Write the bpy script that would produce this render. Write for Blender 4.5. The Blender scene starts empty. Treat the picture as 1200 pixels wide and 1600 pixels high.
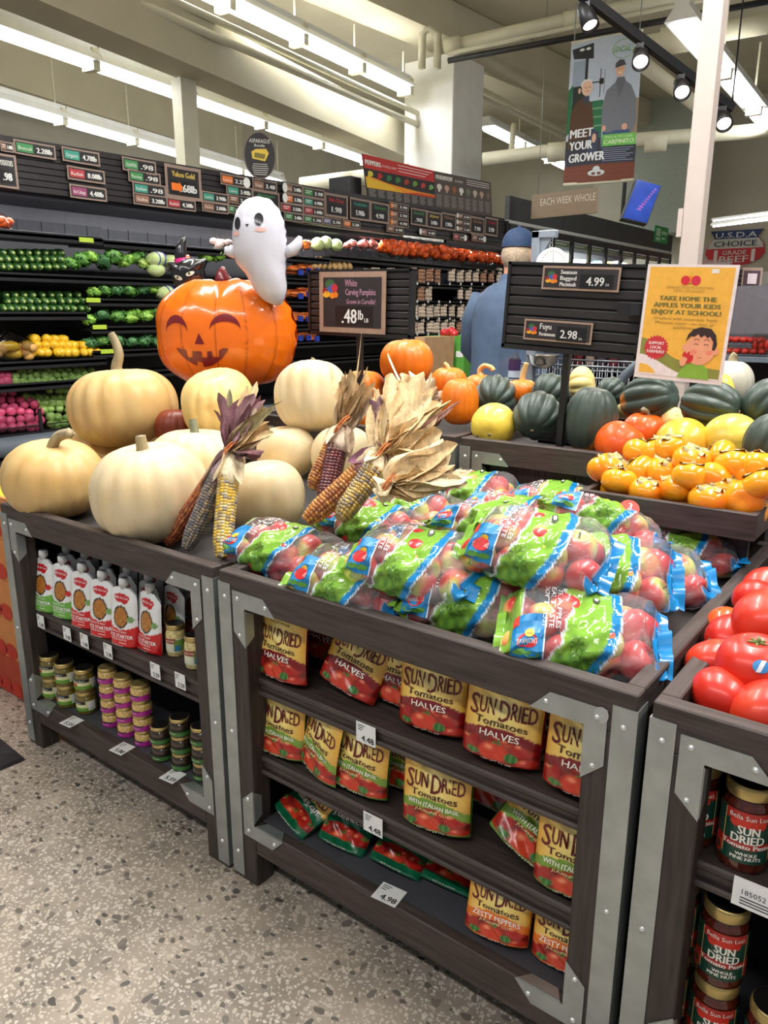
import bpy, math, random
from mathutils import Vector, Matrix, noise
RND = random.Random(11)
SC = bpy.context.scene
COL = SC.collection
PI = math.pi

# ------------------------------------------------------------------ camera, world, light, exposure
F_PX, PITCH, ROLL, YAW, EYE = 1188.35, .2555, .00205, -.656, 1.34
_fw = Vector((math.sin(YAW) * math.cos(PITCH), math.cos(YAW) * math.cos(PITCH), -math.sin(PITCH)))
_r = Vector((math.cos(YAW), -math.sin(YAW), 0)); _u = _r.cross(_fw)
CR = math.cos(ROLL) * _r + math.sin(ROLL) * _u
CU = -math.sin(ROLL) * _r + math.cos(ROLL) * _u
cam = bpy.data.cameras.new('camera'); camo = bpy.data.objects.new('camera', cam); COL.objects.link(camo)
camo.matrix_world = Matrix(((CR.x, CU.x, -_fw.x, 0), (CR.y, CU.y, -_fw.y, 0), (CR.z, CU.z, -_fw.z, EYE), (0, 0, 0, 1)))
cam.sensor_fit = 'VERTICAL'; cam.sensor_height = 32; cam.sensor_width = 24; cam.lens = F_PX / 1600 * 32
cam.clip_start = .05; cam.clip_end = 100
SC.camera = camo
SC.view_settings.view_transform = 'Standard'; SC.view_settings.look = 'None'
SC.view_settings.gamma = 1; SC.view_settings.use_curve_mapping = False
SC.view_settings.exposure = 0.0
SC.cycles.max_bounces = 8; SC.cycles.transparent_max_bounces = 24
SC.cycles.caustics_reflective = False; SC.cycles.caustics_refractive = False
SC.cycles.sample_clamp_indirect = 6
wd = bpy.data.worlds.new('store_air'); SC.world = wd; wd.use_nodes = True
wd.node_tree.nodes['Background'].inputs[0].default_value = (.93, .96, 1, 1)
wd.node_tree.nodes['Background'].inputs[1].default_value = .30
TUBE_W = 11.0        # watts of one fluorescent tube
AISLE_W = 38.0       # watts of one fluorescent row over the display aisle
SPOT_W = 11.0

def ray(px, py): return _fw + CR * ((px - 600) / F_PX) - CU * ((py - 800) / F_PX)
EYEV = Vector((0, 0, EYE))
def at_z(px, py, z): d = ray(px, py); return EYEV + d * ((z - EYE) / d.z)
def at_y(px, py, y): d = ray(px, py); return EYEV + d * (y / d.y)
def at_x(px, py, x): d = ray(px, py); return EYEV + d * (x / d.x)
def proj_x(x, y, z): v = Vector((x, y, z)) - EYEV; return 600 + F_PX * v.dot(CR) / v.dot(_fw)
def at_d(px, py, t): return EYEV + ray(px, py) * t

# ------------------------------------------------------------------ materials
def lin(c):
    out = []
    for x in c[:3]:
        x /= 255
        out.append(x / 12.92 if x <= .04045 else ((x + .055) / 1.055) ** 2.4)
    return tuple(out)
def L4(c): return (*lin(c), 1)
MATS = {}
def mat(name, col=None, rough=.5, metal=0, nz=(30, .08), bump=None, col2=None, ramp=(.45, .6), coat=0, stretch=(1, 1, 1), emis=None, spec=.5, detail=4, rand=0, trans=0, sss=0):
    """Principled material; col=None reads the mesh colour 'Col'. Noise in object space varies colour and relief."""
    if name in MATS: return MATS[name]
    m = bpy.data.materials.new(name); MATS[name] = m; m.use_nodes = True
    nt = m.node_tree; N = nt.nodes; K = nt.links; b = N['Principled BSDF']
    tc = N.new('ShaderNodeTexCoord'); mp = N.new('ShaderNodeMapping'); mp.inputs['Scale'].default_value = stretch
    K.new(tc.outputs['Object'], mp.inputs[0])
    no = N.new('ShaderNodeTexNoise'); no.inputs['Scale'].default_value = nz[0]; no.inputs['Detail'].default_value = detail
    K.new(mp.outputs[0], no.inputs['Vector'])
    if col is None:
        a = N.new('ShaderNodeVertexColor'); a.layer_name = 'Col'; src = a.outputs[0]
    else:
        a = N.new('ShaderNodeRGB'); a.outputs[0].default_value = L4(col); src = a.outputs[0]
    if col2 is not None:
        r = N.new('ShaderNodeValToRGB'); r.color_ramp.elements[0].position = ramp[0]; r.color_ramp.elements[1].position = ramp[1]
        K.new(no.outputs[0], r.inputs[0])
        mx = N.new('ShaderNodeMix'); mx.data_type = 'RGBA'; K.new(r.outputs[0], mx.inputs[0]); K.new(src, mx.inputs[6]); mx.inputs[7].default_value = L4(col2)
        src = mx.outputs[2]
    mr = N.new('ShaderNodeMapRange'); mr.inputs[1].default_value = .3; mr.inputs[2].default_value = .7
    mr.inputs[3].default_value = 1 - nz[1]; mr.inputs[4].default_value = 1 + nz[1]
    K.new(no.outputs[0], mr.inputs[0])
    val = mr.outputs[0]
    if rand:
        oi = N.new('ShaderNodeObjectInfo'); r2 = N.new('ShaderNodeMapRange'); r2.inputs[3].default_value = 1 - rand; r2.inputs[4].default_value = 1 + rand
        K.new(oi.outputs['Random'], r2.inputs[0]); mm = N.new('ShaderNodeMath'); mm.operation = 'MULTIPLY'; K.new(val, mm.inputs[0]); K.new(r2.outputs[0], mm.inputs[1]); val = mm.outputs[0]
    mu = N.new('ShaderNodeVectorMath'); mu.operation = 'SCALE'; K.new(src, mu.inputs[0]); K.new(val, mu.inputs['Scale'])
    K.new(mu.outputs[0], b.inputs['Base Color'])
    b.inputs['Roughness'].default_value = rough; b.inputs['Metallic'].default_value = metal; b.inputs['Coat Weight'].default_value = coat
    b.inputs['Specular IOR Level'].default_value = spec; b.inputs['Coat Roughness'].default_value = .08
    if trans: b.inputs['Transmission Weight'].default_value = trans
    if sss: b.inputs['Subsurface Weight'].default_value = sss; b.inputs['Subsurface Radius'].default_value = (.02, .01, .005)
    if bump:
        n2 = N.new('ShaderNodeTexNoise'); n2.inputs['Scale'].default_value = bump[0]; n2.inputs['Detail'].default_value = 3; K.new(mp.outputs[0], n2.inputs['Vector'])
        bp = N.new('ShaderNodeBump'); bp.inputs['Strength'].default_value = bump[1]; bp.inputs['Distance'].default_value = .01
        K.new(n2.outputs[0], bp.inputs['Height']); K.new(bp.outputs[0], b.inputs['Normal'])
    if emis:
        b.inputs['Emission Color'].default_value = L4(emis[0]); b.inputs['Emission Strength'].default_value = emis[1]
    return m
def clear_mat(name, tint=(255, 255, 255), alpha=.12, rough=.06, attr=False, bump=None):
    """Thin clear plastic: mostly see-through, with a sharp reflection; attr=True: the mesh colour's alpha is the print's cover."""
    if name in MATS: return MATS[name]
    m = bpy.data.materials.new(name); MATS[name] = m; m.use_nodes = True
    nt = m.node_tree; N = nt.nodes; K = nt.links
    b = N['Principled BSDF']; out = N['Material Output']
    b.inputs['Roughness'].default_value = rough; b.inputs['Base Color'].default_value = L4(tint)
    no = N.new('ShaderNodeTexNoise'); no.inputs['Scale'].default_value = 25; no.inputs['Detail'].default_value = 2
    tc = N.new('ShaderNodeTexCoord'); K.new(tc.outputs['Object'], no.inputs['Vector'])
    tr = N.new('ShaderNodeBsdfTransparent'); tr.inputs[0].default_value = (.97, .98, .98, 1)
    gl = N.new('ShaderNodeBsdfGlossy'); gl.inputs['Roughness'].default_value = rough
    fr = N.new('ShaderNodeFresnel'); fr.inputs[0].default_value = 1.45
    if bump:
        bp = N.new('ShaderNodeBump'); bp.inputs['Strength'].default_value = bump[1]; bp.inputs['Distance'].default_value = .008
        n2 = N.new('ShaderNodeTexNoise'); n2.inputs['Scale'].default_value = bump[0]; n2.inputs['Detail'].default_value = 1.5; n2.inputs['Distortion'].default_value = 1.2
        K.new(tc.outputs['Object'], n2.inputs['Vector']); K.new(n2.outputs[0], bp.inputs['Height'])
        for x in (gl, fr, b): K.new(bp.outputs[0], x.inputs['Normal'])
    ge = N.new('ShaderNodeNewGeometry'); bf = N.new('ShaderNodeMath'); bf.operation = 'SUBTRACT'; bf.inputs[0].default_value = 1; K.new(ge.outputs['Backfacing'], bf.inputs[1])
    ff = N.new('ShaderNodeMath'); ff.operation = 'MULTIPLY'; K.new(fr.outputs[0], ff.inputs[0]); K.new(bf.outputs[0], ff.inputs[1])
    m1 = N.new('ShaderNodeMixShader'); K.new(ff.outputs[0], m1.inputs[0]); K.new(tr.outputs[0], m1.inputs[1]); K.new(gl.outputs[0], m1.inputs[2])
    m2 = N.new('ShaderNodeMixShader'); K.new(m1.outputs[0], m2.inputs[1])
    if attr: gl.inputs[0].default_value = (1, 1, 1, 1); K.new(b.outputs[0], m2.inputs[2])
    if attr:
        a = N.new('ShaderNodeVertexColor'); a.layer_name = 'Col'
        K.new(a.outputs[0], b.inputs['Base Color']); K.new(a.outputs[1], m2.inputs[0])
    else:
        mr = N.new('ShaderNodeMapRange'); mr.inputs[3].default_value = alpha * .7; mr.inputs[4].default_value = alpha * 1.3
        K.new(no.outputs[0], mr.inputs[0]); K.new(mr.outputs[0], m2.inputs[0])
    K.new(m2.outputs[0], out.inputs['Surface'])
    return m

PM = mat('printed_matte', None, .62, nz=(60, .05))
PS = mat('printed_satin', None, .38, nz=(60, .05))
PG = mat('printed_gloss', None, .2, nz=(40, .05), coat=.4)
FOIL = mat('pouch_foil', None, .24, nz=(40, .05), bump=(26, .25), coat=.3)

# ------------------------------------------------------------------ mesh builder
_TX = {}
def text2d(s):
    if s not in _TX:
        cu = bpy.data.curves.new('t', 'FONT'); cu.body = s; cu.size = 1; cu.resolution_u = 2; cu.fill_mode = 'FRONT'
        ob = bpy.data.objects.new('t', cu); me = ob.to_mesh()
        v = [(p.co.x, p.co.y) for p in me.vertices]; f = [tuple(p.vertices) for p in me.polygons]
        ob.to_mesh_clear(); bpy.data.objects.remove(ob); bpy.data.curves.remove(cu)
        _TX[s] = (v, f)
    return _TX[s]
class MB:
    def __init__(s, m=None, col=(255, 255, 255), smooth=False):
        s.v = []; s.f = []; s.mi = []; s.sm = []; s.c = []; s.mats = []; s.use(m or PM, col, smooth)
    def use(s, m=None, col=None, smooth=None):
        if m is not None:
            if m not in s.mats: s.mats.append(m)
            s.cur = s.mats.index(m)
        if col is not None: s.col = (*lin(col), (col[3] / 255 if len(col) > 3 else 1))
        if smooth is not None: s.smooth = smooth
        return s
    def add(s, vs, fs, cols=None):
        o = len(s.v); s.v.extend([tuple(p) for p in vs]); s.c.extend(cols if cols else [s.col] * len(vs))
        for f in fs: s.f.append(tuple(i + o for i in f))
        s.mi.extend([s.cur] * len(fs)); s.sm.extend([s.smooth] * len(fs)); return s
    def box(s, x0, x1, y0, y1, z0, z1, M=None, ch=0):
        if ch <= 0:
            vs = [Vector((x, y, z)) for z in (z0, z1) for y in (y0, y1) for x in (x0, x1)]
            fs = [(0, 2, 3, 1), (4, 5, 7, 6), (0, 1, 5, 4), (2, 6, 7, 3), (0, 4, 6, 2), (1, 3, 7, 5)]
        else:
            vs = []; fs = []
            X = (x0, x1); Y = (y0, y1); Z = (z0, z1); idx = {}
            for i in (0, 1):
                for j in (0, 1):
                    for k in (0, 1):
                        sx, sy, sz = (ch if i == 0 else -ch), (ch if j == 0 else -ch), (ch if k == 0 else -ch)
                        for ax, p in enumerate(((X[i], Y[j] + sy, Z[k] + sz), (X[i] + sx, Y[j], Z[k] + sz), (X[i] + sx, Y[j] + sy, Z[k]))):
                            idx[(i, j, k, ax)] = len(vs); vs.append(Vector(p))
            I = idx
            for i in (0, 1):
                q = [I[(i, 0, 0, 0)], I[(i, 1, 0, 0)], I[(i, 1, 1, 0)], I[(i, 0, 1, 0)]]; fs.append(q if i else q[::-1])
                q = [I[(0, i, 0, 1)], I[(0, i, 1, 1)], I[(1, i, 1, 1)], I[(1, i, 0, 1)]]; fs.append(q if i else q[::-1])
                q = [I[(0, 0, i, 2)], I[(1, 0, i, 2)], I[(1, 1, i, 2)], I[(0, 1, i, 2)]]; fs.append(q if i else q[::-1])
            for a in (0, 1):
                for b in (0, 1):
                    fs.append([I[(a, b, 0, 0)], I[(a, b, 1, 0)], I[(a, b, 1, 1)], I[(a, b, 0, 1)]])
                    fs.append([I[(a, 0, b, 0)], I[(a, 1, b, 0)], I[(a, 1, b, 2)], I[(a, 0, b, 2)]])
                    fs.append([I[(0, a, b, 1)], I[(1, a, b, 1)], I[(1, a, b, 2)], I[(0, a, b, 2)]])
                    for c in (0, 1): fs.append([I[(a, b, c, 0)], I[(a, b, c, 1)], I[(a, b, c, 2)]])
        if M is not None: vs = [M @ p for p in vs]
        return s.add(vs, fs)
    def tube(s, pts, rads, n=10, cap=True, cols=None, flat=1):
        pts = [Vector(p) for p in pts]
        if not hasattr(rads, '__len__'): rads = [rads] * len(pts)
        vs = []; cc = []; fs = []; prev = None
        for i, p in enumerate(pts):
            t = (pts[min(i + 1, len(pts) - 1)] - pts[max(i - 1, 0)]).normalized()
            if prev is None: a = t.orthogonal().normalized()
            else: a = (prev - t * prev.dot(t)).normalized()
            prev = a; b = t.cross(a)
            for k in range(n):
                th = 2 * PI * k / n; vs.append(p + (a * math.cos(th) + b * math.sin(th) * flat) * rads[i])
                if cols: cc.append((*lin(cols[i]), 1))
        for i in range(len(pts) - 1):
            for k in range(n):
                k2 = (k + 1) % n; fs.append((i * n + k, i * n + k2, (i + 1) * n + k2, (i + 1) * n + k))
        if cap: fs.append(tuple(range(n))[::-1]); fs.append(tuple((len(pts) - 1) * n + k for k in range(n)))
        return s.add(vs, fs, cc or None)
    def lathe(s, prof, n=24, M=None, cols=None, cap=True, sx=1, sy=1):
        vs = []; fs = []; cc = []
        for i, (r, z) in enumerate(prof):
            for k in range(n):
                th = 2 * PI * k / n; p = Vector((r * math.cos(th) * sx, r * math.sin(th) * sy, z)); vs.append(M @ p if M is not None else p)
                if cols: cc.append((*lin(cols[i]), 1))
        for i in range(len(prof) - 1):
            for k in range(n):
                k2 = (k + 1) % n; fs.append((i * n + k, i * n + k2, (i + 1) * n + k2, (i + 1) * n + k))
        if cap: fs.append(tuple(range(n))[::-1]); fs.append(tuple((len(prof) - 1) * n + k for k in range(n)))
        return s.add(vs, fs, cc or None)
    def grid(s, fn, nu, nv, wrap=False, colfn=None, flip=False):
        vs = []; cc = []; fs = []; mu = nu if wrap else nu + 1
        for j in range(nv + 1):
            for i in range(mu):
                vs.append(fn(i / nu, j / nv))
                if colfn: cc.append(colfn(i / nu, j / nv))
        for j in range(nv):
            for i in range(nu):
                i2 = (i + 1) % mu; q = (j * mu + i, j * mu + i2, (j + 1) * mu + i2, (j + 1) * mu + i); fs.append(q[::-1] if flip else q)
        return s.add(vs, fs, cc or None)
    def ball(s, c, rx, ry=None, rz=None, n=12, m=8, M=None, colfn=None):
        ry = rx if ry is None else ry; rz = rx if rz is None else rz; c = Vector(c)
        def fn(u, v):
            th = 2 * PI * u; ph = PI * (v - .5); p = Vector((rx * math.cos(ph) * math.cos(th), ry * math.cos(ph) * math.sin(th), rz * math.sin(ph)))
            if M is not None: p = M @ p
            return c + p
        return s.grid(fn, n, m, True, colfn)
    def poly(s, pts): return s.add(pts, [tuple(range(len(pts)))])
    def shape(s, fn, pts2): return s.poly([fn(x, y) for x, y in pts2])
    def rect(s, fn, x0, y0, x1, y1, nx=1, ny=1): return s.grid(lambda u, v: fn(x0 + (x1 - x0) * u, y0 + (y1 - y0) * v), nx, ny)
    def ell(s, fn, cx, cy, rx, ry, n=20): return s.shape(fn, [(cx + rx * math.cos(2 * PI * k / n), cy + ry * math.sin(2 * PI * k / n)) for k in range(n)])
    def prism(s, pts, d, M=None):
        """polygon in local xz, extruded from y=0 to y=d"""
        n = len(pts); vs = [Vector((x, 0, z)) for x, z in pts] + [Vector((x, d, z)) for x, z in pts]
        if M is not None: vs = [M @ p for p in vs]
        fs = [tuple(range(n)), tuple(range(2 * n - 1, n - 1, -1))] + [(i, i + n, (i + 1) % n + n, (i + 1) % n) for i in range(n)]
        return s.add(vs, fs)
    def text(s, t, fn, cx, cy, h, w=None, al='c', shear=0, bold=0):
        v, f = text2d(t)
        if not v: return s
        x0 = min(p[0] for p in v); x1 = max(p[0] for p in v); sc = h / .73; sx = sc if w is None else w / max(1e-6, (x1 - x0))
        ox = cx - (x0 + x1) / 2 * sx if al == 'c' else (cx - x0 * sx if al == 'l' else cx - x1 * sx)
        nn = Vector((0, 0, 0))
        if bold:      # the copies that thicken the strokes lie a hair apart
            e = h * .05; p0 = Vector(fn(cx, cy)); nn = (Vector(fn(cx + e, cy)) - p0).cross(Vector(fn(cx, cy + e)) - p0).normalized() * (.00012 + .0004 * max(0, p0.length - 3.2))
        for i, b in enumerate((0,) if not bold else (-bold, 0, bold)):
            s.add([Vector(fn(ox + b + p[0] * sx + shear * p[1] * sc, cy - .36 * sc + p[1] * sc)) + nn * i for p in v], f)
        return s
    def build(s, name, parent=None, local=False, mods=None):
        me = bpy.data.meshes.new(name); off = Vector((0, 0, 0))
        if parent is not None and not local:
            q = parent
            while q is not None: off += q.location; q = q.parent
        vs = s.v if not (parent is not None and not local) else [(p[0] - off.x, p[1] - off.y, p[2] - off.z) for p in s.v]
        me.from_pydata(vs, [], s.f)
        me.polygons.foreach_set('material_index', s.mi); me.polygons.foreach_set('use_smooth', s.sm)
        a = me.color_attributes.new('Col', 'FLOAT_COLOR', 'POINT'); a.data.foreach_set('color', [x for c in s.c for x in c])
        for m in s.mats: me.materials.append(m)
        me.update()
        o = bpy.data.objects.new(name, me); COL.objects.link(o)
        if parent is not None: o.parent = parent
        return o
def tag(o, label=None, cat=None, group=None, kind=None):
    if label: o['label'] = label
    if cat: o['category'] = cat
    if group: o['group'] = group
    if kind: o['kind'] = kind
    return o
def thing(name, label, cat, loc=(0, 0, 0), group=None, kind=None):
    o = bpy.data.objects.new(name, None); COL.objects.link(o); o.location = loc; o.empty_display_size = .05
    return tag(o, label, cat, group, kind)
def recenter(o, c):
    """move a single-mesh thing's origin to c without moving its shape"""
    c = Vector(c); o.data.transform(Matrix.Translation(-c)); o.location = o.location + c; return o
def dup(root, loc=None, rot=None, label=None, scale=None, group=None):
    r = root.copy(); COL.objects.link(r)
    if loc is not None: r.location = loc
    if rot is not None: r.rotation_euler = rot
    if scale is not None: r.scale = scale if hasattr(scale, '__len__') else (scale,) * 3
    if label: r['label'] = label
    if group: r['group'] = group
    for ch in list(root.children):
        c = ch.copy(); COL.objects.link(c); c.parent = r
        for g in list(ch.children):
            d = g.copy(); COL.objects.link(d); d.parent = c
    return r
def struct(mb, name):
    return tag(mb.build(name), kind='structure')
def lerp(a, b, t): return a + (b - a) * t
def sstep(a, b, x):
    t = max(0, min(1, (x - a) / (b - a))); return t * t * (3 - 2 * t)
def mixc(c1, c2, t): return tuple(c1[i] + (c2[i] - c1[i]) * t for i in range(3))
def lc(c, a=1): return (*lin(c), a)
ORD = ('first', 'second', 'third', 'fourth', 'fifth', 'sixth', 'seventh', 'eighth', 'ninth', 'tenth', 'eleventh', 'twelfth', 'thirteenth', 'fourteenth', 'fifteenth', 'sixteenth', 'seventeenth', 'eighteenth', 'nineteenth', 'twentieth')
# ------------------------------------------------------------------ setting
WALLC = mat('painted_wall', (196, 192, 174), .7, nz=(3, .05))
CEILC = mat('painted_ceiling', (202, 196, 172), .75, nz=(2, .06))
STEELP = mat('painted_steel', (220, 216, 192), .5, nz=(8, .05))
WHITEP = mat('white_paint', (238, 238, 236), .55, nz=(6, .04))
PINKP = mat('cream_post_paint', (198, 184, 176), .5, nz=(9, .04))
METAL = mat('galvanised_steel', (172, 178, 178), .42, .75, nz=(22, .12), bump=(60, .06))
SCREW = mat('screw_head', (225, 228, 228), .3, .6, nz=(40, .05))
BLACKP = mat('black_plastic', (22, 22, 25), .45, nz=(30, .12))
BLACKM = mat('black_enamel', (30, 30, 33), .4, nz=(25, .1))
GREYP = mat('grey_plastic', (96, 106, 116), .45, nz=(10, .08))
CLEAR = clear_mat('clear_plastic', alpha=.06)
def floor_mat():
    m = bpy.data.materials.new('terrazzo'); m.use_nodes = True; nt = m.node_tree; N = nt.nodes; K = nt.links; b = N['Principled BSDF']
    tc = N.new('ShaderNodeTexCoord')
    base = N.new('ShaderNodeTexNoise'); base.inputs['Scale'].default_value = 7; base.inputs['Detail'].default_value = 6; K.new(tc.outputs['Object'], base.inputs['Vector'])
    r0 = N.new('ShaderNodeValToRGB'); e = r0.color_ramp.elements; e[0].position = .3; e[0].color = L4((132, 123, 113)); e[1].position = .72; e[1].color = L4((176, 162, 147))
    K.new(base.outputs[0], r0.inputs[0]); cur = r0.outputs[0]
    wn = N.new('ShaderNodeTexNoise'); wn.inputs['Scale'].default_value = 22; K.new(tc.outputs['Object'], wn.inputs['Vector'])
    ws = N.new('ShaderNodeVectorMath'); ws.operation = 'MULTIPLY_ADD'; ws.inputs[1].default_value = (.03, .03, .03); K.new(wn.outputs[1], ws.inputs[0]); K.new(tc.outputs['Object'], ws.inputs[2])
    def layer(cur, scale, thr, dens, cols, seed, st):
        mp = N.new('ShaderNodeMapping'); mp.inputs['Scale'].default_value = st; mp.inputs['Location'].default_value = (seed, seed * 2.3, 0); mp.inputs['Rotation'].default_value = (0, 0, seed); K.new(ws.outputs[0], mp.inputs[0])
        v = N.new('ShaderNodeTexVoronoi'); v.voronoi_dimensions = '2D'; v.inputs['Scale'].default_value = scale; K.new(mp.outputs[0], v.inputs['Vector'])
        sp = N.new('ShaderNodeSeparateColor'); K.new(v.outputs['Color'], sp.inputs[0])
        t = N.new('ShaderNodeMath'); t.operation = 'MULTIPLY'; K.new(sp.outputs[0], t.inputs[0]); t.inputs[1].default_value = thr
        lt = N.new('ShaderNodeMath'); lt.operation = 'LESS_THAN'; K.new(v.outputs['Distance'], lt.inputs[0]); K.new(t.outputs[0], lt.inputs[1])
        d = N.new('ShaderNodeMath'); d.operation = 'LESS_THAN'; K.new(sp.outputs[1], d.inputs[0]); d.inputs[1].default_value = dens
        f = N.new('ShaderNodeMath'); f.operation = 'MULTIPLY'; K.new(lt.outputs[0], f.inputs[0]); K.new(d.outputs[0], f.inputs[1])
        cr = N.new('ShaderNodeValToRGB'); cr.color_ramp.interpolation = 'CONSTANT'; el = cr.color_ramp.elements
        for i, c in enumerate(cols):
            x = el[i] if i < 2 else el.new(0)
            x.position = i / len(cols); x.color = L4(c)
        K.new(sp.outputs[2], cr.inputs[0])
        mx = N.new('ShaderNodeMix'); mx.data_type = 'RGBA'; K.new(f.outputs[0], mx.inputs[0]); K.new(cur, mx.inputs[6]); K.new(cr.outputs[0], mx.inputs[7]); return mx.outputs[2]
    tones = [(104, 97, 90), (128, 118, 106), (158, 128, 96), (92, 88, 84), (196, 186, 174), (140, 131, 122), (78, 75, 72), (176, 152, 120)]
    cur = layer(cur, 120, .5, .75, [(196, 186, 172), (134, 125, 116), (176, 162, 148), (206, 198, 186), (122, 114, 106)], 1.3, (1, 1, 1))
    cur = layer(cur, 62, .46, .6, [(190, 178, 164), (134, 124, 114), (104, 97, 91), (204, 195, 183), (154, 140, 122)], 2.9, (1, 1.3, 1))
    cur = layer(cur, 34, .40, .34, tones, .7, (1, 1.7, 1))
    cur = layer(cur, 21, .28, .22, [(118, 110, 102), (136, 126, 114), (160, 132, 102), (108, 102, 97), (188, 178, 166), (142, 133, 124), (96, 92, 88), (172, 150, 122)], 4.1, (1.6, 1, 1))
    K.new(cur, b.inputs['Base Color']); b.inputs['Roughness'].default_value = .42
    return m
FLOORM = floor_mat()
mb = MB(FLOORM); mb.box(-11.2, 5, -3, 15.3, -.1, 0); struct(mb, 'floor')
mb = MB(CEILC); mb.box(-11.2, 5, -3, 15.3, 4.9, 5.0); struct(mb, 'ceiling')
mb = MB(WALLC); mb.box(-11.2, -11, -3, 15.3, 0, 4.9); struct(mb, 'wall_left')
mb = MB(WALLC); mb.box(-11.0, 5, 15.0, 15.2, 0, 4.9); struct(mb, 'wall_back')
# grey-green panelled corner and door recess at the far right
mb = MB(mat('pale_green_wall', (176, 186, 172), .7)); mb.box(-5.6, -4.45, 14.3, 14.99, 2.72, 4.9); struct(mb, 'wall_far')
# roof beams follow the strip lights
def ceil_line(p0, p1, z, a=-.35, b=1.8):
    A = at_z(*p0, z); B = at_z(*p1, z); d = (B - A); return A + d * a, B + d * (b - 1)
def beam(p0, p1, z, h, w, name='trim_beam', a=-.5, b=1.4, off=0):
    A, B = ceil_line(p0, p1, z, a, b); d = (B - A).normalized(); n = Vector((d.y, -d.x, 0)); m = MB(CEILC)
    A = A + n * off; B = B + n * off
    vs = [A - n * w, A, B - n * w, B]; vs = vs + [v + Vector((0, 0, h)) for v in vs]
    m.add(vs, [(0, 1, 3, 2), (4, 6, 7, 5), (0, 4, 5, 1), (2, 3, 7, 6), (0, 2, 6, 4), (1, 5, 7, 3)])
    return struct(m, name)
beam((60, 0), (600, 230), 3.33, .42, .35)
beam((640, 30), (1000, 190), 4.5, .39, .5)
beam((0, 130), (300, 225), 3.9, .99, .3)
# columns
cp = at_z(316, 118, 3.33)
mb = MB(STEELP); mb.box(cp.x - .3, cp.x - .17, cp.y - .1, cp.y + .07, 0, 3.33); struct(mb, 'column_left')
c9 = at_d(710, 80, 9)
mb = MB(WHITEP); mb.box(c9.x - .73, c9.x, c9.y, c9.y + .7, 0, c9.z, ch=.01); struct(mb, 'column_middle')
pc = at_y(1079, 400, 3.1)
mb = MB(PINKP); mb.box(pc.x - .034, pc.x + .034, 3.07, 3.14, 0, 4.9, ch=.004)
mb.box(pc.x - .052, pc.x - .034, 3.07, 3.14, 1.62, 1.72); struct(mb, 'column_right')
# pipes
def pipe(pts, rad, m=STEELP, name='trim_pipe', n=12, joints=()):
    q = MB(m, smooth=True); q.tube(pts, rad, n)
    for i in joints:
        p = Vector(pts[0]).lerp(Vector(pts[-1]), i); d = (Vector(pts[-1]) - Vector(pts[0])).normalized(); q.tube([p - d * rad * 1.6, p + d * rad * 1.6], rad * 1.4, n)
    return struct(q, name)
A, B = ceil_line((205, 0), (600, 172), 3.62, -.4, 1.3); pipe([A, B], .035); pipe([A + Vector((0, 0, .13)), B + Vector((0, 0, .13))], .03)
A, B = ceil_line((690, 108), (900, 215), 4.35, .15, 1.6); pipe([A, B], .035); pipe([A + Vector((.05, 0, -.12)), B + Vector((.05, 0, -.12))], .03)
A, B = at_d(640, 60, 7.5), at_d(1090, -8, 6.3)
pipe([at_d(700, 72, 8.6), at_d(905, 25, 8.2), at_d(1110, -18, 7.8)], .06, joints=(.02, .5))
pipe([at_d(700, 84, 8.4), at_d(1200, -22, 7.4)], .022); pipe([at_d(700, 95, 8.3), at_d(1200, 2, 7.3)], .03, BLACKM)
pipe([at_d(470, 290, 9.2), at_d(640, 268, 9.0)], .09); pipe([at_d(755, 249, 9.2), at_d(1000, 218, 8.6), at_d(1210, 203, 8.2)], .075, joints=(.28, .62))
pipe([at_d(798, 244, 9.1), at_d(803, 195, 9.2)], .035)
pipe([at_d(1010, 70, 7.4), at_d(1200, 37, 7.0)], .085, joints=(.25,))
pipe([at_d(1005, 100, 7.6), at_d(1090, 165, 8.2)], .07)
q = MB(STEELP, smooth=True); p0 = at_d(668, 92, 8.8); q.tube([p0 + Vector((-.05, -.04, -.1)), p0 + Vector((-.05, -.04, .25)), p0 + Vector((.0, 0, .31)), p0 + Vector((.09, .07, .25)), p0 + Vector((.09, .07, -.1))], .045, 10); struct(q, 'trim_pipe')

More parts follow.
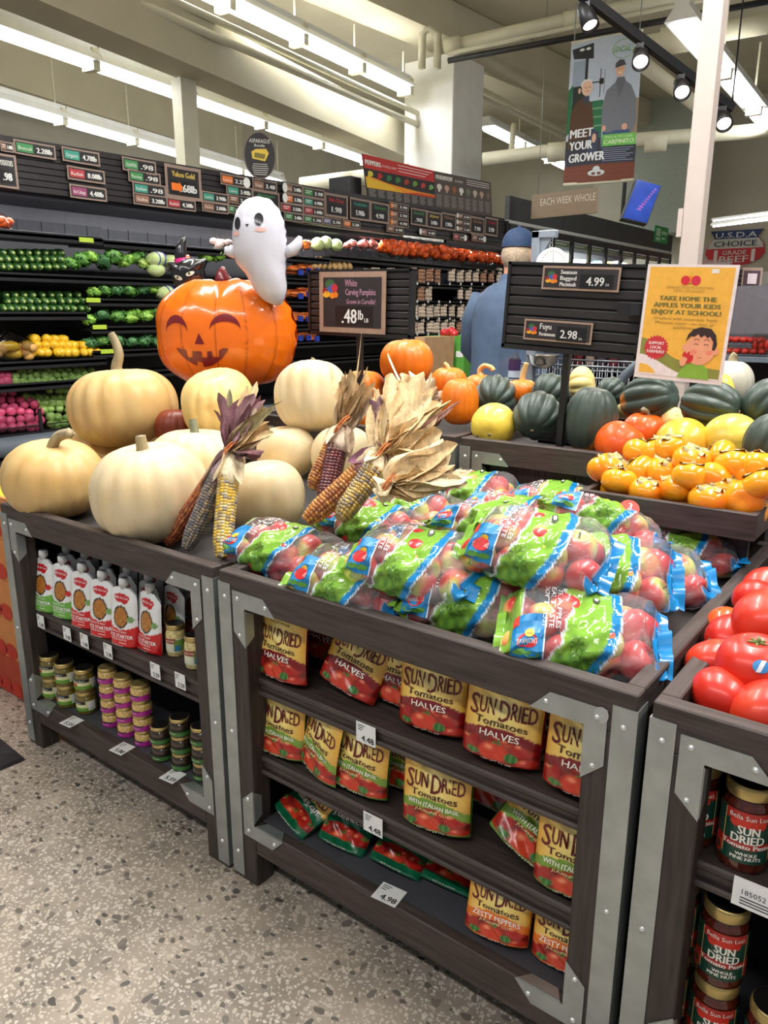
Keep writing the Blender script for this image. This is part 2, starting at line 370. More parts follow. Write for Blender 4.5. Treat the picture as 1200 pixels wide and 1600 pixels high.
# fluorescent strip lights: real lamps, each with its housing, tube and hanger
TUBEM = mat('lit_tube', (255, 255, 255), .4, emis=((250, 252, 255), 13.0))
REFL = mat('light_reflector', (236, 238, 236), .35, nz=(8, .04))
def strip_row(A, B, n, row, pw=TUBE_W, w=.1, lamp=True, hang=.5, first=0):
    d = (B - A); L = d.length / n; u = d.normalized(); ang = math.atan2(u.y, u.x)
    for i in range(n):
        c = A + d * ((i + .5) / n)
        t = thing('fluorescent_light', 'white strip light, %s in the row %s' % (ORD[i + first], row), 'ceiling light', c, 'fluorescent lights in the row ' + row)
        t.rotation_euler = (0, 0, ang)
        m = MB(REFL); hh = min(.1, w); m.add([(x * L / 2 * .985, y * w * 1.1, z) for x in (-1, 1) for y, z in ((-1, hh * .2), (-.5, hh), (.5, hh), (1, hh * .2))], [(0, 1, 5, 4), (1, 2, 6, 5), (2, 3, 7, 6), (0, 3, 2, 1), (4, 5, 6, 7), (0, 4, 7, 3)])
        m.box(-L / 2 * .985, L / 2 * .985, -w * .5, w * .5, hh, hh * 1.5); m.build('housing', t, True)
        m = MB(TUBEM, smooth=True); m.tube([(-L * .47, 0, .0), (L * .47, 0, 0)], w * .42, 8); m.build('tube', t, True)
        m = MB(STEELP); m.box(L / 2 - .08, L / 2 * .985, -w * .7, w * .7, -w * .5, hh * 1.2); m.tube([(L / 2 - .1, 0, hh), (L / 2 - .1, 0, hh + hang)], .01, 5); m.build('bracket', t, True)
        if lamp:
            la = bpy.data.lights.new('tube_light', 'AREA'); la.shape = 'RECTANGLE'; la.size = L * .9; la.size_y = w; la.energy = pw; la.color = (1, .98, .94)
            lo = bpy.data.objects.new('tube_light', la); COL.objects.link(lo); lo.parent = t; lo.location = (0, 0, -w * .46)
            la = bpy.data.lights.new('uplight', 'AREA'); la.shape = 'RECTANGLE'; la.size = L * .9; la.size_y = w * .5; la.energy = pw * .45; la.color = (1, .97, .9)
            lo = bpy.data.objects.new('uplight', la); COL.objects.link(lo); lo.parent = t; lo.location = (0, 0, hh * 1.52); lo.rotation_euler = (PI, 0, 0)
ZL = 3.35
A, B = at_z(0, 52, ZL), at_z(600, 262, ZL); d = B - A
strip_row(A - d * .24, B + d * .5, 9, 'nearest the produce wall header')
A, B = at_z(0, 162, ZL), at_z(300, 247, ZL); d = B - A
strip_row(A - d * .1, B + d * .75, 5, 'farthest over the left aisle', lamp=False)
ZH = 3.95
A, B = at_z(345, 2, ZH), at_z(632, 140, ZH); d = B - A
strip_row(A - d * .3, B + d * .02, 4, 'high above the ghost balloon', w=.135, hang=.3)
A, B = at_z(758, 199, ZH), at_z(900, 269, ZH)
strip_row(A, B, 3, 'behind the tall white column', lamp=False, w=.135, hang=.3)
A, B = at_z(1062, 35, ZL), at_z(1215, 215, ZL)
strip_row(A, B, 3, 'behind the cream post', w=.105, pw=TUBE_W)
A, B = at_d(1112, 352, 9.4), at_d(1215, 343, 8.6)
strip_row(A, B, 1, 'in front of the beef shield sign', w=.03, lamp=False)
A, B = at_d(1112, 343, 9.9), at_d(1215, 335, 9.1)
strip_row(A, B, 1, 'just above the beef shield sign', w=.022, lamp=False)
# the rows that run on over the display aisle, above the frame
for i, x in enumerate((-2.5, -.7, 1.1)):
    strip_row(Vector((x, 1.0, ZL + .1)), Vector((x - .1, 3.5, ZL + .1)), 2, ('over the pumpkin tables', 'over the apple table', 'over the tomato table')[i], pw=AISLE_W, w=.16)
strip_row(Vector((-3.5, -1.2, ZL + .1)), Vector((1.5, -1.2, ZL + .1)), 3, 'over the open aisle', pw=AISLE_W * .42, w=.16)

# spotlights on their track
T0, T1 = at_d(900, -16, 3.9), at_d(1143, 170, 4.3)
trk = thing('light_track', 'black ceiling track carrying four spotlights, running down behind the cream post', 'light track', T0)
q = MB(BLACKM); u = (T1 - T0).normalized(); sx = u.cross(Vector((0, 0, 1))).normalized(); sz = sx.cross(u)
q.add([p + sx * a * .022 + sz * b * .022 for p in (T0, T1) for a, b in ((-1, -1), (1, -1), (1, 1), (-1, 1))], [(0, 1, 5, 4), (1, 2, 6, 5), (2, 3, 7, 6), (3, 0, 4, 7), (0, 3, 2, 1), (4, 5, 6, 7)]); q.build('rail', trk)
q = MB(BLACKM, smooth=True); q.tube([T0, T0 + Vector((0, 0, 4.9 - T0.z))], .008, 6); q.tube([T1, T1 + Vector((.0, 0, 4.9 - T1.z))], .005, 6); q.build('hanger_wire', trk)
LENSM = mat('lit_lens', (255, 250, 240), .3, emis=((255, 236, 214), 9))
for i, (f, px, py, tgt, lab) in enumerate(((.07, 919, 22, (-2.0, 1.5, .8), 'nearest black spotlight hanging at the top of the track'), (.40, 993, 85, (-1.6, 1.9, .9), 'black spotlight with lit lens in front of the grower banner'),
                               (.665, 1062, 138, (-.9, 1.5, .8), 'black spotlight with lit lens left of the cream post'), (.95, 1125, 180, (-.7, 2.4, .9), 'black spotlight with lit lens right of the cream post'))):
    P = T0.lerp(T1, f); c = P - Vector((0, 0, .075)); t = thing('spotlight', lab, 'spotlight', c, 'track spotlights')
    dr = (Vector(tgt) - c).normalized()
    if i == 0: dr = Vector((.45, -.25, -.85)).normalized()
    else: dr = (dr * .35 + Vector((.35, -.55, -.6))).normalized()
    qt = dr.to_track_quat('Z', 'Y').to_matrix().to_4x4(); Mx = Matrix.Translation(c) @ qt
    q = MB(BLACKM, smooth=True); q.lathe([(.0, -.07), (.032, -.07), (.04, -.05), (.046, .075), (.041, .075), (.036, .055), (.0, .055)], 20, Mx); q.build('lamp_head', t)
    q = MB(LENSM, smooth=True); q.lathe([(.0, .056), (.038, .057), (0, .062)], 20, Mx, cap=False); q.build('lens', t)
    q = MB(BLACKM); q.box(P.x - .02, P.x + .02, P.y - .02, P.y + .02, c.z - .0, P.z - .015); q.build('stem', t)
    la = bpy.data.lights.new('spot_light', 'SPOT'); la.energy = SPOT_W; la.spot_size = 1.1; la.spot_blend = .7; la.color = (1, .86, .68); la.shadow_soft_size = .04
    lo = bpy.data.objects.new('spot_light', la); COL.objects.link(lo); lo.parent = t
    lo.location = dr * .08; lo.rotation_euler = (Vector(tgt) - c).to_track_quat('-Z', 'Y').to_euler()
# ------------------------------------------------------------------ display tables
WOODX = mat('dark_stained_wood', (66, 56, 53), .55, nz=(70, .45), stretch=(.12, 1.6, 1.6), bump=(26, .12), detail=6)
WOODY = mat('dark_stained_wood_side', (66, 56, 53), .55, nz=(70, .45), stretch=(1.6, .12, 1.6), bump=(26, .12), detail=6)
WOODZ = mat('dark_stained_wood_post', (58, 50, 47), .55, nz=(70, .4), stretch=(1.6, 1.6, .12), bump=(26, .12), detail=6)
DECKM = mat('dark_deck_board', (52, 48, 48), .6, nz=(12, .25), stretch=(.2, 1.5, 1))
SHELFM = mat('grey_shelf_board', (70, 70, 76), .5, nz=(9, .12))
YF, ZT = 1.0405, .792
def screw(q, x, y, z):
    q.use(SCREW, smooth=True); q.lathe([(0, .004), (.004, .003), (.0055, 0)][::-1], 8, Matrix.Translation((x, y, z)) @ Matrix.Rotation(PI / 2, 4, 'X'), cap=False)
def bracket(x, z, sx, sz, y):
    """L plate whose inner corner sits at (x, z); sx, sz point into the opening"""
    q = MB(METAL); w = .036; a = .096; b = .13
    P = [(-w, -w), (a - w, -w), (b - w, 0), (0, 0), (0, b - w), (-w, a - w)]
    pts = [(x + sx * px, z + sz * pz) for px, pz in P]
    if sx * sz < 0: pts = pts[::-1]
    q.prism(pts, .0022, Matrix.Translation((0, y - .0022, 0)))
    # folded flanges running into the opening
    for horiz in (0, 1):
        p = [(.006, 0), (b - w - .004, 0), (b - w - .022, .024), (.02, .024)]
        if horiz: vs = [(x + sx * u, y + v, z + sz * .0015 * k) for k in (0, 1) for u, v in p]
        else: vs = [(x + sx * .0015 * k, y + v, z + sz * u) for k in (0, 1) for u, v in p]
        q.add(vs, [(0, 1, 2, 3), (7, 6, 5, 4), (0, 4, 5, 1), (1, 5, 6, 2), (2, 6, 7, 3), (3, 7, 4, 0)])
    for px, pz in ((-w * .55, -w * .55), (b - w - .028, -w * .5), (-w * .5, b - w - .028)): screw(q, x + sx * px, y - .0022, z + sz * pz)
    return q
def display_table(label, x0, x1, y0, y1, zt, shelves, group='dark wood display tables', brackets=True):
    t = thing('display_table', label, 'display table', ((x0 + x1) / 2, (y0 + y1) / 2, 0), group)
    lw = .08; rh = .074; ins = .03
    q = MB(WOODX); q.box(x0, x1, y0, y0 + ins, zt - rh, zt, ch=.0025); q.build('front_rail', t)
    q = MB(WOODX); q.box(x0, x1, y1 - ins, y1, zt - rh, zt, ch=.0025); q.build('back_rail', t)
    for xa in (x0, x1 - ins):
        q = MB(WOODY); q.box(xa, xa + ins, y0 + ins + .0005, y1 - ins - .0005, zt - rh, zt, ch=.0025); q.build('side_rail', t)
    q = MB(DECKM); q.box(x0 + ins + .0005, x1 - ins - .0005, y0 + ins + .0005, y1 - ins - .0005, zt - .062, zt - .042); q.build('deck', t)
    for xa in (x0, x1 - lw):
        for ya, yb in ((y0, y0 + .055), (y1 - .055, y1)):
            q = MB(WOODZ); q.box(xa, xa + lw, ya, yb, 0, zt - rh - .0005, ch=.0025); q.build('leg', t)
    q = MB(WOODX); q.box(x0 + lw + .0005, x1 - lw - .0005, y0 + .001, y0 + .026, .093, .171, ch=.002); q.build('bottom_board', t)
    q = MB(SHELFM); q.box(x0 + lw + .0005, x1 - lw - .0005, y0 + .0265, y1 - .06, .15, .1705); q.build('bottom_shelf', t)
    for za, zb in shelves:
        q = MB(WOODX); xa, xb = x0 + lw * .62, x1 - lw * .62
        q.box(xa, xb, y0 + .052, y0 + .5, zb - .016, zb - .004)
        # moulded front lip: upper rounded nose, recessed face, lower bead
        q.box(xa, xb, y0 + .030, y0 + .0515, zb - .014, zb, ch=.004)
        q.box(xa, xb, y0 + .038, y0 + .051, za + .008, zb - .0145)
        q.box(xa, xb, y0 + .028, y0 + .0515, za - .004, za + .0075, ch=.003); q.build('shelf', t)
    if not shelves:
        q = MB(WOODZ)
        for k in range(8):
            w = (x1 - x0 - .17) / 8; q.box(x0 + .085 + w * k, x0 + .083 + w * (k + 1), y0 + .04, y0 + .052, .1715, zt - rh)
        q.build('plank_panel', t)
    q = MB(BLACKM); q.box(x0 + .03, x1 - .03, y0 + .52, y0 + .53, .1715, zt - .0625); q.build('back_panel', t)
    for xa in (x0 + .012, x1 - .017):  # black sheets added at the sides so the inside reads dark
        q = MB(BLACKM); q.box(xa, xa + .005, y0 + .056, y1 - .056, .1, zt - rh - .001); q.build('added_side_panel', t)
    if brackets:
        for sgn, xe in ((1, x0), (-1, x1)):
            q = MB(METAL); a, b = (xe - .0022, xe + .037) if sgn > 0 else (xe - .037, xe + .0022)
            q.box(a, b, y0 - .0022, y0 - .0001, .012, zt - .026)
            a, b = (xe - .0022, xe - .0001) if sgn > 0 else (xe + .0001, xe + .0022)
            q.box(a, b, y0 - .0001, y0 + .04, .012, zt - .026)
            for z in (zt - .058, .4, .075): screw(q, xe + sgn * .0185, y0 - .0022, z)
            q.build('corner_strip', t)
        bz = .171
        for sx, x in ((1, x0 + lw), (-1, x1 - lw)):
            for sz, z in ((-1, zt - rh), (1, bz)):
                b = bracket(x, z, sx, sz, y0 - .0004); b.build('corner_bracket', t)
    return t
XB0, XB1 = -1.2625, -.323
XA0, XA1 = -2.243, -1.2835
XC0, XC1 = -.302, .65
TB = display_table('dark wood table holding bagged apples above sun-dried tomato pouches', XB0, XB1, YF, 2.02, ZT, ((.299, .341), (.503, .540)))
TA = display_table('dark wood table holding white pumpkins above sauce pouches and jars', XA0, XA1, YF, 2.02, ZT, ((.408, .462),))
TC = display_table('dark wood table holding red tomatoes above pesto jars at the right edge', XC0, XC1, YF, 2.02, ZT, ((.496, .537),))
ZR = .962
TB2 = display_table('taller dark wood table behind the apples, filled with squash', XB0, XB1, 2.037, 3.0, ZR, ())
TA2 = display_table('taller dark wood table behind the white pumpkins, filled with orange pumpkins', XA0 + .0, XA1, 2.037, 3.0, ZR, ())
DK = ZT - .042; DK2 = ZR - .042
# shelf tags
def price_tag(name, c, w, h, price, label, flat=False, group='white shelf price tags', rot=0, small=None):
    q = MB(PM, (236, 238, 238)); c = Vector(c)
    if flat: fn = lambda x, y, o=0: c + Vector((x * math.cos(rot) - y * math.sin(rot), x * math.sin(rot) + y * math.cos(rot), .0012 + o))
    else: fn = lambda x, y, o=0: c + Vector((x, -.0012 - o, y))
    pts = [(-w / 2, -h / 2), (w / 2, -h / 2), (w / 2, h / 2), (-w / 2, h / 2)]
    vs = [fn(*p, -.001) for p in pts] + [fn(*p) for p in pts]
    q.add(vs, [(3, 2, 1, 0), (4, 5, 6, 7), (0, 1, 5, 4), (1, 2, 6, 5), (2, 3, 7, 6), (3, 0, 4, 7)])
    q.use(col=(25, 25, 28)); up = lambda x, y: fn(x, y, .0004)
    q.text(price, up, w * .1, -h * .24, h * .3, min(w * .62, h * .2 * len(price)), bold=h * .012)
    for k in range(3): q.rect(up, -w * .4, h * (.34 - k * .11), -w * .4 + w * (.35 - .07 * k), h * (.38 - k * .11))
    o = q.build('price_tag'); recenter(o, c); return tag(o, label, 'price tag', group)
for px, py, price, lab in ((572, 1147, '4.48', 'white 4.48 price tag on the upper shelf lip of the pouch rack'), (583, 1288, '4.48', 'white 4.48 price tag on the lower shelf lip of the pouch rack')):
    p = at_y(px, py, YF + .026); price_tag('t', p, .05, .045, price, lab)
p = at_z(608, 1398, .1712); price_tag('t', p, .058, .05, '4.98', 'white 4.98 price tag lying on the bottom shelf of the pouch rack', True, rot=.1)
for i, (px, py, price) in enumerate(((64, 971, '5.98'), (105, 990, '5.98'), (132, 1001, '5.98'), (169, 1017, '5.98'), (243, 1048, '5.59'), (282, 1064, '5.59'))):
    p = at_y(px, py, YF + .026); price_tag('t', p, .04, .042, price, 'white price tag on the sauce pouch shelf lip, %s from the left' % ORD[i])
for i, (px, py, price) in enumerate(((112, 1128, '5.59'), (191, 1170, '5.00'), (270, 1213, '5.59'))):
    p = at_z(px, py, .1712); price_tag('t', p, .05, .05, price, 'white price tag lying on the bottom jar shelf, %s from the left' % ORD[i], True, rot=.1)
p = at_y(1185, 1405, YF + .026)
q = MB(PM, (240, 240, 242)); q.box(p.x - .035, p.x + .08, p.y - .0015, p.y, p.z - .024, p.z + .024); q.use(col=(60, 60, 66))
fn = lambda x, y: p + Vector((x, -.002, y))
q.text('185052 D', fn, -.0, .003, .009, .045)
for k in range(3): q.rect(fn, -.024, -.008 - k * .005, .06 - k * .012, -.006 - k * .005)
o = q.build('price_tag'); recenter(o, p); tag(o, 'wide white tag on the pesto jar shelf lip', 'price tag')
# round sticker on the right bracket
p = at_y(940, 1117, YF - .0035); q = MB(PM, (200, 200, 196)); fn = lambda x, y: p + Vector((x, 0, y)); q.ell(fn, 0, 0, .011, .013, 20); q.use(col=(110, 110, 108)); fn2 = lambda x, y: p + Vector((x, -.0003, y))
for r in (.009, .006, .003):
    n = 20
    for k in range(n):
        a, b = 2 * PI * k / n, 2 * PI * (k + 1) / n; q.poly([fn2(r * math.cos(a), r * 1.2 * math.sin(a)), fn2(r * math.cos(b), r * 1.2 * math.sin(b)), fn2((r - .0007) * math.cos(b), (r - .0007) * 1.2 * math.sin(b)), fn2((r - .0007) * math.cos(a), (r - .0007) * 1.2 * math.sin(a))])
o = q.build('round_sticker'); recenter(o, p); tag(o, 'small round silver sticker on the steel corner bracket of the pouch rack', 'sticker')
# ------------------------------------------------------------------ pumpkins, balloons, corn
def pump_mat(name, col, col2, rough=.42, ramp=(.5, .75), nz=(6, .11), bump=(40, .08), coat=.0): return mat(name, col, rough, nz=nz, col2=col2, ramp=ramp, bump=bump, coat=coat, rand=.03)
PW = pump_mat('cream_pumpkin_skin', (224, 204, 166), (208, 176, 122))
PY = pump_mat('tan_pumpkin_skin', (214, 180, 122), (192, 146, 76), ramp=(.48, .78))
PYE = pump_mat('yellowed_pumpkin_skin', (236, 206, 136), (196, 142, 72), ramp=(.58, .74), nz=(7, .08))
PO = pump_mat('orange_pumpkin_skin', (232, 126, 22), (212, 96, 12), coat=.15)
STEMW = mat('dry_stem', (160, 146, 114), .75, nz=(30, .25), stretch=(1, 1, .2), bump=(60, .3))
STEMT = mat('tan_stem', (216, 182, 122), .7, nz=(30, .2), stretch=(1, 1, .2), bump=(60, .3))
STEMG = mat('green_grey_stem', (128, 132, 108), .75, nz=(30, .25), stretch=(1, 1, .2), bump=(60, .3))
def pumpkin_mesh(q, rx, rz, ribs=14, depth=.035, seed=0, dimple=.14, nu=84, nv=36, power=2.3):
    rd = random.Random(seed); ph = rd.random() * 6
    def fn(u, v):
        th = 2 * PI * u; a = PI * (v - .5); ca, sa = math.cos(a), math.sin(a)
        R = abs(ca) ** (2 / power); Z = math.copysign(abs(sa) ** (2 / power), sa)
        groove = abs(math.sin((th + .12 * math.sin(2 * th + ph)) * ribs / 2)) ** .55
        k = 1 - depth * (1 - groove) * (ca ** .5 if ca > 0 else 0) * 1.6
        wob = 1 + .025 * math.sin(th + ph) + .018 * math.sin(2 * th + ph * 2)
        r = R * k * wob; z = Z * (1 - (dimple if Z > 0 else dimple * .5) * math.exp(-(r / .33) ** 2)) * (1 + .02 * math.sin(th * 1 + ph))
        return Vector((rx * r * math.cos(th), rx * r * math.sin(th), rz * z))
    return q.use(smooth=True).grid(fn, nu, nv, True)
def stem_mesh(q, pts, r0, r1, n=12):
    pts = [Vector(p) for p in pts]; out = []
    for i in range(13):
        t = i / 12 * (len(pts) - 1); k = min(int(t), len(pts) - 2); f = t - k
        p0, p1, p2, p3 = pts[max(k - 1, 0)], pts[k], pts[k + 1], pts[min(k + 2, len(pts) - 1)]
        out.append(.5 * ((2 * p1) + (p2 - p0) * f + (2 * p0 - 5 * p1 + 4 * p2 - p3) * f * f + (3 * p1 - p0 - 3 * p2 + p3) * f ** 3))
    o = len(q.v); rad = [lerp(r0, r1, i / 12) * (1 + .7 * math.exp(-(i / 1.4) ** 2)) for i in range(13)]; rad[-1] *= 1.12
    q.use(smooth=True).tube(out, rad, n)
    for j in range(13):
        for k in range(0, n, 2):
            i = o + j * n + k; c = out[j]; p = Vector(q.v[i]); q.v[i] = tuple(c + (p - c) * .78)
def rest(px, py, wpx, zb, ratio):
    t = (EYE - zb) / (ratio * wpx / 2 / F_PX - ray(px, py).z); return at_d(px, py, t), wpx / 2 * t / F_PX
def pumpkin(px, py, w, zb, ratio, m, label, stem=None, tilt=(0, 0), rot=0, ribs=14, depth=.05, seed=1, y=None, sm=STEMW, group='white carving pumpkins', dimple=.14):
    if y is None: c, r = rest(px, py, w, zb, ratio)
    else: c = at_y(px, py, y); r = w / 2 * (c - EYEV).dot(_fw) / F_PX
    t = thing('pumpkin', label, 'pumpkin', c, group); t.rotation_euler = (tilt[0], tilt[1], rot)
    q = MB(m); pumpkin_mesh(q, r, r * ratio, ribs, depth, seed, dimple); q.build('body', t, True)
    if stem:
        pts, r0, r1 = stem; q = MB(sm); z0 = r * ratio * (1 - dimple * 1.15)
        stem_mesh(q, [Vector((x * r, yy * r, z0 + z * r)) for x, yy, z in pts], r0 * r, r1 * r); q.build('stem', t, True)
    return t
G1 = 'white carving pumpkins'
pumpkin(84, 748, 152, DK, .80, PY, 'tan pumpkin with thick curved stem at the front left corner of the table', ([(0, 0, -.1), (.08, 0, .12), (.22, .05, .28), (.48, .12, .38)], .13, .1), seed=2, tilt=(.0, .12))
pumpkin(234, 768, 186, DK, .83, PW, 'large cream pumpkin with short stubby stem at the front of the table', ([(0, 0, -.1), (-.0, 0, .1), (.0, .0, .26)], .12, .085), seed=3, tilt=(.1, .0))
pumpkin(195, 636, 166, DK + .225, .74, PY, 'tan pumpkin with tall wavy stem sitting on top of other pumpkins', ([(0, 0, -.1), (-.05, 0, .12), (.05, 0, .35), (.0, 0, .62), (-.05, 0, .74)], .12, .06), seed=5, tilt=(-.06, -.12), rot=.4, y=1.52)
pumpkin(342, 632, 118, DK, .95, PYE, 'yellow blotched pumpkin in front of the jack-o-lantern balloon', None, seed=7, y=1.62, tilt=(.3, .1))
pumpkin(150, 712, 120, DK, .8, PY, 'tan pumpkin half hidden behind the front left pumpkin', None, seed=8, y=1.5)
pumpkin(308, 728, 150, DK, .8, PW, 'cream pumpkin with grey-green stem behind the large front pumpkin', ([(0, 0, -.1), (-.02, 0, .12), (-.06, .0, .3)], .11, .08), seed=9, sm=STEMG, y=1.42)
pumpkin(489, 620, 118, DK, .95, PW, 'round cream pumpkin behind the corn, below the black price board', ([(0, 0, -.1), (.04, 0, .1), (.12, 0, .2)], .1, .07), seed=11, y=1.66, tilt=(-.2, -.25), ribs=12)
pumpkin(416, 776, 122, DK, .96, PW, 'smooth cream pumpkin at the front right beside the speckled corn', None, seed=13, ribs=10, depth=.02, dimple=.08)
pumpkin(446, 706, 92, DK, .9, PW, 'cream pumpkin wedged behind the front right pumpkin', None, seed=14, y=1.56, ribs=10, depth=.02)
pumpkin(535, 712, 98, DK, .95, PW, 'cream pumpkin half hidden behind the corn ears', ([(0, 0, -.1), (.05, 0, .12), (.2, 0, .2)], .1, .07), seed=15, y=1.6, ribs=10, depth=.02)
pumpkin(262, 695, 86, DK, .8, PW, 'pale pumpkin sliver showing below the blotched pumpkin', None, seed=16, y=1.62)
# orange pumpkins on the rear tables
G2 = 'orange pumpkins on the rear table'
pumpkin(634, 566, 84, DK2, .88, PO, 'orange pumpkin topmost in front of the green cardboard boxes', ([(0, 0, -.1), (-.05, 0, .1), (-.1, 0, .3)], .12, .08), group=G2, sm=STEMT, seed=21, y=2.5, ribs=16, depth=.03)
pumpkin(718, 628, 60, DK2, 1.25, PO, 'tall orange pumpkin beside the corn husks', None, group=G2, sm=STEMT, seed=22, y=2.22, ribs=14)
pumpkin(701, 598, 58, DK2, .85, PO, 'orange pumpkin with a short stub of stem behind the tall one', ([(0, 0, -.1), (-.1, 0, .15), (-.3, 0, .3)], .14, .1), group=G2, sm=STEMT, seed=23, y=2.45)
pumpkin(752, 606, 54, DK2, .8, PO, 'orange pumpkin with a curled stem arching to the right', ([(0, 0, -.1), (-.15, 0, .3), (.15, 0, .6), (.6, 0, .52), (.75, 0, .35)], .16, .13), group=G2, sm=STEMT, seed=24, y=2.55)
pumpkin(815, 612, 50, DK2, .8, PO, 'orange pumpkin with a forked upright stem', ([(0, 0, -.1), (.05, 0, .4), (.25, 0, 1.1)], .2, .15), group=G2, sm=STEMT, seed=25, y=2.5)
pumpkin(582, 650, 70, DK2, .85, PO, 'orange pumpkin low behind the corn husks', None, group=G2, sm=STEMT, seed=26, y=2.2)
pumpkin(570, 606, 66, DK2, .85, PO, 'orange pumpkin left of the topmost orange pumpkin', None, group=G2, sm=STEMT, seed=27, y=2.45)
pumpkin(650, 640, 84, DK2, .85, PO, 'orange pumpkin behind the pale corn husks', None, group=G2, sm=STEMT, seed=28, y=2.2)
pumpkin(276, 668, 66, DK, .9, pump_mat('rust_pumpkin', (120, 44, 20), (96, 32, 14)), 'rust red pumpkin showing between two white pumpkins', None, group=G2, sm=STEMT, seed=30, y=1.57)

# ---- foil balloons
def foil(name, col): return mat(name, None, .22, nz=(20, .03), coat=.55, bump=(9, .12))
FB = foil('balloon_foil', None)
def balloon(px, py, y, outline, T, sc, label, name, cat, yaw=0.0, tiltz=0.0, col=None, colfn=None, wr=.06, nw=26, group=None, extra=None):
    """outline(th)->radius in pixels; y plane depth; foil pillow with puckered seam, facing the aisle"""
    c = at_y(px, py, y); k = (c - EYEV).dot(_fw) / F_PX
    t = thing(name, label, cat, c, group); ax = Vector((math.cos(yaw), math.sin(yaw), 0)); ay = Vector((math.sin(yaw), -math.cos(yaw), 0)); az = (Vector((0, 0, 1)) - ay * .0).normalized()
    def surf(x, z, off=0):
        th = math.atan2(z, x); r = math.hypot(x, z); rr = outline(th); rho = min(1, r / rr)
        d = T * max(0, 1 - rho ** 2.4) ** .55 * (1 - .04 * abs(math.sin(th * nw / 2)) * rho ** 5)
        return c + ax * x * k + az * z * k + ay * (d * k + off)
    q = MB(FB, col, True)
    nr, na = 56, 300
    for sgn in (1, -1):
        def fn(u, v):
            th = 2 * PI * u; rho = math.sin(v * PI / 2); rr = outline(th) * (1 - .012 * (rho ** 8) * (1 + math.cos(th * nw)))
            x, z = rho * rr * math.cos(th), rho * rr * math.sin(th); p = surf(x, z)
            if sgn < 0: p = p - ay * 2 * ((p - c).dot(ay))
            return p
        cf = None
        if colfn: cf = lambda u, v: colfn(2 * PI * u, math.sin(v * PI / 2), math.sin(v * PI / 2) * outline(2 * PI * u) * math.cos(2 * PI * u), math.sin(v * PI / 2) * outline(2 * PI * u) * math.sin(2 * PI * u))
        q.grid(fn, na, nr, True, cf, flip=sgn < 0)
    return t, q, surf, k, c
def superel(a, b, n):
    return lambda th: 1 / ((abs(math.cos(th)) / a) ** n + (abs(math.sin(th)) / b) ** n) ** (1 / n)
YAWB = .62
def jack_out(th):
    r = superel(110, 84, 2.6)(th); r *= 1 - .05 * math.exp(-((th - PI / 2) / .16) ** 2); return r * (1 + .012 * math.cos(9 * th))
JD = (118, 26, 30)
def jack_col(th, rho, x, z):
    g = 0
    for a in (-.86, -.50, -.02, .40, .78):
        xx = a * 110 * math.sqrt(max(0, 1 - (z / 100) ** 2)); g = max(g, 1 - min(1, abs(x - xx) / 1.6))
    return lc(mixc((234, 112, 12), (150, 62, 14), g * .8))
t, q, S, k, c = balloon(354, 522, 1.88, jack_out, 62, 1, 'orange jack-o-lantern foil balloon smiling behind the white pumpkins', 'pumpkin_balloon', 'balloon', YAWB, colfn=jack_col, wr=.06)
q.build('foil_body', t)
q = MB(PG, JD)
def dec(pts, sub=6):
    n = len(pts); out = []
    for i in range(n):
        a, b = pts[i], pts[(i + 1) % n]
        for j in range(sub): out.append((lerp(a[0], b[0], j / sub), lerp(a[1], b[1], j / sub)))
    return out
def strip(fn, f, g, n=18):
    q.grid(lambda u, v: fn(*[lerp(f(u)[i], g(u)[i], v) for i in (0, 1)]), n, 5)
S2 = lambda x, z: S(x, z, .0022)
PXJ = lambda X, Y: (X - 354, 522 - Y)   # photo pixels to balloon face
for cx, cz, rx, rz, rot in ((291, 509, 18.5, 24, 0), (367, 506, 23, 23, 0)):
    x0, z0 = PXJ(cx, cz)
    strip(S2, lambda u: (x0 + rx * math.cos(PI * (1 - u)), z0 - 8 + rz * math.sin(PI * (1 - u))), lambda u: (x0 + rx * .98 * math.cos(PI * (1 - u)), z0 - 8 + rz * .52 * math.sin(PI * (1 - u))))
a, b, cc = PXJ(327, 519), PXJ(320, 535), PXJ(335, 535); q.grid(lambda u, v: S2(lerp(a[0], lerp(b[0], cc[0], u), v), lerp(a[1], lerp(b[1], cc[1], u), v)), 4, 5)
def mouth_top(u):
    x = 290 + 80 * u; y = 541 + 5 * math.sin(PI * u)
    for a, b, h in ((305, 315, 9), (329, 338, 9), (345, 356, 8)):
        if a < x < b: y = 541 + 5 + h
    if x > 360: y = 541
    return PXJ(x, y)
def mouth_bot(u):
    x = 290 + 80 * u; y = 542 + 27 * math.sin(PI * u) ** .75
    if 320 < x < 330: y -= 7
    return PXJ(x, y)
strip(S2, mouth_top, mouth_bot, 80); q.build('printed_face', t)
q = MB(FB, (120, 28, 34), True); st = c + Vector((-.004, 0, 78 * k))
q.tube([st + Vector((0, 0, -.02)), st + Vector((0, 0, .012)), st + Vector((-.004, 0, .035)), st + Vector((.004, 0, .05))], [.03, .03, .017, .007], 9, flat=.6); q.build('balloon_stem', t)
def ghost_out(th):
    x, z = math.cos(th), math.sin(th)
    if z >= 0: return superel(43, 70, 2.35)(th)
    # tail drawn out to the lower right
    a = math.atan2(z, x) + PI / 2; return 43 / max(.25, (abs(math.cos(th)) ** 2 + (abs(math.sin(th)) * .53) ** 2) ** .5) * (1 + .34 * math.exp(-((a - .38) / .30) ** 2) - .22 * math.exp(-((a + .45) / .4) ** 2))
t, q, S, k, c = balloon(406, 382, 1.88, ghost_out, 30, 1, 'white ghost foil balloon with black eyes rising above the pumpkin balloon', 'ghost_balloon', 'balloon', YAWB, col=(204, 204, 216), nw=22)
q.build('foil_body', t)
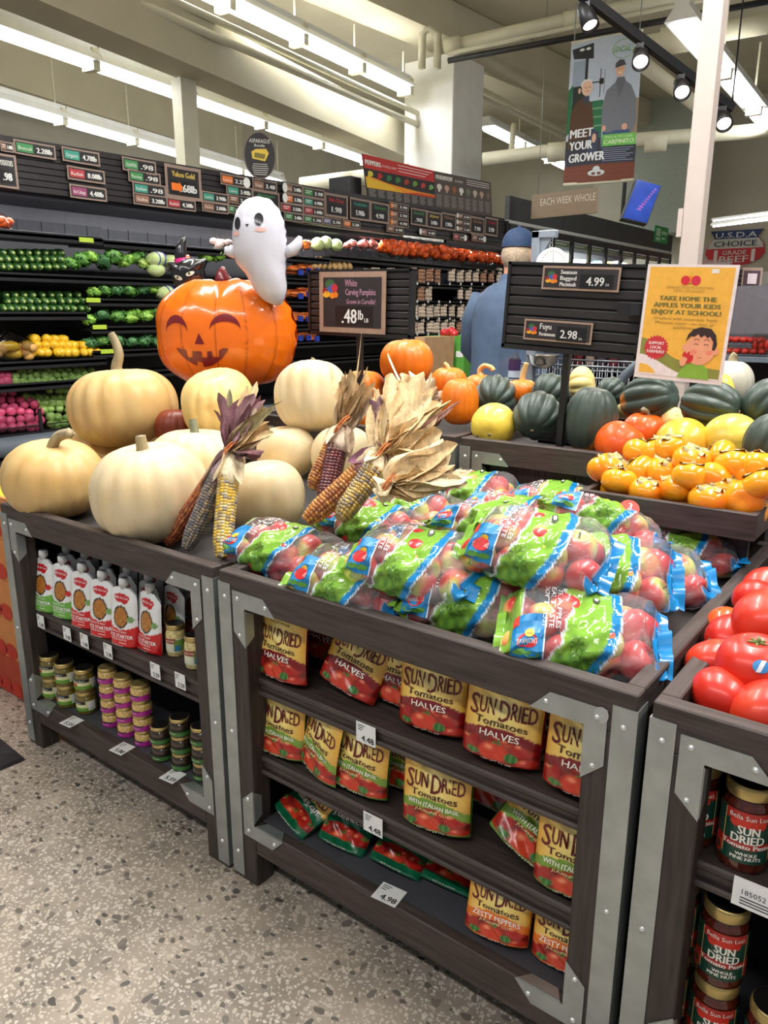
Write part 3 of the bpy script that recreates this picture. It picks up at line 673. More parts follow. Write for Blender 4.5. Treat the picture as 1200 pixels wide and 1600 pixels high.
q = MB(PG, (34, 34, 40)); S2 = lambda x, z: S(x, z, .002); PXG = lambda X, Y: (X - 406, 382 - Y)
for cx, cy, rx, ry in ((376.5, 353, 5.5, 9.5), (411, 348, 7, 9.5)):
    x, z = PXG(cx, cy); q.grid(lambda u, v: S2(x + rx * v * math.cos(2 * PI * u), z + ry * v * math.sin(2 * PI * u)), 18, 3, True)
x, z = PXG(393, 355); q.grid(lambda u, v: S2(x + (u - .5) * 6 * (1 - v), z - v * 4), 4, 3)
q.use(col=(230, 178, 168))
for cx, cy, rx, ry in ((374, 368, 6, 3), (414, 363, 9, 3)):
    x, z = PXG(cx, cy); q.grid(lambda u, v: S2(x + rx * v * math.cos(2 * PI * u), z + ry * v * math.sin(2 * PI * u)), 14, 3, True)
q.build('printed_face', t)
ax = Vector((math.cos(YAWB), math.sin(YAWB), 0)); up = Vector((0, 0, 1))
for pts in (((-40, -6), (-46, -12), (-51, -9), (-53, -3)), ((40, -12), (52, -8), (60, 2), (64, 12))):
    q = MB(FB, (204, 204, 216), True); q.tube([c + ax * x * k + up * z * k for x, z in pts], [9 * k, 10 * k, 8 * k, 3 * k], 12); q.build('arm', t)
def cat_out(th):
    r = superel(27, 25, 2)(th)
    for a, w, h in ((.62, .20, .42), (PI - .5, .18, .35), (-PI / 2 - .2, .5, .15)): r *= 1 + h * math.exp(-(((th - a + PI) % (2 * PI) - PI) / w) ** 2)
    return r
t, q, S, k, c = balloon(294, 428, 1.9, cat_out, 18, 1, 'black cat foil balloon wearing a witch hat left of the pumpkin balloon', 'cat_balloon', 'balloon', YAWB, col=(24, 24, 27), nw=14)
q.build('foil_body', t)
q = MB(PG, (226, 230, 220)); S2 = lambda x, z: S(x, z, .002)
for cx, cy, s in ((283, 434, 1), (302, 428, 1)):
    x, z = cx - 294, 428 - cy; q.use(col=(228, 232, 222)); q.grid(lambda u, v: S2(x + 6.6 * v * math.cos(2 * PI * u), z + 3.8 * v * math.sin(2 * PI * u) * (1 if math.sin(2 * PI * u) < 0 else .7) + (.30 if x > 0 else -.30) * 6.6 * v * math.cos(2 * PI * u)), 14, 3, True)
    q.use(col=(120, 170, 50)); S3 = lambda a, b: S(a, b, .003); q.grid(lambda u, v: S3(x - 1 + 2.0 * v * math.cos(2 * PI * u), z + 2.0 * v * math.sin(2 * PI * u)), 10, 2, True)
    q.use(col=(20, 20, 20)); S4 = lambda a, b: S(a, b, .004); q.grid(lambda u, v: S4(x - 1 + 1 * v * math.cos(2 * PI * u), z + 2.0 * v * math.sin(2 * PI * u)), 8, 2, True)
q.build('printed_eyes', t)
q = MB(FB, (30, 30, 34), True); f = lambda x, z: c + ax * (x - 294) * k + up * (428 - z) * k
q.tube([f(286, 412), f(284, 396), f(287, 384), f(291, 377), f(293, 374)], [11 * k, 9.5 * k, 6.5 * k, 4 * k, 1.2 * k], 14)
q.tube([f(263, 424), f(272, 417), f(290, 413), f(308, 410), f(318, 410)], [2 * k, 5 * k, 7 * k, 5 * k, 2 * k], 10)
q.use(col=(214, 40, 130)); q.tube([f(286, 413.5), f(285, 405)], [12.4 * k, 11.4 * k], 14, cap=False)
q.use(col=(226, 84, 30)); q.tube([f(288, 408), f(298, 405)], [6.5 * k, 6.2 * k], 12); q.build('witch_hat', t)

# ---- dried corn bundles
KERN = mat('corn_kernel', None, .3, nz=(90, .12), coat=.2)
HUSK = mat('dry_husk', None, .75, nz=(45, .22), stretch=(2, 2, .3), bump=(70, .35))
TWINE = mat('orange_twine', (206, 116, 60), .8, nz=(80, .2))
PAL = {'grey': [(120, 112, 112), (150, 134, 112), (92, 88, 100), (176, 154, 120), (108, 100, 96)], 'yellow': [(222, 178, 62), (232, 190, 78), (120, 112, 116), (206, 196, 164), (226, 182, 60)],
       'red': [(140, 60, 34), (168, 82, 40), (110, 44, 34), (190, 110, 50)], 'maroon': [(88, 34, 42), (104, 44, 48), (74, 28, 38), (124, 62, 52)],
       'orange': [(196, 130, 50), (176, 106, 44), (206, 150, 66), (150, 84, 40), (120, 70, 44)], 'mix': [(140, 112, 60), (110, 96, 84), (178, 140, 66), (92, 84, 92), (196, 164, 84)]}
def cob_mesh(q, A, B, r, pal, seed, rows=13):
    rd = random.Random(seed); A, B = Vector(A), Vector(B); u = (B - A); Ln = u.length; u.normalize(); a = u.orthogonal().normalized(); b = u.cross(a)
    prof = lambda s: r * (1 - .1 * s - .42 * max(0, (s - .72) / .28) ** 2)
    q.use(KERN, (150, 120, 80), True).tube([A.lerp(B, s) for s in (0, .25, .5, .75, 1)], [prof(s) * .9 for s in (0, .25, .5, .75, 1)], 12)
    n = int(Ln / (r * .31)); hl = Ln / n * .52
    for k in range(rows):
        th = 2 * PI * k / rows; off = rd.random() * .4; ru = rd.choice(PAL[pal])
        for j in range(n):
            s = (j + off) / n
            if s > .985: continue
            R = prof(s); t2 = th + .05 * math.sin(j * .7 + k); d = a * math.cos(t2) + b * math.sin(t2); tg = u.cross(d); c = A + u * Ln * s + d * R * .88
            w = PI * R / rows * .96; hh = R * .2
            col = (*lin(mixc(rd.choice(PAL[pal]), ru, .35)), 1)
            vs = []
            for (x, y, z) in ((-1, -1, 0), (1, -1, 0), (1, 1, 0), (-1, 1, 0), (-.62, -.62, 1), (.62, -.62, 1), (.62, .62, 1), (-.62, .62, 1)): vs.append(c + tg * x * w + u * y * hl + d * z * hh)
            q.add(vs, [(4, 5, 6, 7), (0, 1, 5, 4), (1, 2, 6, 5), (2, 3, 7, 6), (3, 0, 4, 7)], [col] * 8)
def husk_leaf(q, rd, base, d, length, width, col, curl=.5, droop=.0, twist=0, n=9):
    """one papery leaf: a cupped, creased strip that runs from base along d and curls away"""
    d = Vector(d).normalized(); side = d.cross(Vector((rd.uniform(-1, 1), rd.uniform(-1, 1), rd.uniform(-1, 1)))).normalized(); nn = side.cross(d)
    pts = []; ph = rd.random() * 6; cc = []
    c2 = [mixc(col, (120, 92, 62), .35 * rd.random()), mixc(col, (240, 222, 180), .3 * rd.random())]
    for i in range(n + 1):
        s = i / n; c = Vector(base) + d * length * s + nn * length * curl * s * s * .5 + Vector((0, 0, -droop * length * s * s)); sd = side * math.cos(twist * s) + nn * math.sin(twist * s)
        w = width * (.35 + 1.0 * math.sin(min(1, s * 1.15 + .12) * PI * .86) ** .8) * (1 - .25 * s)
        if i == n: w *= .15
        up = d.cross(sd).normalized()
        for j in range(5):
            x = (j - 2) / 2; pts.append(c + sd * x * w + up * (w * .45 * (x * x) + .16 * w * math.sin(9 * s + ph + j * 1.7))); cc.append((*lin(mixc(c2[0], c2[1], .5 + .5 * math.sin(j * 2.1 + ph))), 1))
    q.use(HUSK, smooth=True).add(pts, [(i * 5 + j, i * 5 + j + 1, i * 5 + j + 6, i * 5 + j + 5) for i in range(n) for j in range(4)], cc)
TAN, CREAM, PURP, BRN = (228, 196, 146), (240, 222, 186), (118, 68, 92), (170, 134, 90)
def corn_bundle(label, tie, cobs, leaves, yb, group='bundles of dried corn', tie_r=.03, seed=1):
    """tie: (px,py,y). cobs: (tip px,py,y, palette, radius). leaves: (tip px,py,y,width,colour,count,spread)"""
    T = at_y(*tie); t = thing('corn_bundle', label, 'dried corn', T, group); rd = random.Random(seed)
    for i, (px, py, y, pal, r, colr) in enumerate(cobs):
        tip = at_y(px, py, y); d = (tip - T); st = T + d * .26 + Vector((rd.uniform(-1, 1) * .004, 0, 0))
        q = MB(KERN); cob_mesh(q, st, tip, r, pal, seed * 10 + i); q.build('corn_cob', t)
        q = MB(HUSK, colr, True); dn = d.normalized()
        for k in range(7):
            a = dn.orthogonal().normalized(); a.rotate(Matrix.Rotation(k * 2 * PI / 7, 3, dn)); husk_leaf(q, rd, T + a * .006, (d * .36 + a * r * 1.2), d.length * .36, r * .62, colr, curl=-.3, n=6)
        q.use(HUSK, mixc(colr, (250, 240, 220), .2)).tube([T + d * s for s in (0, .1, .22, .33)], [r * .45, r * .8, r * 1.12, r * 1.02], 12); q.build('cob_husk', t)
    q = MB(HUSK, TAN, True)
    for px, py, y, w, col, cnt, spread in leaves:
        tip = at_y(px, py, y)
        for k in range(cnt):
            d = tip - T; L = d.length; j = Vector((rd.uniform(-1, 1), rd.uniform(-1, 1), rd.uniform(-1, 1))) * spread * L
            husk_leaf(q, rd, T + Vector((rd.uniform(-1, 1), rd.uniform(-1, 1), rd.uniform(-1, 1))) * .008, d + j, L * rd.uniform(.75, 1.08), w * rd.uniform(.7, 1.25), mixc(col, (rd.choice((TAN, CREAM, BRN))), .25 * rd.random()), curl=rd.uniform(-.35, .35), droop=rd.uniform(0, .15), twist=rd.uniform(-1.4, 1.4))
    q.build('husk_leaves', t)
    q = MB(TWINE, smooth=True); ring = []
    ax = Vector((.8, .2, -.5)).normalized(); a1 = ax.orthogonal().normalized(); a2 = ax.cross(a1)
    for lp in range(2):
        q.tube([T + (a1 * math.cos(x) + a2 * math.sin(x)) * tie_r + ax * (lp - .5) * .006 for x in [2 * PI * i / 16 for i in range(17)]], .0022, 6, cap=False)
    q.tube([T + a1 * tie_r, T + a1 * (tie_r + .02) + Vector((-.01, 0, .012)), T + a1 * (tie_r + .04) + Vector((-.025, 0, .0))], .002, 6); q.build('twine_tie', t)
    return t
corn_bundle('dried corn bundle with grey and yellow ears and purple husks at the front', (362, 705, 1.2),
    [(291, 858, 1.1, 'grey', .0235, (140, 112, 126)), (346, 872, 1.09, 'yellow', .0235, CREAM), (262, 850, 1.15, 'red', .021, (170, 140, 120))],
    [(356, 616, 1.24, .020, PURP, 8, .18), (404, 606, 1.26, .019, PURP, 4, .16), (380, 655, 1.22, .017, (140, 92, 116), 4, .2), (418, 640, 1.28, .020, CREAM, 7, .16), (395, 590, 1.28, .018, TAN, 6, .2), (440, 655, 1.26, .018, TAN, 4, .12), (430, 608, 1.28, .014, (150, 140, 96), 2, .12), (360, 590, 1.26, .012, (150, 146, 110), 2, .15), (420, 712, 1.2, .016, PURP, 2, .12)], 1.1, seed=3)
q = None
corn_bundle('dried corn bundle with red and maroon ears standing at the middle', (536, 668, 1.36),
    [(488, 765, 1.27, 'orange', .023, CREAM), (506, 792, 1.24, 'maroon', .024, (206, 182, 160)), (498, 740, 1.3, 'red', .018, (220, 196, 170))],
    [(548, 575, 1.44, .018, BRN, 10, .14), (568, 600, 1.42, .016, (176, 148, 122), 6, .12), (540, 610, 1.4, .018, (190, 164, 130), 8, .12), (575, 580, 1.42, .011, BRN, 5, .12), (522, 560, 1.44, .007, TAN, 3, .12), (578, 528, 1.44, .006, TAN, 2, .05)], 1.2, seed=5, tie_r=.032)
corn_bundle('dried corn bundle with orange and speckled ears and dark purple husk', (600, 708, 1.30),
    [(478, 815, 1.16, 'orange', .0245, PURP), (530, 812, 1.16, 'mix', .024, CREAM), (520, 790, 1.2, 'mix', .018, CREAM)],
    [(606, 616, 1.40, .021, (98, 58, 80), 4, .06), (630, 640, 1.38, .015, PURP, 3, .1), (590, 690, 1.3, .02, PURP, 3, .3), (660, 660, 1.4, .024, CREAM, 8, .2), (700, 668, 1.4, .024, TAN, 7, .18), (650, 590, 1.46, .026, TAN, 9, .2), (690, 600, 1.46, .024, TAN, 8, .18), (610, 565, 1.48, .024, (222, 194, 146), 5, .12), (718, 640, 1.44, .009, (170, 112, 116), 3, .12), (590, 610, 1.46, .022, TAN, 6, .16)], 1.16, seed=7, tie_r=.034)
corn_bundle('loose tan corn husk bundle lying beside the apple bags', (609, 756, 1.2),
    [],
    [(722, 728, 1.28, .028, CREAM, 7, .09), (700, 745, 1.26, .028, TAN, 6, .08), (715, 705, 1.3, .026, TAN, 6, .1), (592, 775, 1.17, .020, CREAM, 5, .2), (700, 690, 1.32, .024, CREAM, 5, .12)], 1.16, seed=9, tie_r=.022)
corn_bundle('tan corn husk bundle standing farthest back with long loose strands', (655, 640, 1.62),
    [],
    [(650, 575, 1.68, .024, CREAM, 6, .2), (612, 580, 1.66, .026, TAN, 6, .2), (690, 610, 1.66, .020, (196, 160, 140), 7, .2), (600, 548, 1.7, .006, CREAM, 2, .1), (685, 580, 1.66, .010, CREAM, 3, .15), (640, 600, 1.6, .022, TAN, 6, .3)], 1.6, seed=13, tie_r=.02)
# ------------------------------------------------------------------ pouches and jars under the tables
def blob(x, y, cx, cy, rx, ry): return ((x - cx) / rx) ** 2 + ((y - cy) / ry) ** 2
def pouch_art(kind):
    ban = {'halves': (128, 20, 24), 'basil': (118, 156, 52), 'julienne': (12, 92, 62), 'zesty': (228, 116, 30)}[kind]
    edge = {'halves': (190, 60, 30), 'basil': (60, 120, 60), 'julienne': (20, 100, 66), 'zesty': (226, 120, 40)}[kind]
    def f(u, v):
        x = u * 2 - 1; top = .315 + .06 * (1 - x * x) - .05 * max(0, abs(x) - .55); low = top - .105
        if kind == 'julienne': top += .12; low += .06
        if v > top:
            c = mixc((246, 222, 132), (222, 158, 52), min(1, abs(x) ** 2 * .9 + max(0, v - .8) * 2))
            c = mixc(c, (250, 236, 176), max(0, 1 - blob(x, v, 0, .62, .5, .12)) * .6)
            if kind == 'julienne' and v > .86: c = edge
            if blob(x, v, 0, .92, .44, .11) < 1: c = (168, 40, 26)
            if blob(x, v, -.95, .95, .5, .12) < 1 or blob(x, v, .95, .93, .45, .11) < 1: c = mixc(edge, (196, 70, 30), .4)
        elif v > low: c = ban
        else:
            c = mixc((112, 20, 16), (172, 40, 24), .5 + .5 * math.sin(x * 7 + v * 31))
            for cx, cy, rx, ry, cc in ((.62, .21, .36, .10, (176, 32, 24)), (-.78, .17, .30, .10, (166, 34, 26)), (-.1, .12, .44, .115, (206, 62, 34)), (.75, .07, .30, .06, (190, 46, 32)), (.22, .25, .2, .05, (190, 60, 36))):
                b = blob(x, v, cx, cy, rx, ry); hl = blob(x, v, cx - rx * .3, cy + ry * .35, rx * .35, ry * .3)
                if b < 1: c = mixc(cc, (90, 14, 14), max(0, b - .55) * 1.5)
                if hl < 1: c = mixc((244, 150, 110), cc, hl)
            for cx, cy, rx, ry in ((-.62, .08, .18, .032), (.36, .10, .16, .045), (-.05, .215, .12, .014), (.0, .225, .03, .03), (-.85, .23, .14, .025), (.85, .24, .12, .02), (-.3, .03, .14, .02)):
                if blob(x, v, cx, cy, rx, ry) < 1: c = mixc((34, 96, 40), (84, 140, 60), .5 + .5 * math.sin(x * 40))
            if v < (.12 if kind == 'julienne' else .05): c = mixc(ban, edge, .5)
        return lc(c)
    return f
def pouch_mesh(kind, seed, W=.148, Hh=.172, slump=0):
    rd = random.Random(seed); ph = [rd.random() * 6 for _ in range(6)]
    q = MB(FOIL, smooth=True)
    def S(x, z, off=0, back=False):
        v = max(0, min(1, z / Hh)); u = max(-1, min(1, x / (W / 2)))
        t = (.027 * (1 - v) ** .8 + .002) * max(0, 1 - abs(u) ** 3.2) ** .6 * (min(1, v / .05 + .55))
        cr = .0028 * math.sin(31 * v + 7 * u + ph[0]) * math.sin(5 * u + 4 * v + ph[1]) * (1 - u * u) + .004 * slump * math.sin(9 * v + ph[2]) * math.sin(3 * u + ph[3])
        y = (t * .6 + off) if back else -(t + cr + off)
        return Vector((x, y + slump * .03 * math.sin(v * 3), z))
    q.grid(lambda u, v: S((u - .5) * W * (1 - .03 * math.sin(v * PI)), v * Hh), 44, 60, colfn=pouch_art(kind))
    q.use(col={'halves': (150, 30, 28), 'basil': (70, 120, 52), 'julienne': (14, 88, 60), 'zesty': (220, 112, 32)}[kind]); q.grid(lambda u, v: S((u - .5) * W, v * Hh, 0, True), 12, 12, flip=True)
    q.use(PS, smooth=False); F = lambda x, y: S(x, y, .0012)
    W2 = W * .86
    q.use(col=(118, 30, 26)); q.text('BELLA SUN LUCI', F, 0, Hh * .90, Hh * .035, W * .34)
    q.use(col=(110, 70, 30)); q.text('CALIFORNIA', F, 0, Hh * .755, Hh * .036, W * .40)
    q.use(col=(104, 26, 30))
    for tt, xa, xb, hh, yy in (('S', -.42, -.31, .23, .575), ('UN', -.295, -.10, .18, .595), ('D', -.045, .09, .23, .575), ('RIED', .105, .42, .18, .595)): q.text(tt, F, (xa + xb) / 2 * W, Hh * yy, Hh * hh, (xb - xa) * W, bold=.0006)
    for s, xx in (('S', -.405), ('D', .03)): pass
    q.use(col=(70, 36, 24)); q.text('Tomatoes', F, 0, Hh * .43, Hh * .08, W * .66, bold=.0005)
    q.use(col=(250, 244, 232))
    t = {'halves': 'HALVES', 'basil': 'WITH ITALIAN BASIL', 'julienne': 'JULIENNE-CUT', 'zesty': 'ZESTY PEPPERS'}[kind]
    q.text(t, F, 0, Hh * (.31 if kind != 'julienne' else .43), Hh * (.07 if kind != 'basil' else .05), W * (.5 if kind == 'halves' else .74), bold=.0003)
    if kind in ('basil', 'zesty'): q.use(col=(240, 226, 150)); q.text('JULIENNE CUT', F, 0, Hh * .245, Hh * .028, W * .5)
    q.use(col=(250, 240, 230)); q.text('NET WT 3.5 OZ', F, 0, Hh * .028, Hh * .022, W * .4)
    return q
PK = {}
PNAME = {'halves': 'red banded', 'basil': 'light green banded', 'julienne': 'dark green', 'zesty': 'orange banded'}
def sun_pouch(kind, px, py, z, label, yaw=0, roll=0, pitch=-.06, slump=0, sc=1, y=None):
    key = (kind, slump > 0)
    c = at_z(px, py, z) if y is None else Vector((at_y(px, py, y).x, y, z))
    if key not in PK:
        o = pouch_mesh(kind, 3 + len(PK), slump=slump).build('tomato_pouch'); PK[key] = o
    else:
        o = PK[key].copy(); COL.objects.link(o)
    lift = abs(math.sin(roll)) * .074 * sc + (.012 if pitch > -.2 else .0)
    o.location = c + Vector((0, .03, lift)); o.rotation_euler = (pitch, roll, yaw); o.scale = (sc,) * 3
    return tag(o, label, 'pouch', 'sun-dried tomato pouches')
z1, z2, z3 = .537, .338, .1712
L = 'sun-dried tomato pouch on the %s shelf, '
for a in (('halves', 428, 1072, z1, 'red banded ' + L % 'top' + 'leftmost', 0, 0), ('halves', 527, 1098, z1, 'red banded ' + L % 'top' + 'leaning over to the right', .08, .26, -.3),
          ('halves', 497, 1078, z1, 'red banded ' + L % 'top' + 'in the dark behind the leaning one', 0, .05, -.1, 0, 1, 1.2), ('halves', 613, 1140, z1, 'red banded ' + L % 'top' + 'left behind the centre one', -.02, 0, -.1, 0, 1, 1.14),
          ('halves', 662, 1154, z1, 'red banded ' + L % 'top' + 'fully in view at the centre', .12, 0), ('halves', 742, 1188, z1, 'red banded ' + L % 'top' + 'hidden behind the tilted right one', 0, 0, -.1, 0, 1, 1.15),
          ('halves', 768, 1206, z1, 'red banded ' + L % 'top' + 'slightly tilted right of centre', .18, .05), ('halves', 838, 1225, z1, 'red banded ' + L % 'top' + 'dark one second from the right', 0, 0, -.1, 0, 1, 1.17),
          ('halves', 900, 1262, z1, 'red banded ' + L % 'top' + 'rightmost, cut by the steel bracket', .1, .03),
          ('basil', 426, 1190, z2, 'green banded ' + L % 'middle' + 'leftmost', .05, 0), ('basil', 486, 1222, z2, 'green banded ' + L % 'middle' + 'turned, second from the left', -.35, .1, -.1), ('basil', 547, 1250, z2, 'green banded ' + L % 'middle' + 'third from the left', .05, .05),
          ('basil', 606, 1262, z2, 'green banded ' + L % 'middle' + 'in shade behind the full one', 0, -.05, -.1, 0, 1, 1.14), ('basil', 668, 1310, z2, 'green banded ' + L % 'middle' + 'fully in view at the centre', .16, 0),
          ('basil', 748, 1276, z2, 'green banded ' + L % 'middle' + 'set far back in the gap', .2, .25, -.2), ('basil', 800, 1370, z2, 'green banded ' + L % 'middle' + 'tipped on its corner by the gap', .1, .5, -.35, .5), ('basil', 884, 1416, z2, 'green banded ' + L % 'middle' + 'rightmost', .15, .02),
          ('julienne', 436, 1302, z3, 'dark green ' + L % 'bottom' + 'slumped, leftmost', -.25, .2, -.75, 1), ('julienne', 517, 1336, z3, 'dark green ' + L % 'bottom' + 'slumped, second from the left', .1, .04, -.55, 1), ('julienne', 601, 1374, z3, 'dark green ' + L % 'bottom' + 'slumped, third from the left', .12, .08, -.7, 1),
          ('julienne', 684, 1402, z3, 'dark green ' + L % 'bottom' + 'slumped, nearest the orange ones', .12, .04, -.75, 1), ('zesty', 762, 1486, z3, 'orange banded ' + L % 'bottom' + 'left one of the pair', .2, .04, -.15), ('zesty', 870, 1532, z3, 'orange banded ' + L % 'bottom' + 'rightmost', .12, .0, -.12), ('zesty', 822, 1490, z3, 'orange banded ' + L % 'bottom' + 'tipped behind the pair', .1, .3, -.3, 0, 1, 1.15)):
    if a[3] == z3: a = (a + (0, 0, -.06, 0, 1, None)[len(a) - 5:])[:9] + (.85,) + ((a[10],) if len(a) > 10 else (None,))
    sun_pouch(*a)

# spouted rice starter pouches
def sauce_mesh(kind, Wd=.098, Hh=.165):
    base = (108, 178, 66) if kind == 'green' else (206, 22, 30)
    q = MB(PG, smooth=True)
    def S(x, z, off=0, back=False):
        v = max(0, min(1, z / Hh)); u = max(-1, min(1, x / (Wd / 2)))
        t = (.020 * (1 - v) ** .7 + .004) * max(0, 1 - abs(u) ** 3) ** .6 * min(1, v / .06 + .5)
        return Vector((x, (t * .7 if back else -t - off), z))
    def art(u, v):
        x = u * 2 - 1; c = (236, 238, 238) if v > .36 - .05 * math.cos(x * 2) else base
        b = blob(x, v, .02, .52, .56, .19)
        if b < 1: c = (34, 30, 28)
        if b < .72: c = mixc((206, 150, 60), (150, 80, 36), .5 + .9 * noise.noise(Vector((x * 9, v * 30, 3))))
        if blob(x, v, 0, .845, .60, .06) < 1 or blob(x, v, -.1, .80, .35, .05) < 1 or blob(x, v, .2, .79, .3, .045) < 1: c = (196, 24, 32)
        if blob(x, v, .68, .5, .22, .05) < 1: c = (196, 40, 40) if kind == 'green' else (120, 160, 90)
        return lc(c)
    wid = lambda v: 1 - max(0, (v - .86) / .14) ** 2 * .5
    q.grid(lambda u, v: S((u - .5) * Wd * wid(v), v * Hh), 36, 48, colfn=art)
    q.use(col=(226, 228, 228)); q.grid(lambda u, v: S((u - .5) * Wd * wid(v), v * Hh, 0, True), 10, 12, flip=True)
    q.use(PS, smooth=False); F = lambda x, y: S(x, y, .0012); q.use(col=(250, 250, 250))
    q.text('Bella Sun Luci', F, 0, Hh * .845, Hh * .045, Wd * .5)
    q.text('QUICK & EASY', F, -.004, Hh * .275, Hh * .032, Wd * .6); q.text('RICE STARTER', F, 0, Hh * .205, Hh * .062, Wd * .86, bold=.0004); q.text('SAFFRON RISOTTO', F, -.004, Hh * .145, Hh * .03, Wd * .6)
    q.rect(F, 0, Hh * .088, Wd * .26, Hh * .096); q.text('NET WT 8 OZ', F, -.01, Hh * .04, Hh * .025, Wd * .5)
    return q
SP = {}
CAPM = mat('white_cap', (232, 234, 234), .4, nz=(40, .04))
def sauce(kind, loc, label, yaw=0):
    if kind not in SP:
        t = thing('sauce_pouch', label, 'pouch', loc, 'spouted rice starter pouches'); sauce_mesh(kind).build('pouch_body', t, True)
        q = MB(CAPM, smooth=True); q.lathe([(.0, .162), (.009, .162), (.009, .171), (.0125, .171), (.0125, .189), (.011, .192), (0, .192)], 18)
        for k in range(18):
            a = 2 * PI * k / 18; q.box(-.0008, .0008, .0122, .0133, .173, .187, Matrix.Rotation(a, 4, 'Z'))
        q.build('cap', t, True); SP[kind] = t
    else: t = dup(SP[kind], loc, None, label)
    t.rotation_euler = (-.06, 0, yaw); return t
zs = .4585
fr = [(62, 957), (92, 968), (122, 983), (153, 998), (186, 1012), (226, 1021)]
for i, (px, py) in enumerate(fr):
    c = at_z(px, py, zs); k = 'green' if i < 2 else 'red'
    c = c + Vector((0, .022, 0))
    sauce(k, c, '%s and white spouted pouch in the front row, %s from the left' % (k, ORD[i]), RND.uniform(-.05, .25))
    for r in (1, 2):
        if r == 2 and i in (1, 4): continue
        sauce(k, c + Vector((RND.uniform(-.008, .008) + .012 * r, .068 * r, .0)), '%s and white spouted pouch in %s row, %s from the left' % (k, ('the second', 'the back')[r - 1], ORD[i]), RND.uniform(-.1, .15))
sauce('red', at_z(252, 1000, zs) + Vector((0, .09, 0)), 'red and white spouted pouch set back behind the cream jars')

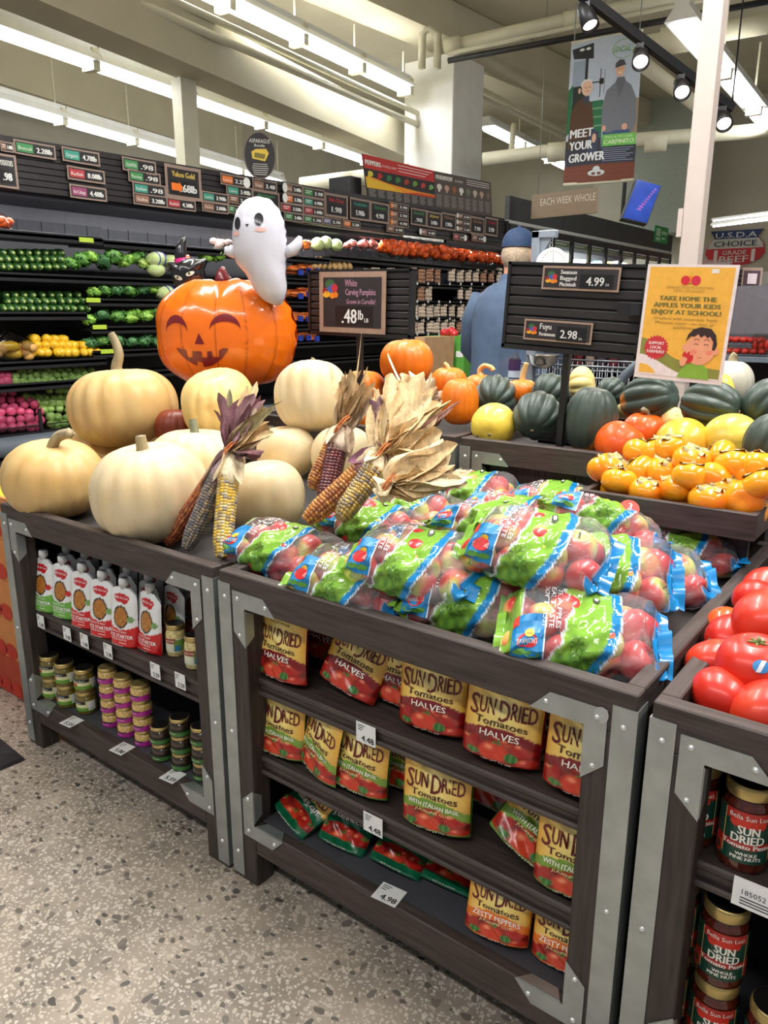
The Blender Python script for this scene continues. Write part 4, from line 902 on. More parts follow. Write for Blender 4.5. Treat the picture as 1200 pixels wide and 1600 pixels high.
# jars
LIDG = mat('gold_lid', (196, 172, 110), .32, .7, nz=(50, .1)); LIDK = mat('black_lid', (26, 24, 24), .35, nz=(40, .1))
def jar_proto(kind, loc, label):
    r, h, content, lid, rim = {'relish': (.030, .072, (112, 96, 40), LIDK, 1), 'mustard': (.0275, .046, (206, 172, 104), LIDG, 0), 'tapenade': (.0275, .05, (52, 38, 28), LIDK, 1), 'aioli': (.026, .088, (216, 198, 136), LIDK, 0), 'pesto': (.036, .142, (84, 30, 18), LIDK, 1)}[kind]
    t = thing('jar', label, 'jar', loc, {'relish': 'relish jars stacked in pairs', 'mustard': 'small mustard jars in stacks', 'tapenade': 'small dark jars in stacks', 'aioli': 'cream sauce jars', 'pesto': 'tomato pesto jars'}[kind])
    lh = h * (.16 if kind in ('pesto', 'aioli') else .2)
    g = mat('jar_' + kind, content, .12, nz=(160, .35), coat=.6, detail=2); q = MB(g, smooth=True)
    hb = h - lh
    prof = [(0, 0), (r * .86, 0), (r * .97, h * .02), (r, h * .06), (r, hb * .82), (r * .93, hb * .93), (r * .84, hb * .97), (r * .84, hb + .0005), (0, hb + .0005)]
    q.lathe(prof, 28); glass = q.build('glass', t, True)
    q = MB(lid, smooth=True); q.lathe([(0, hb + .001), (r * .9, hb + .001), (r * .92, hb + lh * .2), (r * .92, hb + lh * .88), (r * .86, hb + lh), (r * .7, hb + lh * .96), (0, hb + lh * .96)], 28)
    q.use(LIDG).lathe([(r * .925, hb + lh * .12), (r * .94, hb + lh * .2), (r * .94, hb + lh * .75), (r * .91, hb + lh * .93), (r * .86, hb + lh * 1.005)], 28, cap=False); q.build('lid', t, True)
    a0 = -PI / 2
    def F(x, y, o=.0009): th = a0 + x / r; return Vector(((r + o) * math.cos(th), (r + o) * math.sin(th), y))
    F2 = lambda x, y: F(x, y, .0014); F3 = lambda x, y: F(x, y, .0018); q = MB(PS)
    w = r * 2.0
    if kind == 'mustard':
        q.use(col=(172, 42, 142)); q.rect(F, -w, h * .06, w, h * .40, 22, 1); q.use(col=(52, 34, 60)); q.rect(F2, -w, h * .34, w * .4, h * .42, 16, 1)
        q.use(col=(236, 200, 230)); q.rect(F2, -r * .4, h * .22, r * .4, h * .25, 6, 1)
    elif kind == 'tapenade':
        q.use(col=(64, 118, 52)); q.rect(F, -w, h * .1, w, h * .42, 22, 1); q.use(col=(26, 26, 26)); q.rect(F2, -w, h * .34, w, h * .46, 22, 1)
        q.use(col=(210, 220, 190)); q.rect(F2, -r * .4, h * .22, r * .4, h * .25, 6, 1)
    elif kind == 'relish':
        q.use(col=(222, 220, 170)); q.rect(F, -w, h * .20, w, h * .62, 22, 1); q.use(col=(24, 30, 34)); q.rect(F2, -w, h * .48, w * .5, h * .62, 20, 1)
        q.use(col=(96, 150, 48)); q.rect(F2, -w, h * .18, w * .9, h * .33, 20, 1); q.use(col=(236, 238, 238)); q.text('Better Barn', F3, -r * .1, h * .55, h * .08, r * 1.3)
        q.rect(F2, w * .62, h * .2, w * .95, h * .6, 4, 1); q.use(col=(190, 60, 40)); q.ell(F3, -r * .4, h * .38, r * .22, r * .2, 10)
    elif kind == 'aioli':
        q.use(col=(226, 226, 200)); q.rect(F, -w, h * .16, w, h * .60, 22, 1); q.use(col=(120, 160, 70)); q.rect(F2, w * .25, h * .2, w * .9, h * .56, 10, 1); q.use(col=(150, 60, 40)); q.rect(F2, -r * .7, h * .44, r * .7, h * .60, 12, 1)
        q.use(col=(246, 240, 220)); q.text('CARA MIA', F3, 0, h * .52, h * .07, r * 1.1); q.use(col=(60, 140, 190)); q.rect(F3, w * .3, h * .22, w * .55, h * .38, 4, 1)
    else:
        q.use(col=(20, 66, 52)); q.rect(F, -w * 1.1, h * .14, w * 1.1, h * .74, 30, 1); q.use(col=(178, 40, 34)); q.rect(F2, -w * .46, h * .62, w * .46, h * .74, 16, 1)
        for cx in (-.5, -.2, .1, .4): q.use(col=(206, 44, 28)); q.ell(F3, cx * r, h * .605, r * .24, r * .2, 12)
        q.use(col=(226, 190, 120)); q.rect(F2, -w * .49, h * .18, -w * .47, h * .72, 1, 1); q.rect(F2, w * .47, h * .18, w * .49, h * .72, 1, 1)
        q.use(col=(176, 34, 34)); q.rect(F2, -w * .6, h * .31, w * .6, h * .385, 18, 1)
        q.use(col=(206, 50, 34)); q.ell(F2, -w * .62, h * .26, r * .26, r * .5, 12); q.ell(F2, w * .62, h * .26, r * .26, r * .5, 12)
        q.use(col=(240, 238, 228)); q.text('Bella Sun Luci', F3, 0, h * .68, h * .055, r * 1.55); q.text('SUN', F3, 0, h * .535, h * .10, r * .8, bold=.0006); q.text('DRIED', F3, 0, h * .43, h * .10, r * 1.25, bold=.0006)
        F4 = lambda x, y: F(x, y, .0021); q.text('Tomato Pesto', F4, 0, h * .348, h * .055, r * 1.9, bold=.0004); q.text('WHOLE', F3, 0, h * .255, h * .04, r * .8, bold=.0003); q.text('PINE NUTS', F3, 0, h * .205, h * .04, r * 1.15, bold=.0003)
    q.build('label', glass, True); return t, h
JP = {}
def jar(kind, loc, label, rot=0):
    if kind not in JP: t, h = jar_proto(kind, loc, label); JP[kind] = (t, h)
    else: t = dup(JP[kind][0], loc, None, label)
    t.rotation_euler = (0, 0, rot); return JP[kind][1]
LEV = {2: ('lower', 'upper'), 3: ('lowest', 'middle', 'topmost'), 4: ('lowest', 'second lowest', 'third', 'topmost')}
def stack(kind, px, py, z, n, where, r=.03, what='jar'):
    c = at_z(px, py, z) + Vector((0, r, 0)); h = 0
    for k in range(n):
        h = jar(kind, c + Vector((RND.uniform(-.001, .001), 0, k * (JP[kind][1] if kind in JP else 0))), '%s, %s' % (what, (LEV[n][k] + ' of the ' if n > 1 else '') + where), RND.uniform(-.3, .45))
    return c
zb = .171
for i, (px, py) in enumerate(((70, 1094), (93, 1106), (123, 1116))): stack('relish', px, py, zb, 2, '%s relish stack from the left' % ORD[i], .03, 'black lidded relish jar')
for i, (px, py) in enumerate(((163, 1136), (187, 1152), (214, 1166))): stack('mustard', px, py, zb, 4, '%s magenta mustard stack from the left' % ORD[i], .027, 'magenta labelled mustard jar')
for i, (px, py, n) in enumerate(((241, 1190, 2), (273, 1205, 3), (306, 1221, 3))): stack('tapenade', px, py, zb, n, '%s green stack from the left' % ORD[i], .027, 'green labelled dark jar')
jar('aioli', at_z(264, 1026, zs) + Vector((.0, .026, 0)), 'cream sauce jar beside the pouches, left one of the two', .2)
jar('aioli', at_z(293, 1046, zs) + Vector((0, .026, 0)), 'cream sauce jar beside the table leg, right one of the two', .3)
zc = .534
c1 = at_z(1148, 1364, zc) + Vector((0, .036, 0)); jar('pesto', c1, 'pesto jar on the shelf, fully in view', .3)
jar('pesto', c1 + Vector((-.078, .012, 0)), 'pesto jar on the shelf half behind the wooden post', .2)
jar('pesto', c1 + Vector((.09, .03, 0)), 'pesto jar on the shelf at the right edge', .2)
c2 = at_y(1118, 1548, 1.12); c2.z = zb + .1425; hp = .1425
jar('pesto', c2, 'pesto jar, upper one of the middle stack below the shelf', .3); jar('pesto', Vector((c2.x, c2.y, zb)), 'pesto jar, lower one of the middle stack below the shelf', .25)
c3 = c2 + Vector((-.078, .012, 0)); jar('pesto', c3, 'pesto jar, upper one of the stack against the post', .2); jar('pesto', Vector((c3.x, c3.y, zb)), 'pesto jar, lower one of the stack against the post', .2)
jar('pesto', Vector((c2.x + .085, c2.y - .005, zb)), 'pesto jar with its black lid seen from above at the lower right corner', .3)
jar('pesto', Vector((c2.x + .1, c2.y + .085, zb)), 'pesto jar standing in the dark behind the lower right jar', .3)
# ------------------------------------------------------------------ bagged apples
APPLE = None
def apple_mat():
    m = bpy.data.materials.new('apple_skin'); m.use_nodes = True; nt = m.node_tree; N = nt.nodes; K = nt.links; b = N['Principled BSDF']
    tc = N.new('ShaderNodeTexCoord'); oi = N.new('ShaderNodeObjectInfo'); ad = N.new('ShaderNodeVectorMath'); ad.operation = 'ADD'
    sc = N.new('ShaderNodeVectorMath'); sc.operation = 'SCALE'; sc.inputs['Scale'].default_value = 17; K.new(oi.outputs['Random'], sc.inputs[0])
    K.new(tc.outputs['Object'], ad.inputs[0]); K.new(sc.outputs[0], ad.inputs[1])
    n = N.new('ShaderNodeTexNoise'); n.inputs['Scale'].default_value = 13; n.inputs['Detail'].default_value = 1.5; K.new(ad.outputs[0], n.inputs['Vector'])
    r = N.new('ShaderNodeValToRGB'); e = r.color_ramp.elements; e[0].position = .36; e[0].color = L4((206, 214, 104)); e[1].position = .50; e[1].color = L4((222, 66, 66)); x = e.new(.43); x.color = L4((240, 160, 96)); x = e.new(.7); x.color = L4((190, 34, 52))
    K.new(n.outputs[0], r.inputs[0]); n2 = N.new('ShaderNodeTexNoise'); n2.inputs['Scale'].default_value = 160; K.new(tc.outputs['Object'], n2.inputs['Vector'])
    mr = N.new('ShaderNodeMapRange'); mr.inputs[3].default_value = .85; mr.inputs[4].default_value = 1.15; K.new(n2.outputs[0], mr.inputs[0])
    mu = N.new('ShaderNodeVectorMath'); mu.operation = 'SCALE'; K.new(r.outputs[0], mu.inputs[0]); K.new(mr.outputs[0], mu.inputs['Scale']); K.new(mu.outputs[0], b.inputs['Base Color'])
    b.inputs['Roughness'].default_value = .28; b.inputs['Coat Weight'].default_value = .2; return m
APPLE = apple_mat()
STALK = mat('apple_stalk', (90, 66, 40), .7)
def apple_shape(q, r):
    def fn(u, v):
        th = 2 * PI * u; a = PI * (v - .5); rr = math.cos(a) * (1 + .06 * math.sin(a)) * (1 + .025 * math.cos(5 * th) * max(0, -math.sin(a))); z = .93 * math.sin(a)
        z -= .30 * math.exp(-(rr / .30) ** 2) * (1 if z > 0 else -.5); return Vector((rr * r * math.cos(th), rr * r * math.sin(th), z * r))
    q.use(APPLE, smooth=True).grid(fn, 28, 18, True); q.use(STALK, smooth=True).tube([(0, 0, .5 * r), (.05 * r, 0, .95 * r)], r * .05, 6); return q
AMESH = apple_shape(MB(APPLE), .0385).build('apple'); APPLE_ME = AMESH.data; bpy.data.objects.remove(AMESH)
BAGM = clear_mat('printed_clear_bag', rough=.11, attr=True, bump=(34, .45))
GRN, BLU, LEAF, WHT, REDP = (130, 180, 66), (20, 126, 190), (66, 116, 48), (226, 232, 240), (226, 66, 48)
BL, BW, BH = .262, .188, .112
def bag_mesh(q, seed):
    rd = random.Random(seed); ph = [rd.random() * 6.28 for _ in range(8)]
    def S(u, w, off=0):
        """u 0..1 along the bag, w 0..1 around it (0 bottom seam, .5 top)"""
        th = 2 * PI * w - PI / 2; s = max(0, 1 - abs(2 * u - 1) ** 3.0) ** .5
        fl = sstep(0, .1, u) * sstep(1, .93, u)
        wid = BW / 2 * (.80 + .2 * s) * (1 - .08 * math.sin(5 * u + ph[0])); hh = BH / 2 * (s * .97 * (1 - .14 * (1 + math.sin(7 * u + ph[1])) * .5) + .03) * fl + .003
        cx, sx = math.cos(th), math.sin(th)
        y = wid * math.copysign(abs(cx) ** .75, cx); z = hh * math.copysign(abs(sx) ** .9, sx)
        wr = .0048 * math.sin(17 * u + 3 * th + ph[2]) * math.sin(8 * th + 6 * u + ph[3]) + .003 * math.sin(40 * u + ph[4]) * math.sin(5 * th + ph[5]) + .006 * max(0, u - .85) / .15 * math.sin(7 * th + ph[6])
        k = 1 + (wr + off) / max(.02, (y * y + z * z) ** .5)
        x = (u - .5) * BL + .006 * math.sin(3 * th + ph[7]) * (u > .9)
        return Vector((x, y * k, z * k + BH / 2))
    def art(u, w):
        th = w; top = abs(w - .5)       # 0 on top .. .5 at the bottom seam
        edge = .012 * math.sin(w * 42 + ph[0]) + .008 * math.sin(w * 90)
        lo = .36 + .07 * math.cos((w - .5) * 9) + edge; hi = .64 + .10 * math.cos((w - .5) * 7)
        if u > .965 + .006 * math.sin(w * 30): return lc(BLU, .95)
        if u > .925 and top > .16: return lc(BLU, .9)
        if u < .13: return lc(WHT, .55) if u > .11 else lc(GRN, .8)
        if lo < u < hi: 
            g = GRN
            if u > hi - .055: return lc(BLU, .96)
            if top > .2: g = mixc(GRN, LEAF, .35 + .35 * math.sin(u * 80) * math.sin(w * 60))
            return lc(g, .95)
        if abs(u - lo) < .014 or abs(u - hi) < .010: return lc(WHT, .9)
        if top > .3 and u < lo: return lc(mixc(GRN, LEAF, .4), .75)
        return lc((240, 245, 250), .11)  # clear film: pale haze put into the colour for white glare
    q.use(BAGM, smooth=True).grid(lambda u, w: S(u, w), 92, 84, True if False else False, art)
    # flat end seals
    for x0, x1, col in ((-BL / 2 - .012, -BL / 2 + .004, GRN), (BL / 2 - .004, BL / 2 + .018, BLU)):
        q.use(PG, col, True).grid(lambda u, v: Vector((lerp(x0, x1, v), (u - .5) * BW * .82, BH / 2 + .006 * math.sin(u * 17 + ph[1]) + .01 * v * math.sin(u * 6 + ph[2]))), 24, 4)
    q.use(PS, smooth=False); inv = lambda x, y: S(.5 + x / BL, .5 - y / (BW * 1.55), .0016); inv2 = lambda x, y: S(.5 + x / BL, .5 - y / (BW * 1.55), .0026); inv3 = lambda x, y: S(.5 + x / BL, .5 - y / (BW * 1.55), .0034)
    # leaf outlines, small face marks and lettering printed on the film
    q.use(col=(66, 118, 46))
    for k in range(7):
        cx, cy = rd.uniform(-.02, .025), (-.055 if k % 2 else .055) + rd.uniform(-.014, .014); a = rd.uniform(0, 6)
        for j in range(6):
            b = a + j * PI / 3; d = (math.cos(b), math.sin(b)); n = (-d[1], d[0]); Lf = .017
            for sg in (1, -1): q.shape(inv, [(cx, cy), (cx + d[0] * Lf * .5 + n[0] * sg * .0052, cy + d[1] * Lf * .5 + n[1] * sg * .0052), (cx + d[0] * Lf, cy + d[1] * Lf), (cx + d[0] * Lf * .5 + n[0] * sg * .004, cy + d[1] * Lf * .5 + n[1] * sg * .004)][::sg])
    q.use(col=(40, 44, 30))
    for cy in (0.008,):
        q.ell(inv, .022, cy, .006, .0045, 12); q.use(col=(220, 226, 200)); q.ell(inv2, .022, cy, .0035, .0025, 10)
    q.use(col=(240, 240, 244))
    for i, s in enumerate(("DON'T JUST", 'EAT. TASTE', 'THE APPLES')):
        yy = .018 - i * .012; f = lambda x, y: inv(-.062 + (y), yy + x * 0) ; q.text(s, lambda x, y: inv2(-.060 + i * .011 + y, -x + .0), 0, 0, .008, .05)
    # brand rectangle at the low near end
    bc = (-.086, -.040); q.use(col=BLU); q.rect(inv, bc[0] - .026, bc[1] - .03, bc[0] + .026, bc[1] + .03, 8, 8)
    q.use(col=WHT); q.rect(inv, bc[0] + .026, bc[1] - .03, bc[0] + .0285, bc[1] + .03, 1, 8); q.use(col=REDP); q.rect(inv2, bc[0] - .026, bc[1] + .018, bc[0] - .016, bc[1] + .03, 2, 2)
    rot = lambda x, y: inv2(bc[0] + x, bc[1] + y); rot3 = lambda x, y: inv3(bc[0] + x, bc[1] + y)
    q.use(col=(206, 40, 46)); q.ell(rot, 0, -.002, .017, .010, 18); q.use(col=(246, 190, 50)); q.ell(rot, .003, .008, .008, .005, 12); q.use(col=(250, 250, 246)); q.text("SWANSON'S", rot3, 0, -.002, .007, .033)
    q.use(col=(90, 150, 60)); q.ell(rot, -.012, -.018, .012, .005, 10); q.ell(rot, .010, -.02, .012, .005, 10)
    return S
APOS = [(-.098, -.044, .043), (-.098, .044, .043), (-.034, -.047, .041), (-.034, .047, .041), (.034, -.046, .041), (.034, .046, .041), (.096, -.04, .043), (.096, .04, .043), (-.068, 0, .068), (.0, -.012, .072), (.066, .006, .070), (-.02, .03, .074), (.03, -.036, .070)]
BAGP = []
for s in range(3):
    t = thing('apple_bag', 'x', 'bag of apples', (0, 0, 0), 'bags of apples heaped on the table'); q = MB(BAGM); bag_mesh(q, 20 + s); q.build('printed_bag', t, True)
    rd = random.Random(50 + s)
    for p in APOS:
        a = bpy.data.objects.new('apple', APPLE_ME); COL.objects.link(a); a.parent = t; a.location = Vector(p) + Vector((rd.uniform(-.006, .006), rd.uniform(-.005, .005), 0)); a.rotation_euler = (rd.uniform(0, 6), rd.uniform(0, 6), rd.uniform(0, 6)); sc = rd.uniform(.84, .98); a.scale = (sc,) * 3
    BAGP.append(t)
BAGS = [
    (441, 861, 0.0, 0.1, 0.1, 0.08, 'apple bag at the front left corner, brand panel over the rail'),
    (556, 908, -0.003, 0.16, 0.2, 0.06, 'apple bag second along the front rail from the left'),
    (734, 936, -0.002, 0.3, 0.25, 0.04, 'apple bag third along the front rail with wide green panel'),
    (906, 990, 0.0, 0.42, 0.3, 0.03, 'apple bag nearest the right front corner'),
    (1002, 903, -0.011, 0.45, 0.15, -0.06, 'apple bag with large red apples beside the right rail'),
    (1057, 865, -0.016, 0.35, -0.1, 0.02, 'apple bag in the shade under the persimmon tray, at the right rail'),
    (582, 821, -0.001, 0.12, 0.1, 0.12, 'apple bag below the speckled corn tips'),
    (650, 880, 0.058, 0.2, 0.2, 0.05, 'apple bag in the second row behind the wide green panel'),
    (767, 827, 0.058, 0.18, -0.1, 0.02, 'apple bag in the middle of the heap with blue arch'),
    (645, 799, 0.002, 0.1, 0.05, 0.02, 'apple bag just in front of the husk bundle'),
    (739, 769, 0.016, 0.22, 0.1, -0.05, 'apple bag farthest back beside the husk tips'),
    (864, 789, 0.013, 0.28, 0.1, -0.02, 'apple bag against the left end of the persimmon tray'),
    (800, 807, 0.025, 0.15, -0.1, 0.03, 'apple bag behind the middle of the heap'),
    (839, 859, 0.106, 0.2, 0.3, 0.1, 'apple bag with blue corner in the middle right of the heap'),
    (938, 823, 0.075, 0.3, -0.35, 0.25, 'apple bag standing up with the round 3 lbs mark'),
    (943, 894, 0.039, 0.38, 0.4, 0.0, 'apple bag with white label panel above the right front bags'),
    (983, 826, 0.022, 0.3, 0.1, 0.0, 'apple bag tucked under the front edge of the persimmon tray'),
    (679, 861, 0.003, 0.2, -0.1, 0.06, 'apple bag between the front row and the middle of the heap')]
for i, (px, py, dz, yaw, roll, pitch, lab) in enumerate(BAGS):
    zc = DK + dz + BH / 2; c = at_z(px, py, zc); src = BAGP[i % 3]
    M = Matrix.Rotation(yaw, 3, 'Z') @ Matrix.Rotation(pitch, 3, 'Y') @ Matrix.Rotation(roll, 3, 'X'); off = M @ Vector((0, 0, BH / 2))
    loc = c - off + Vector((0, 0, .003)); e = M.to_euler()
    if i < 3: src.location = loc; src.rotation_euler = e; src['label'] = lab; t = src
    else: t = dup(src, loc, e, lab)
    if i == 14:
        q = MB(PS, (226, 58, 46)); f = lambda o: (lambda x, y: Vector((.045 + x, -.042 + y * .55, BH * .93 + y * .9 + o)))
        q.ell(f(.004), 0, 0, .021, .021, 24); q.use(col=(250, 250, 250)); q.text('3', f(.005), 0, .004, .016); q.text('LBS', f(.005), 0, -.011, .006); q.build('weight_mark', t, True)
# ------------------------------------------------------------------ price boards, poster, squash, persimmons, tomatoes
SLAT = mat('board_slat', (40, 37, 38), .5, nz=(18, .15))
FRAMEB = mat('kraft_frame', (168, 140, 122), .6, nz=(40, .08))
CHALK = mat('chalkboard', (44, 40, 44), .6, nz=(14, .12))
def board(label, p, w, h, roll, post_z, group=None, foot=None):
    """slatted price board: p = centre, facing -y; roll leans it"""
    t = thing('price_board', label, 'price board', p, 'black slatted price boards')
    Rm = Matrix.Rotation(roll, 4, 'Y'); Mx = Matrix.Translation(p) @ Rm
    q = MB(SLAT); n = 8; sh = (h - .02) / n
    for k in range(n): q.box(-w / 2 + .008, w / 2 - .008, -.008, .004, -h / 2 + .012 + sh * k, -h / 2 + .012 + sh * (k + .86), Mx, ch=.0025)
    q.use(BLACKM).box(-w / 2 + .004, w / 2 - .004, .0045, .012, -h / 2, h / 2, Mx); q.build('slat_panel', t)
    q = MB(BLACKM)
    for a, b, c, d in ((-w / 2, w / 2, h / 2 - .008, h / 2), (-w / 2, w / 2, -h / 2 - .004, -h / 2 + .010), (-w / 2, -w / 2 + .01, -h / 2, h / 2), (w / 2 - .01, w / 2, -h / 2, h / 2)): q.box(a, b, -.012, .016, c, d, Mx)
    q.build('frame', t)
    q = MB(BLACKM); f = Mx @ Vector((-.005, .012, -h / 2 + .02)); g = Vector(foot) if foot else Vector((f.x, f.y, post_z)); d = (f - g); s = Vector((.0095, 0, 0)); e = Vector((0, .008, 0))
    q.add([g - s - e, g + s - e, g + s + e, g - s + e, f - s - e, f + s - e, f + s + e, f - s + e], [(3, 2, 1, 0), (4, 5, 6, 7), (0, 1, 5, 4), (1, 2, 6, 5), (2, 3, 7, 6), (3, 0, 4, 7)]); q.build('post', t)
    return t, Mx
def fruit_art(q, fn, cx, cy, s):
    for c, x, y, rx, ry in (((60, 104, 60), .0, .45, .52, .4), ((70, 96, 170), .05, .1, .45, .36), ((200, 50, 60), .5, .15, .34, .34), ((236, 180, 50), -.4, -.35, .4, .28), ((150, 36, 44), -.55, -.1, .28, .28), ((232, 140, 40), .25, -.45, .3, .26), ((232, 130, 40), .62, -.4, .26, .24)):
        q.use(PS, c); q.ell(lambda a, b, o=len(q.v): fn(a, b, .0002 + o * 4e-7), cx + x * s, cy + y * s, rx * s, ry * s, 14)
def price_card(label, P, w, h, rows, Mx=None, yoff=0, bow=.004, group=None, price=None, unit='EA', art=True, lines=(), small=False):
    """framed chalk card on a board; P in the board's frame"""
    q = MB(FRAMEB)
    def fn(x, y, o=0):
        v = Vector((P[0] + x, P[1] - .0025 - o - bow * (1 - (2 * x / w) ** 2) * 0 - bow * (2 * x / w) ** 2, P[2] + y)); return Mx @ v if Mx is not None else v
    def pl(c, x0, y0, x1, y1, o, m=None): q.use(m or PS, c); q.rect(lambda a, b: fn(a, b, o), x0, y0, x1, y1, 6, 1)
    q.use(FRAMEB); q.rect(lambda a, b: fn(a, b, 0), -w / 2, -h / 2, w / 2, h / 2, 8, 1); q.grid(lambda u, v: fn((.5 - u) * w, (v - .5) * h, -.0015), 8, 1)
    b = min(w, h) * .09; q.use(CHALK, (44, 40, 44)); q.rect(lambda a, c: fn(a, c, .0006), -w / 2 + b, -h / 2 + b, w / 2 - b, h / 2 - b, 6, 1)
    F = lambda a, c, o=0: fn(a, c, .0012 + o)
    for r in rows(F, q): pass
    o = q.build('price_card'); c = Mx @ Vector(P) if Mx is not None else Vector(P); recenter(o, c); return tag(o, label, 'price card', group)
WCH = (226, 226, 226)
# right board
pR = (at_y(894, 482, 2.12)); wR, hR = .425, .248
_, MR = board('black slatted price board for persimmons and bagged apples, on a tall post', pR, wR, hR, .055, DK2, foot=at_y(874, 700, 2.13))
def rows_mac(F, q):
    fruit_art(q, F, -.088, .0, .022); q.use(PS, (24, 24, 26)); q.rect(lambda a, b: F(a, b, .0003), .0, -.026, .098, .012, 8, 1); q.use(PS, WCH)
    for i, s in enumerate(('Swanson', 'Bagged', 'Macintosh')): q.text(s, lambda a, b: F(a, b, .0006), -.060, .017 - i * .0165, .012, .048, 'l', bold=.0005)
    q.text('4.99', lambda a, b: F(a, b, .0006), .045, -.006, .024, .052, bold=.0008); q.text('EA', lambda a, b: F(a, b, .0006), .082, -.014, .007); yield 0
price_card('framed chalk card reading 4.99 for bagged apples on the right board', (.022, -.013, .082), .232, .065, rows_mac, MR, group='chalk price cards on the table boards')
def rows_fuyu(F, q):
    fruit_art(q, F, -.082, .0, .020); q.use(PS, (24, 24, 26)); q.rect(lambda a, b: F(a, b, .0003), -.002, -.026, .09, .014, 8, 1); q.use(PS, WCH)
    q.text('Fuyu', lambda a, b: F(a, b, .0006), -.056, .012, .017, .036, 'l', bold=.0005); q.text('Persimmons', lambda a, b: F(a, b, .0006), -.056, -.010, .011, .050, 'l', bold=.0005)
    q.text('2.98', lambda a, b: F(a, b, .0006), .036, -.006, .024, .052, bold=.0008); q.text('EA', lambda a, b: F(a, b, .0006), .074, -.016, .007); yield 0
price_card('framed chalk card reading 2.98 for persimmons on the right board', (-.030, -.013, -.066), .214, .060, rows_fuyu, MR, group='chalk price cards on the table boards')
# left board
pL = at_y(561, 473, 2.12); wL, hL = .462, .222
_, ML = board('black slatted price board for white carving pumpkins, left of the other board', pL, wL, hL, .02, DK2)
def rows_pk(F, q):
    fruit_art(q, F, -.10, .042, .042); q.use(PS, (196, 150, 176))
    q.text('White', lambda a, b: F(a, b, .0006), -.005, .066, .024, .055, bold=.0004); q.text('Carving Pumpkins', lambda a, b: F(a, b, .0006), .038, .036, .022, .135, bold=.0004); q.text('Grown in Corvallis!', lambda a, b: F(a, b, .0006), .040, .004, .017, .130, bold=.0003)
    q.use(PS, (22, 22, 24)); q.rect(lambda a, b: F(a, b, .0003), -.076, -.078, .094, -.012, 10, 1); q.use(PS, (238, 238, 238))
    q.text('.48', lambda a, b: F(a, b, .0006), -.012, -.045, .050, .066, bold=.0016); q.text('lb', lambda a, b: F(a, b, .0006), .040, -.040, .034, .022, bold=.001); q.text('LB', lambda a, b: F(a, b, .0006), .066, -.058, .014, .018, bold=.0005); yield 0
price_card('large framed chalk card reading .48 lb for white carving pumpkins', (-.018, -.013, 0), .300, .206, rows_pk, ML, group='chalk price cards on the table boards')
# yellow poster
cP = at_y(1069, 506, 2.02); wP, hP = .222, .284; MP = Matrix.Translation(cP) @ Matrix.Rotation(.045, 4, 'Y') @ Matrix.Rotation(-.03, 4, 'Z')
t = thing('poster_holder', 'clear holder with a yellow orchard poster with a boy eating an apple', 'poster', cP)
q = MB(CLEAR); q.box(-wP / 2 - .004, wP / 2 + .004, -.0035, .0035, -hP / 2 - .007, -hP / 2 - .001, MP); q.box(-wP / 2 - .004, wP / 2 + .004, .0018, .0035, -hP / 2 - .006, hP / 2, MP); q.build('acrylic_holder', t)
q = MB(PM, (238, 226, 226)); q.box(-wP / 2, wP / 2, -.0015, .0015, -hP / 2, hP / 2, MP)
def PF(o): return lambda x, y: MP @ Vector((x * wP / 2, -.0015 - o, y * hP / 2))
q.use(col=(243, 184, 72)); q.rect(PF(.0002), -.93, -.93, .93, .955)
hill = lambda x: -.52 - .22 * math.sin((x + .2) * 1.9) + .08 * x
q.use(col=(140, 142, 66)); n = 30; q.shape(PF(.0004), [(-.93, -.93)] + [(.93, -.93)] + [(x, (-.70 - .05 * x) if x > .2 else -.64 + .36 * sstep(.1, -.93, x)) for x in [.93 - 1.86 * k / n for k in range(n + 1)]])
q.use(col=(238, 226, 230)); q.shape(PF(.0006), [(-.93, -.93), (.93, -.93)] + [(x, -.87 + .30 * sstep(.2, -.93, x) - (.04 * (x > .2))) for x in [.93 - 1.86 * k / n for k in range(n + 1)]])
q.use(col=(243, 184, 72)); q.shape(PF(.0008), [(-.9, -.9), (-.5, -.9), (-.58, -.82), (-.7, -.76), (-.84, -.74), (-.9, -.74)])
q.use(col=(206, 52, 60)); q.shape(PF(.001), [(-.56 + (.29 if k % 2 else .25) * math.cos(PI * k / 22) , -.44 + (.225 if k % 2 else .19) * math.sin(PI * k / 22)) for k in range(44)])
q.use(col=(246, 226, 226))
for i, s in enumerate(('SUPPORT', 'LOCAL', 'FARMERS!')): q.text(s, PF(.0014), -.56, -.36 - i * .075, .055, (.36, .26, .40)[i], bold=.004)
for c, x, y, r in (((214, 40, 56), -.10, .735, .10), ((214, 40, 70), .13, .735, .105), ((244, 150, 30), .01, .75, .085), ((90, 110, 50), .01, .69, .03)): q.use(col=c); q.ell(PF(.0006 + r * .004), x, y, r, r * .78, 18)
q.use(col=(176, 138, 66)); q.text("SWANSON'S MOUNTAIN", PF(.0008), 0, .615, .05, 1.05, shear=.15); q.text('VIEW ORCHARD', PF(.0008), 0, .555, .05, .70, shear=.15)
q.use(col=(122, 116, 56))
for i, (s, w) in enumerate((('TAKE HOME THE', 1.26), ('APPLES YOUR KIDS', 1.48), ('ENJOY AT SCHOOL!', 1.54))): q.text(s, PF(.0008), 0, .43 - i * .118, .08, w, bold=.010)
q.use(col=(186, 150, 64))
for i, (s, w) in enumerate((('Washed with mountain fresh', 1.42), ('Montana water - no wax or', 1.32), ('additives', .46))): q.text(s, PF(.0008), 0, .085 - i * .075, .052, w, shear=.15, bold=.003)
q.use(col=(236, 232, 226)); q.rect(PF(.0006), .44, .86, .60, .93)
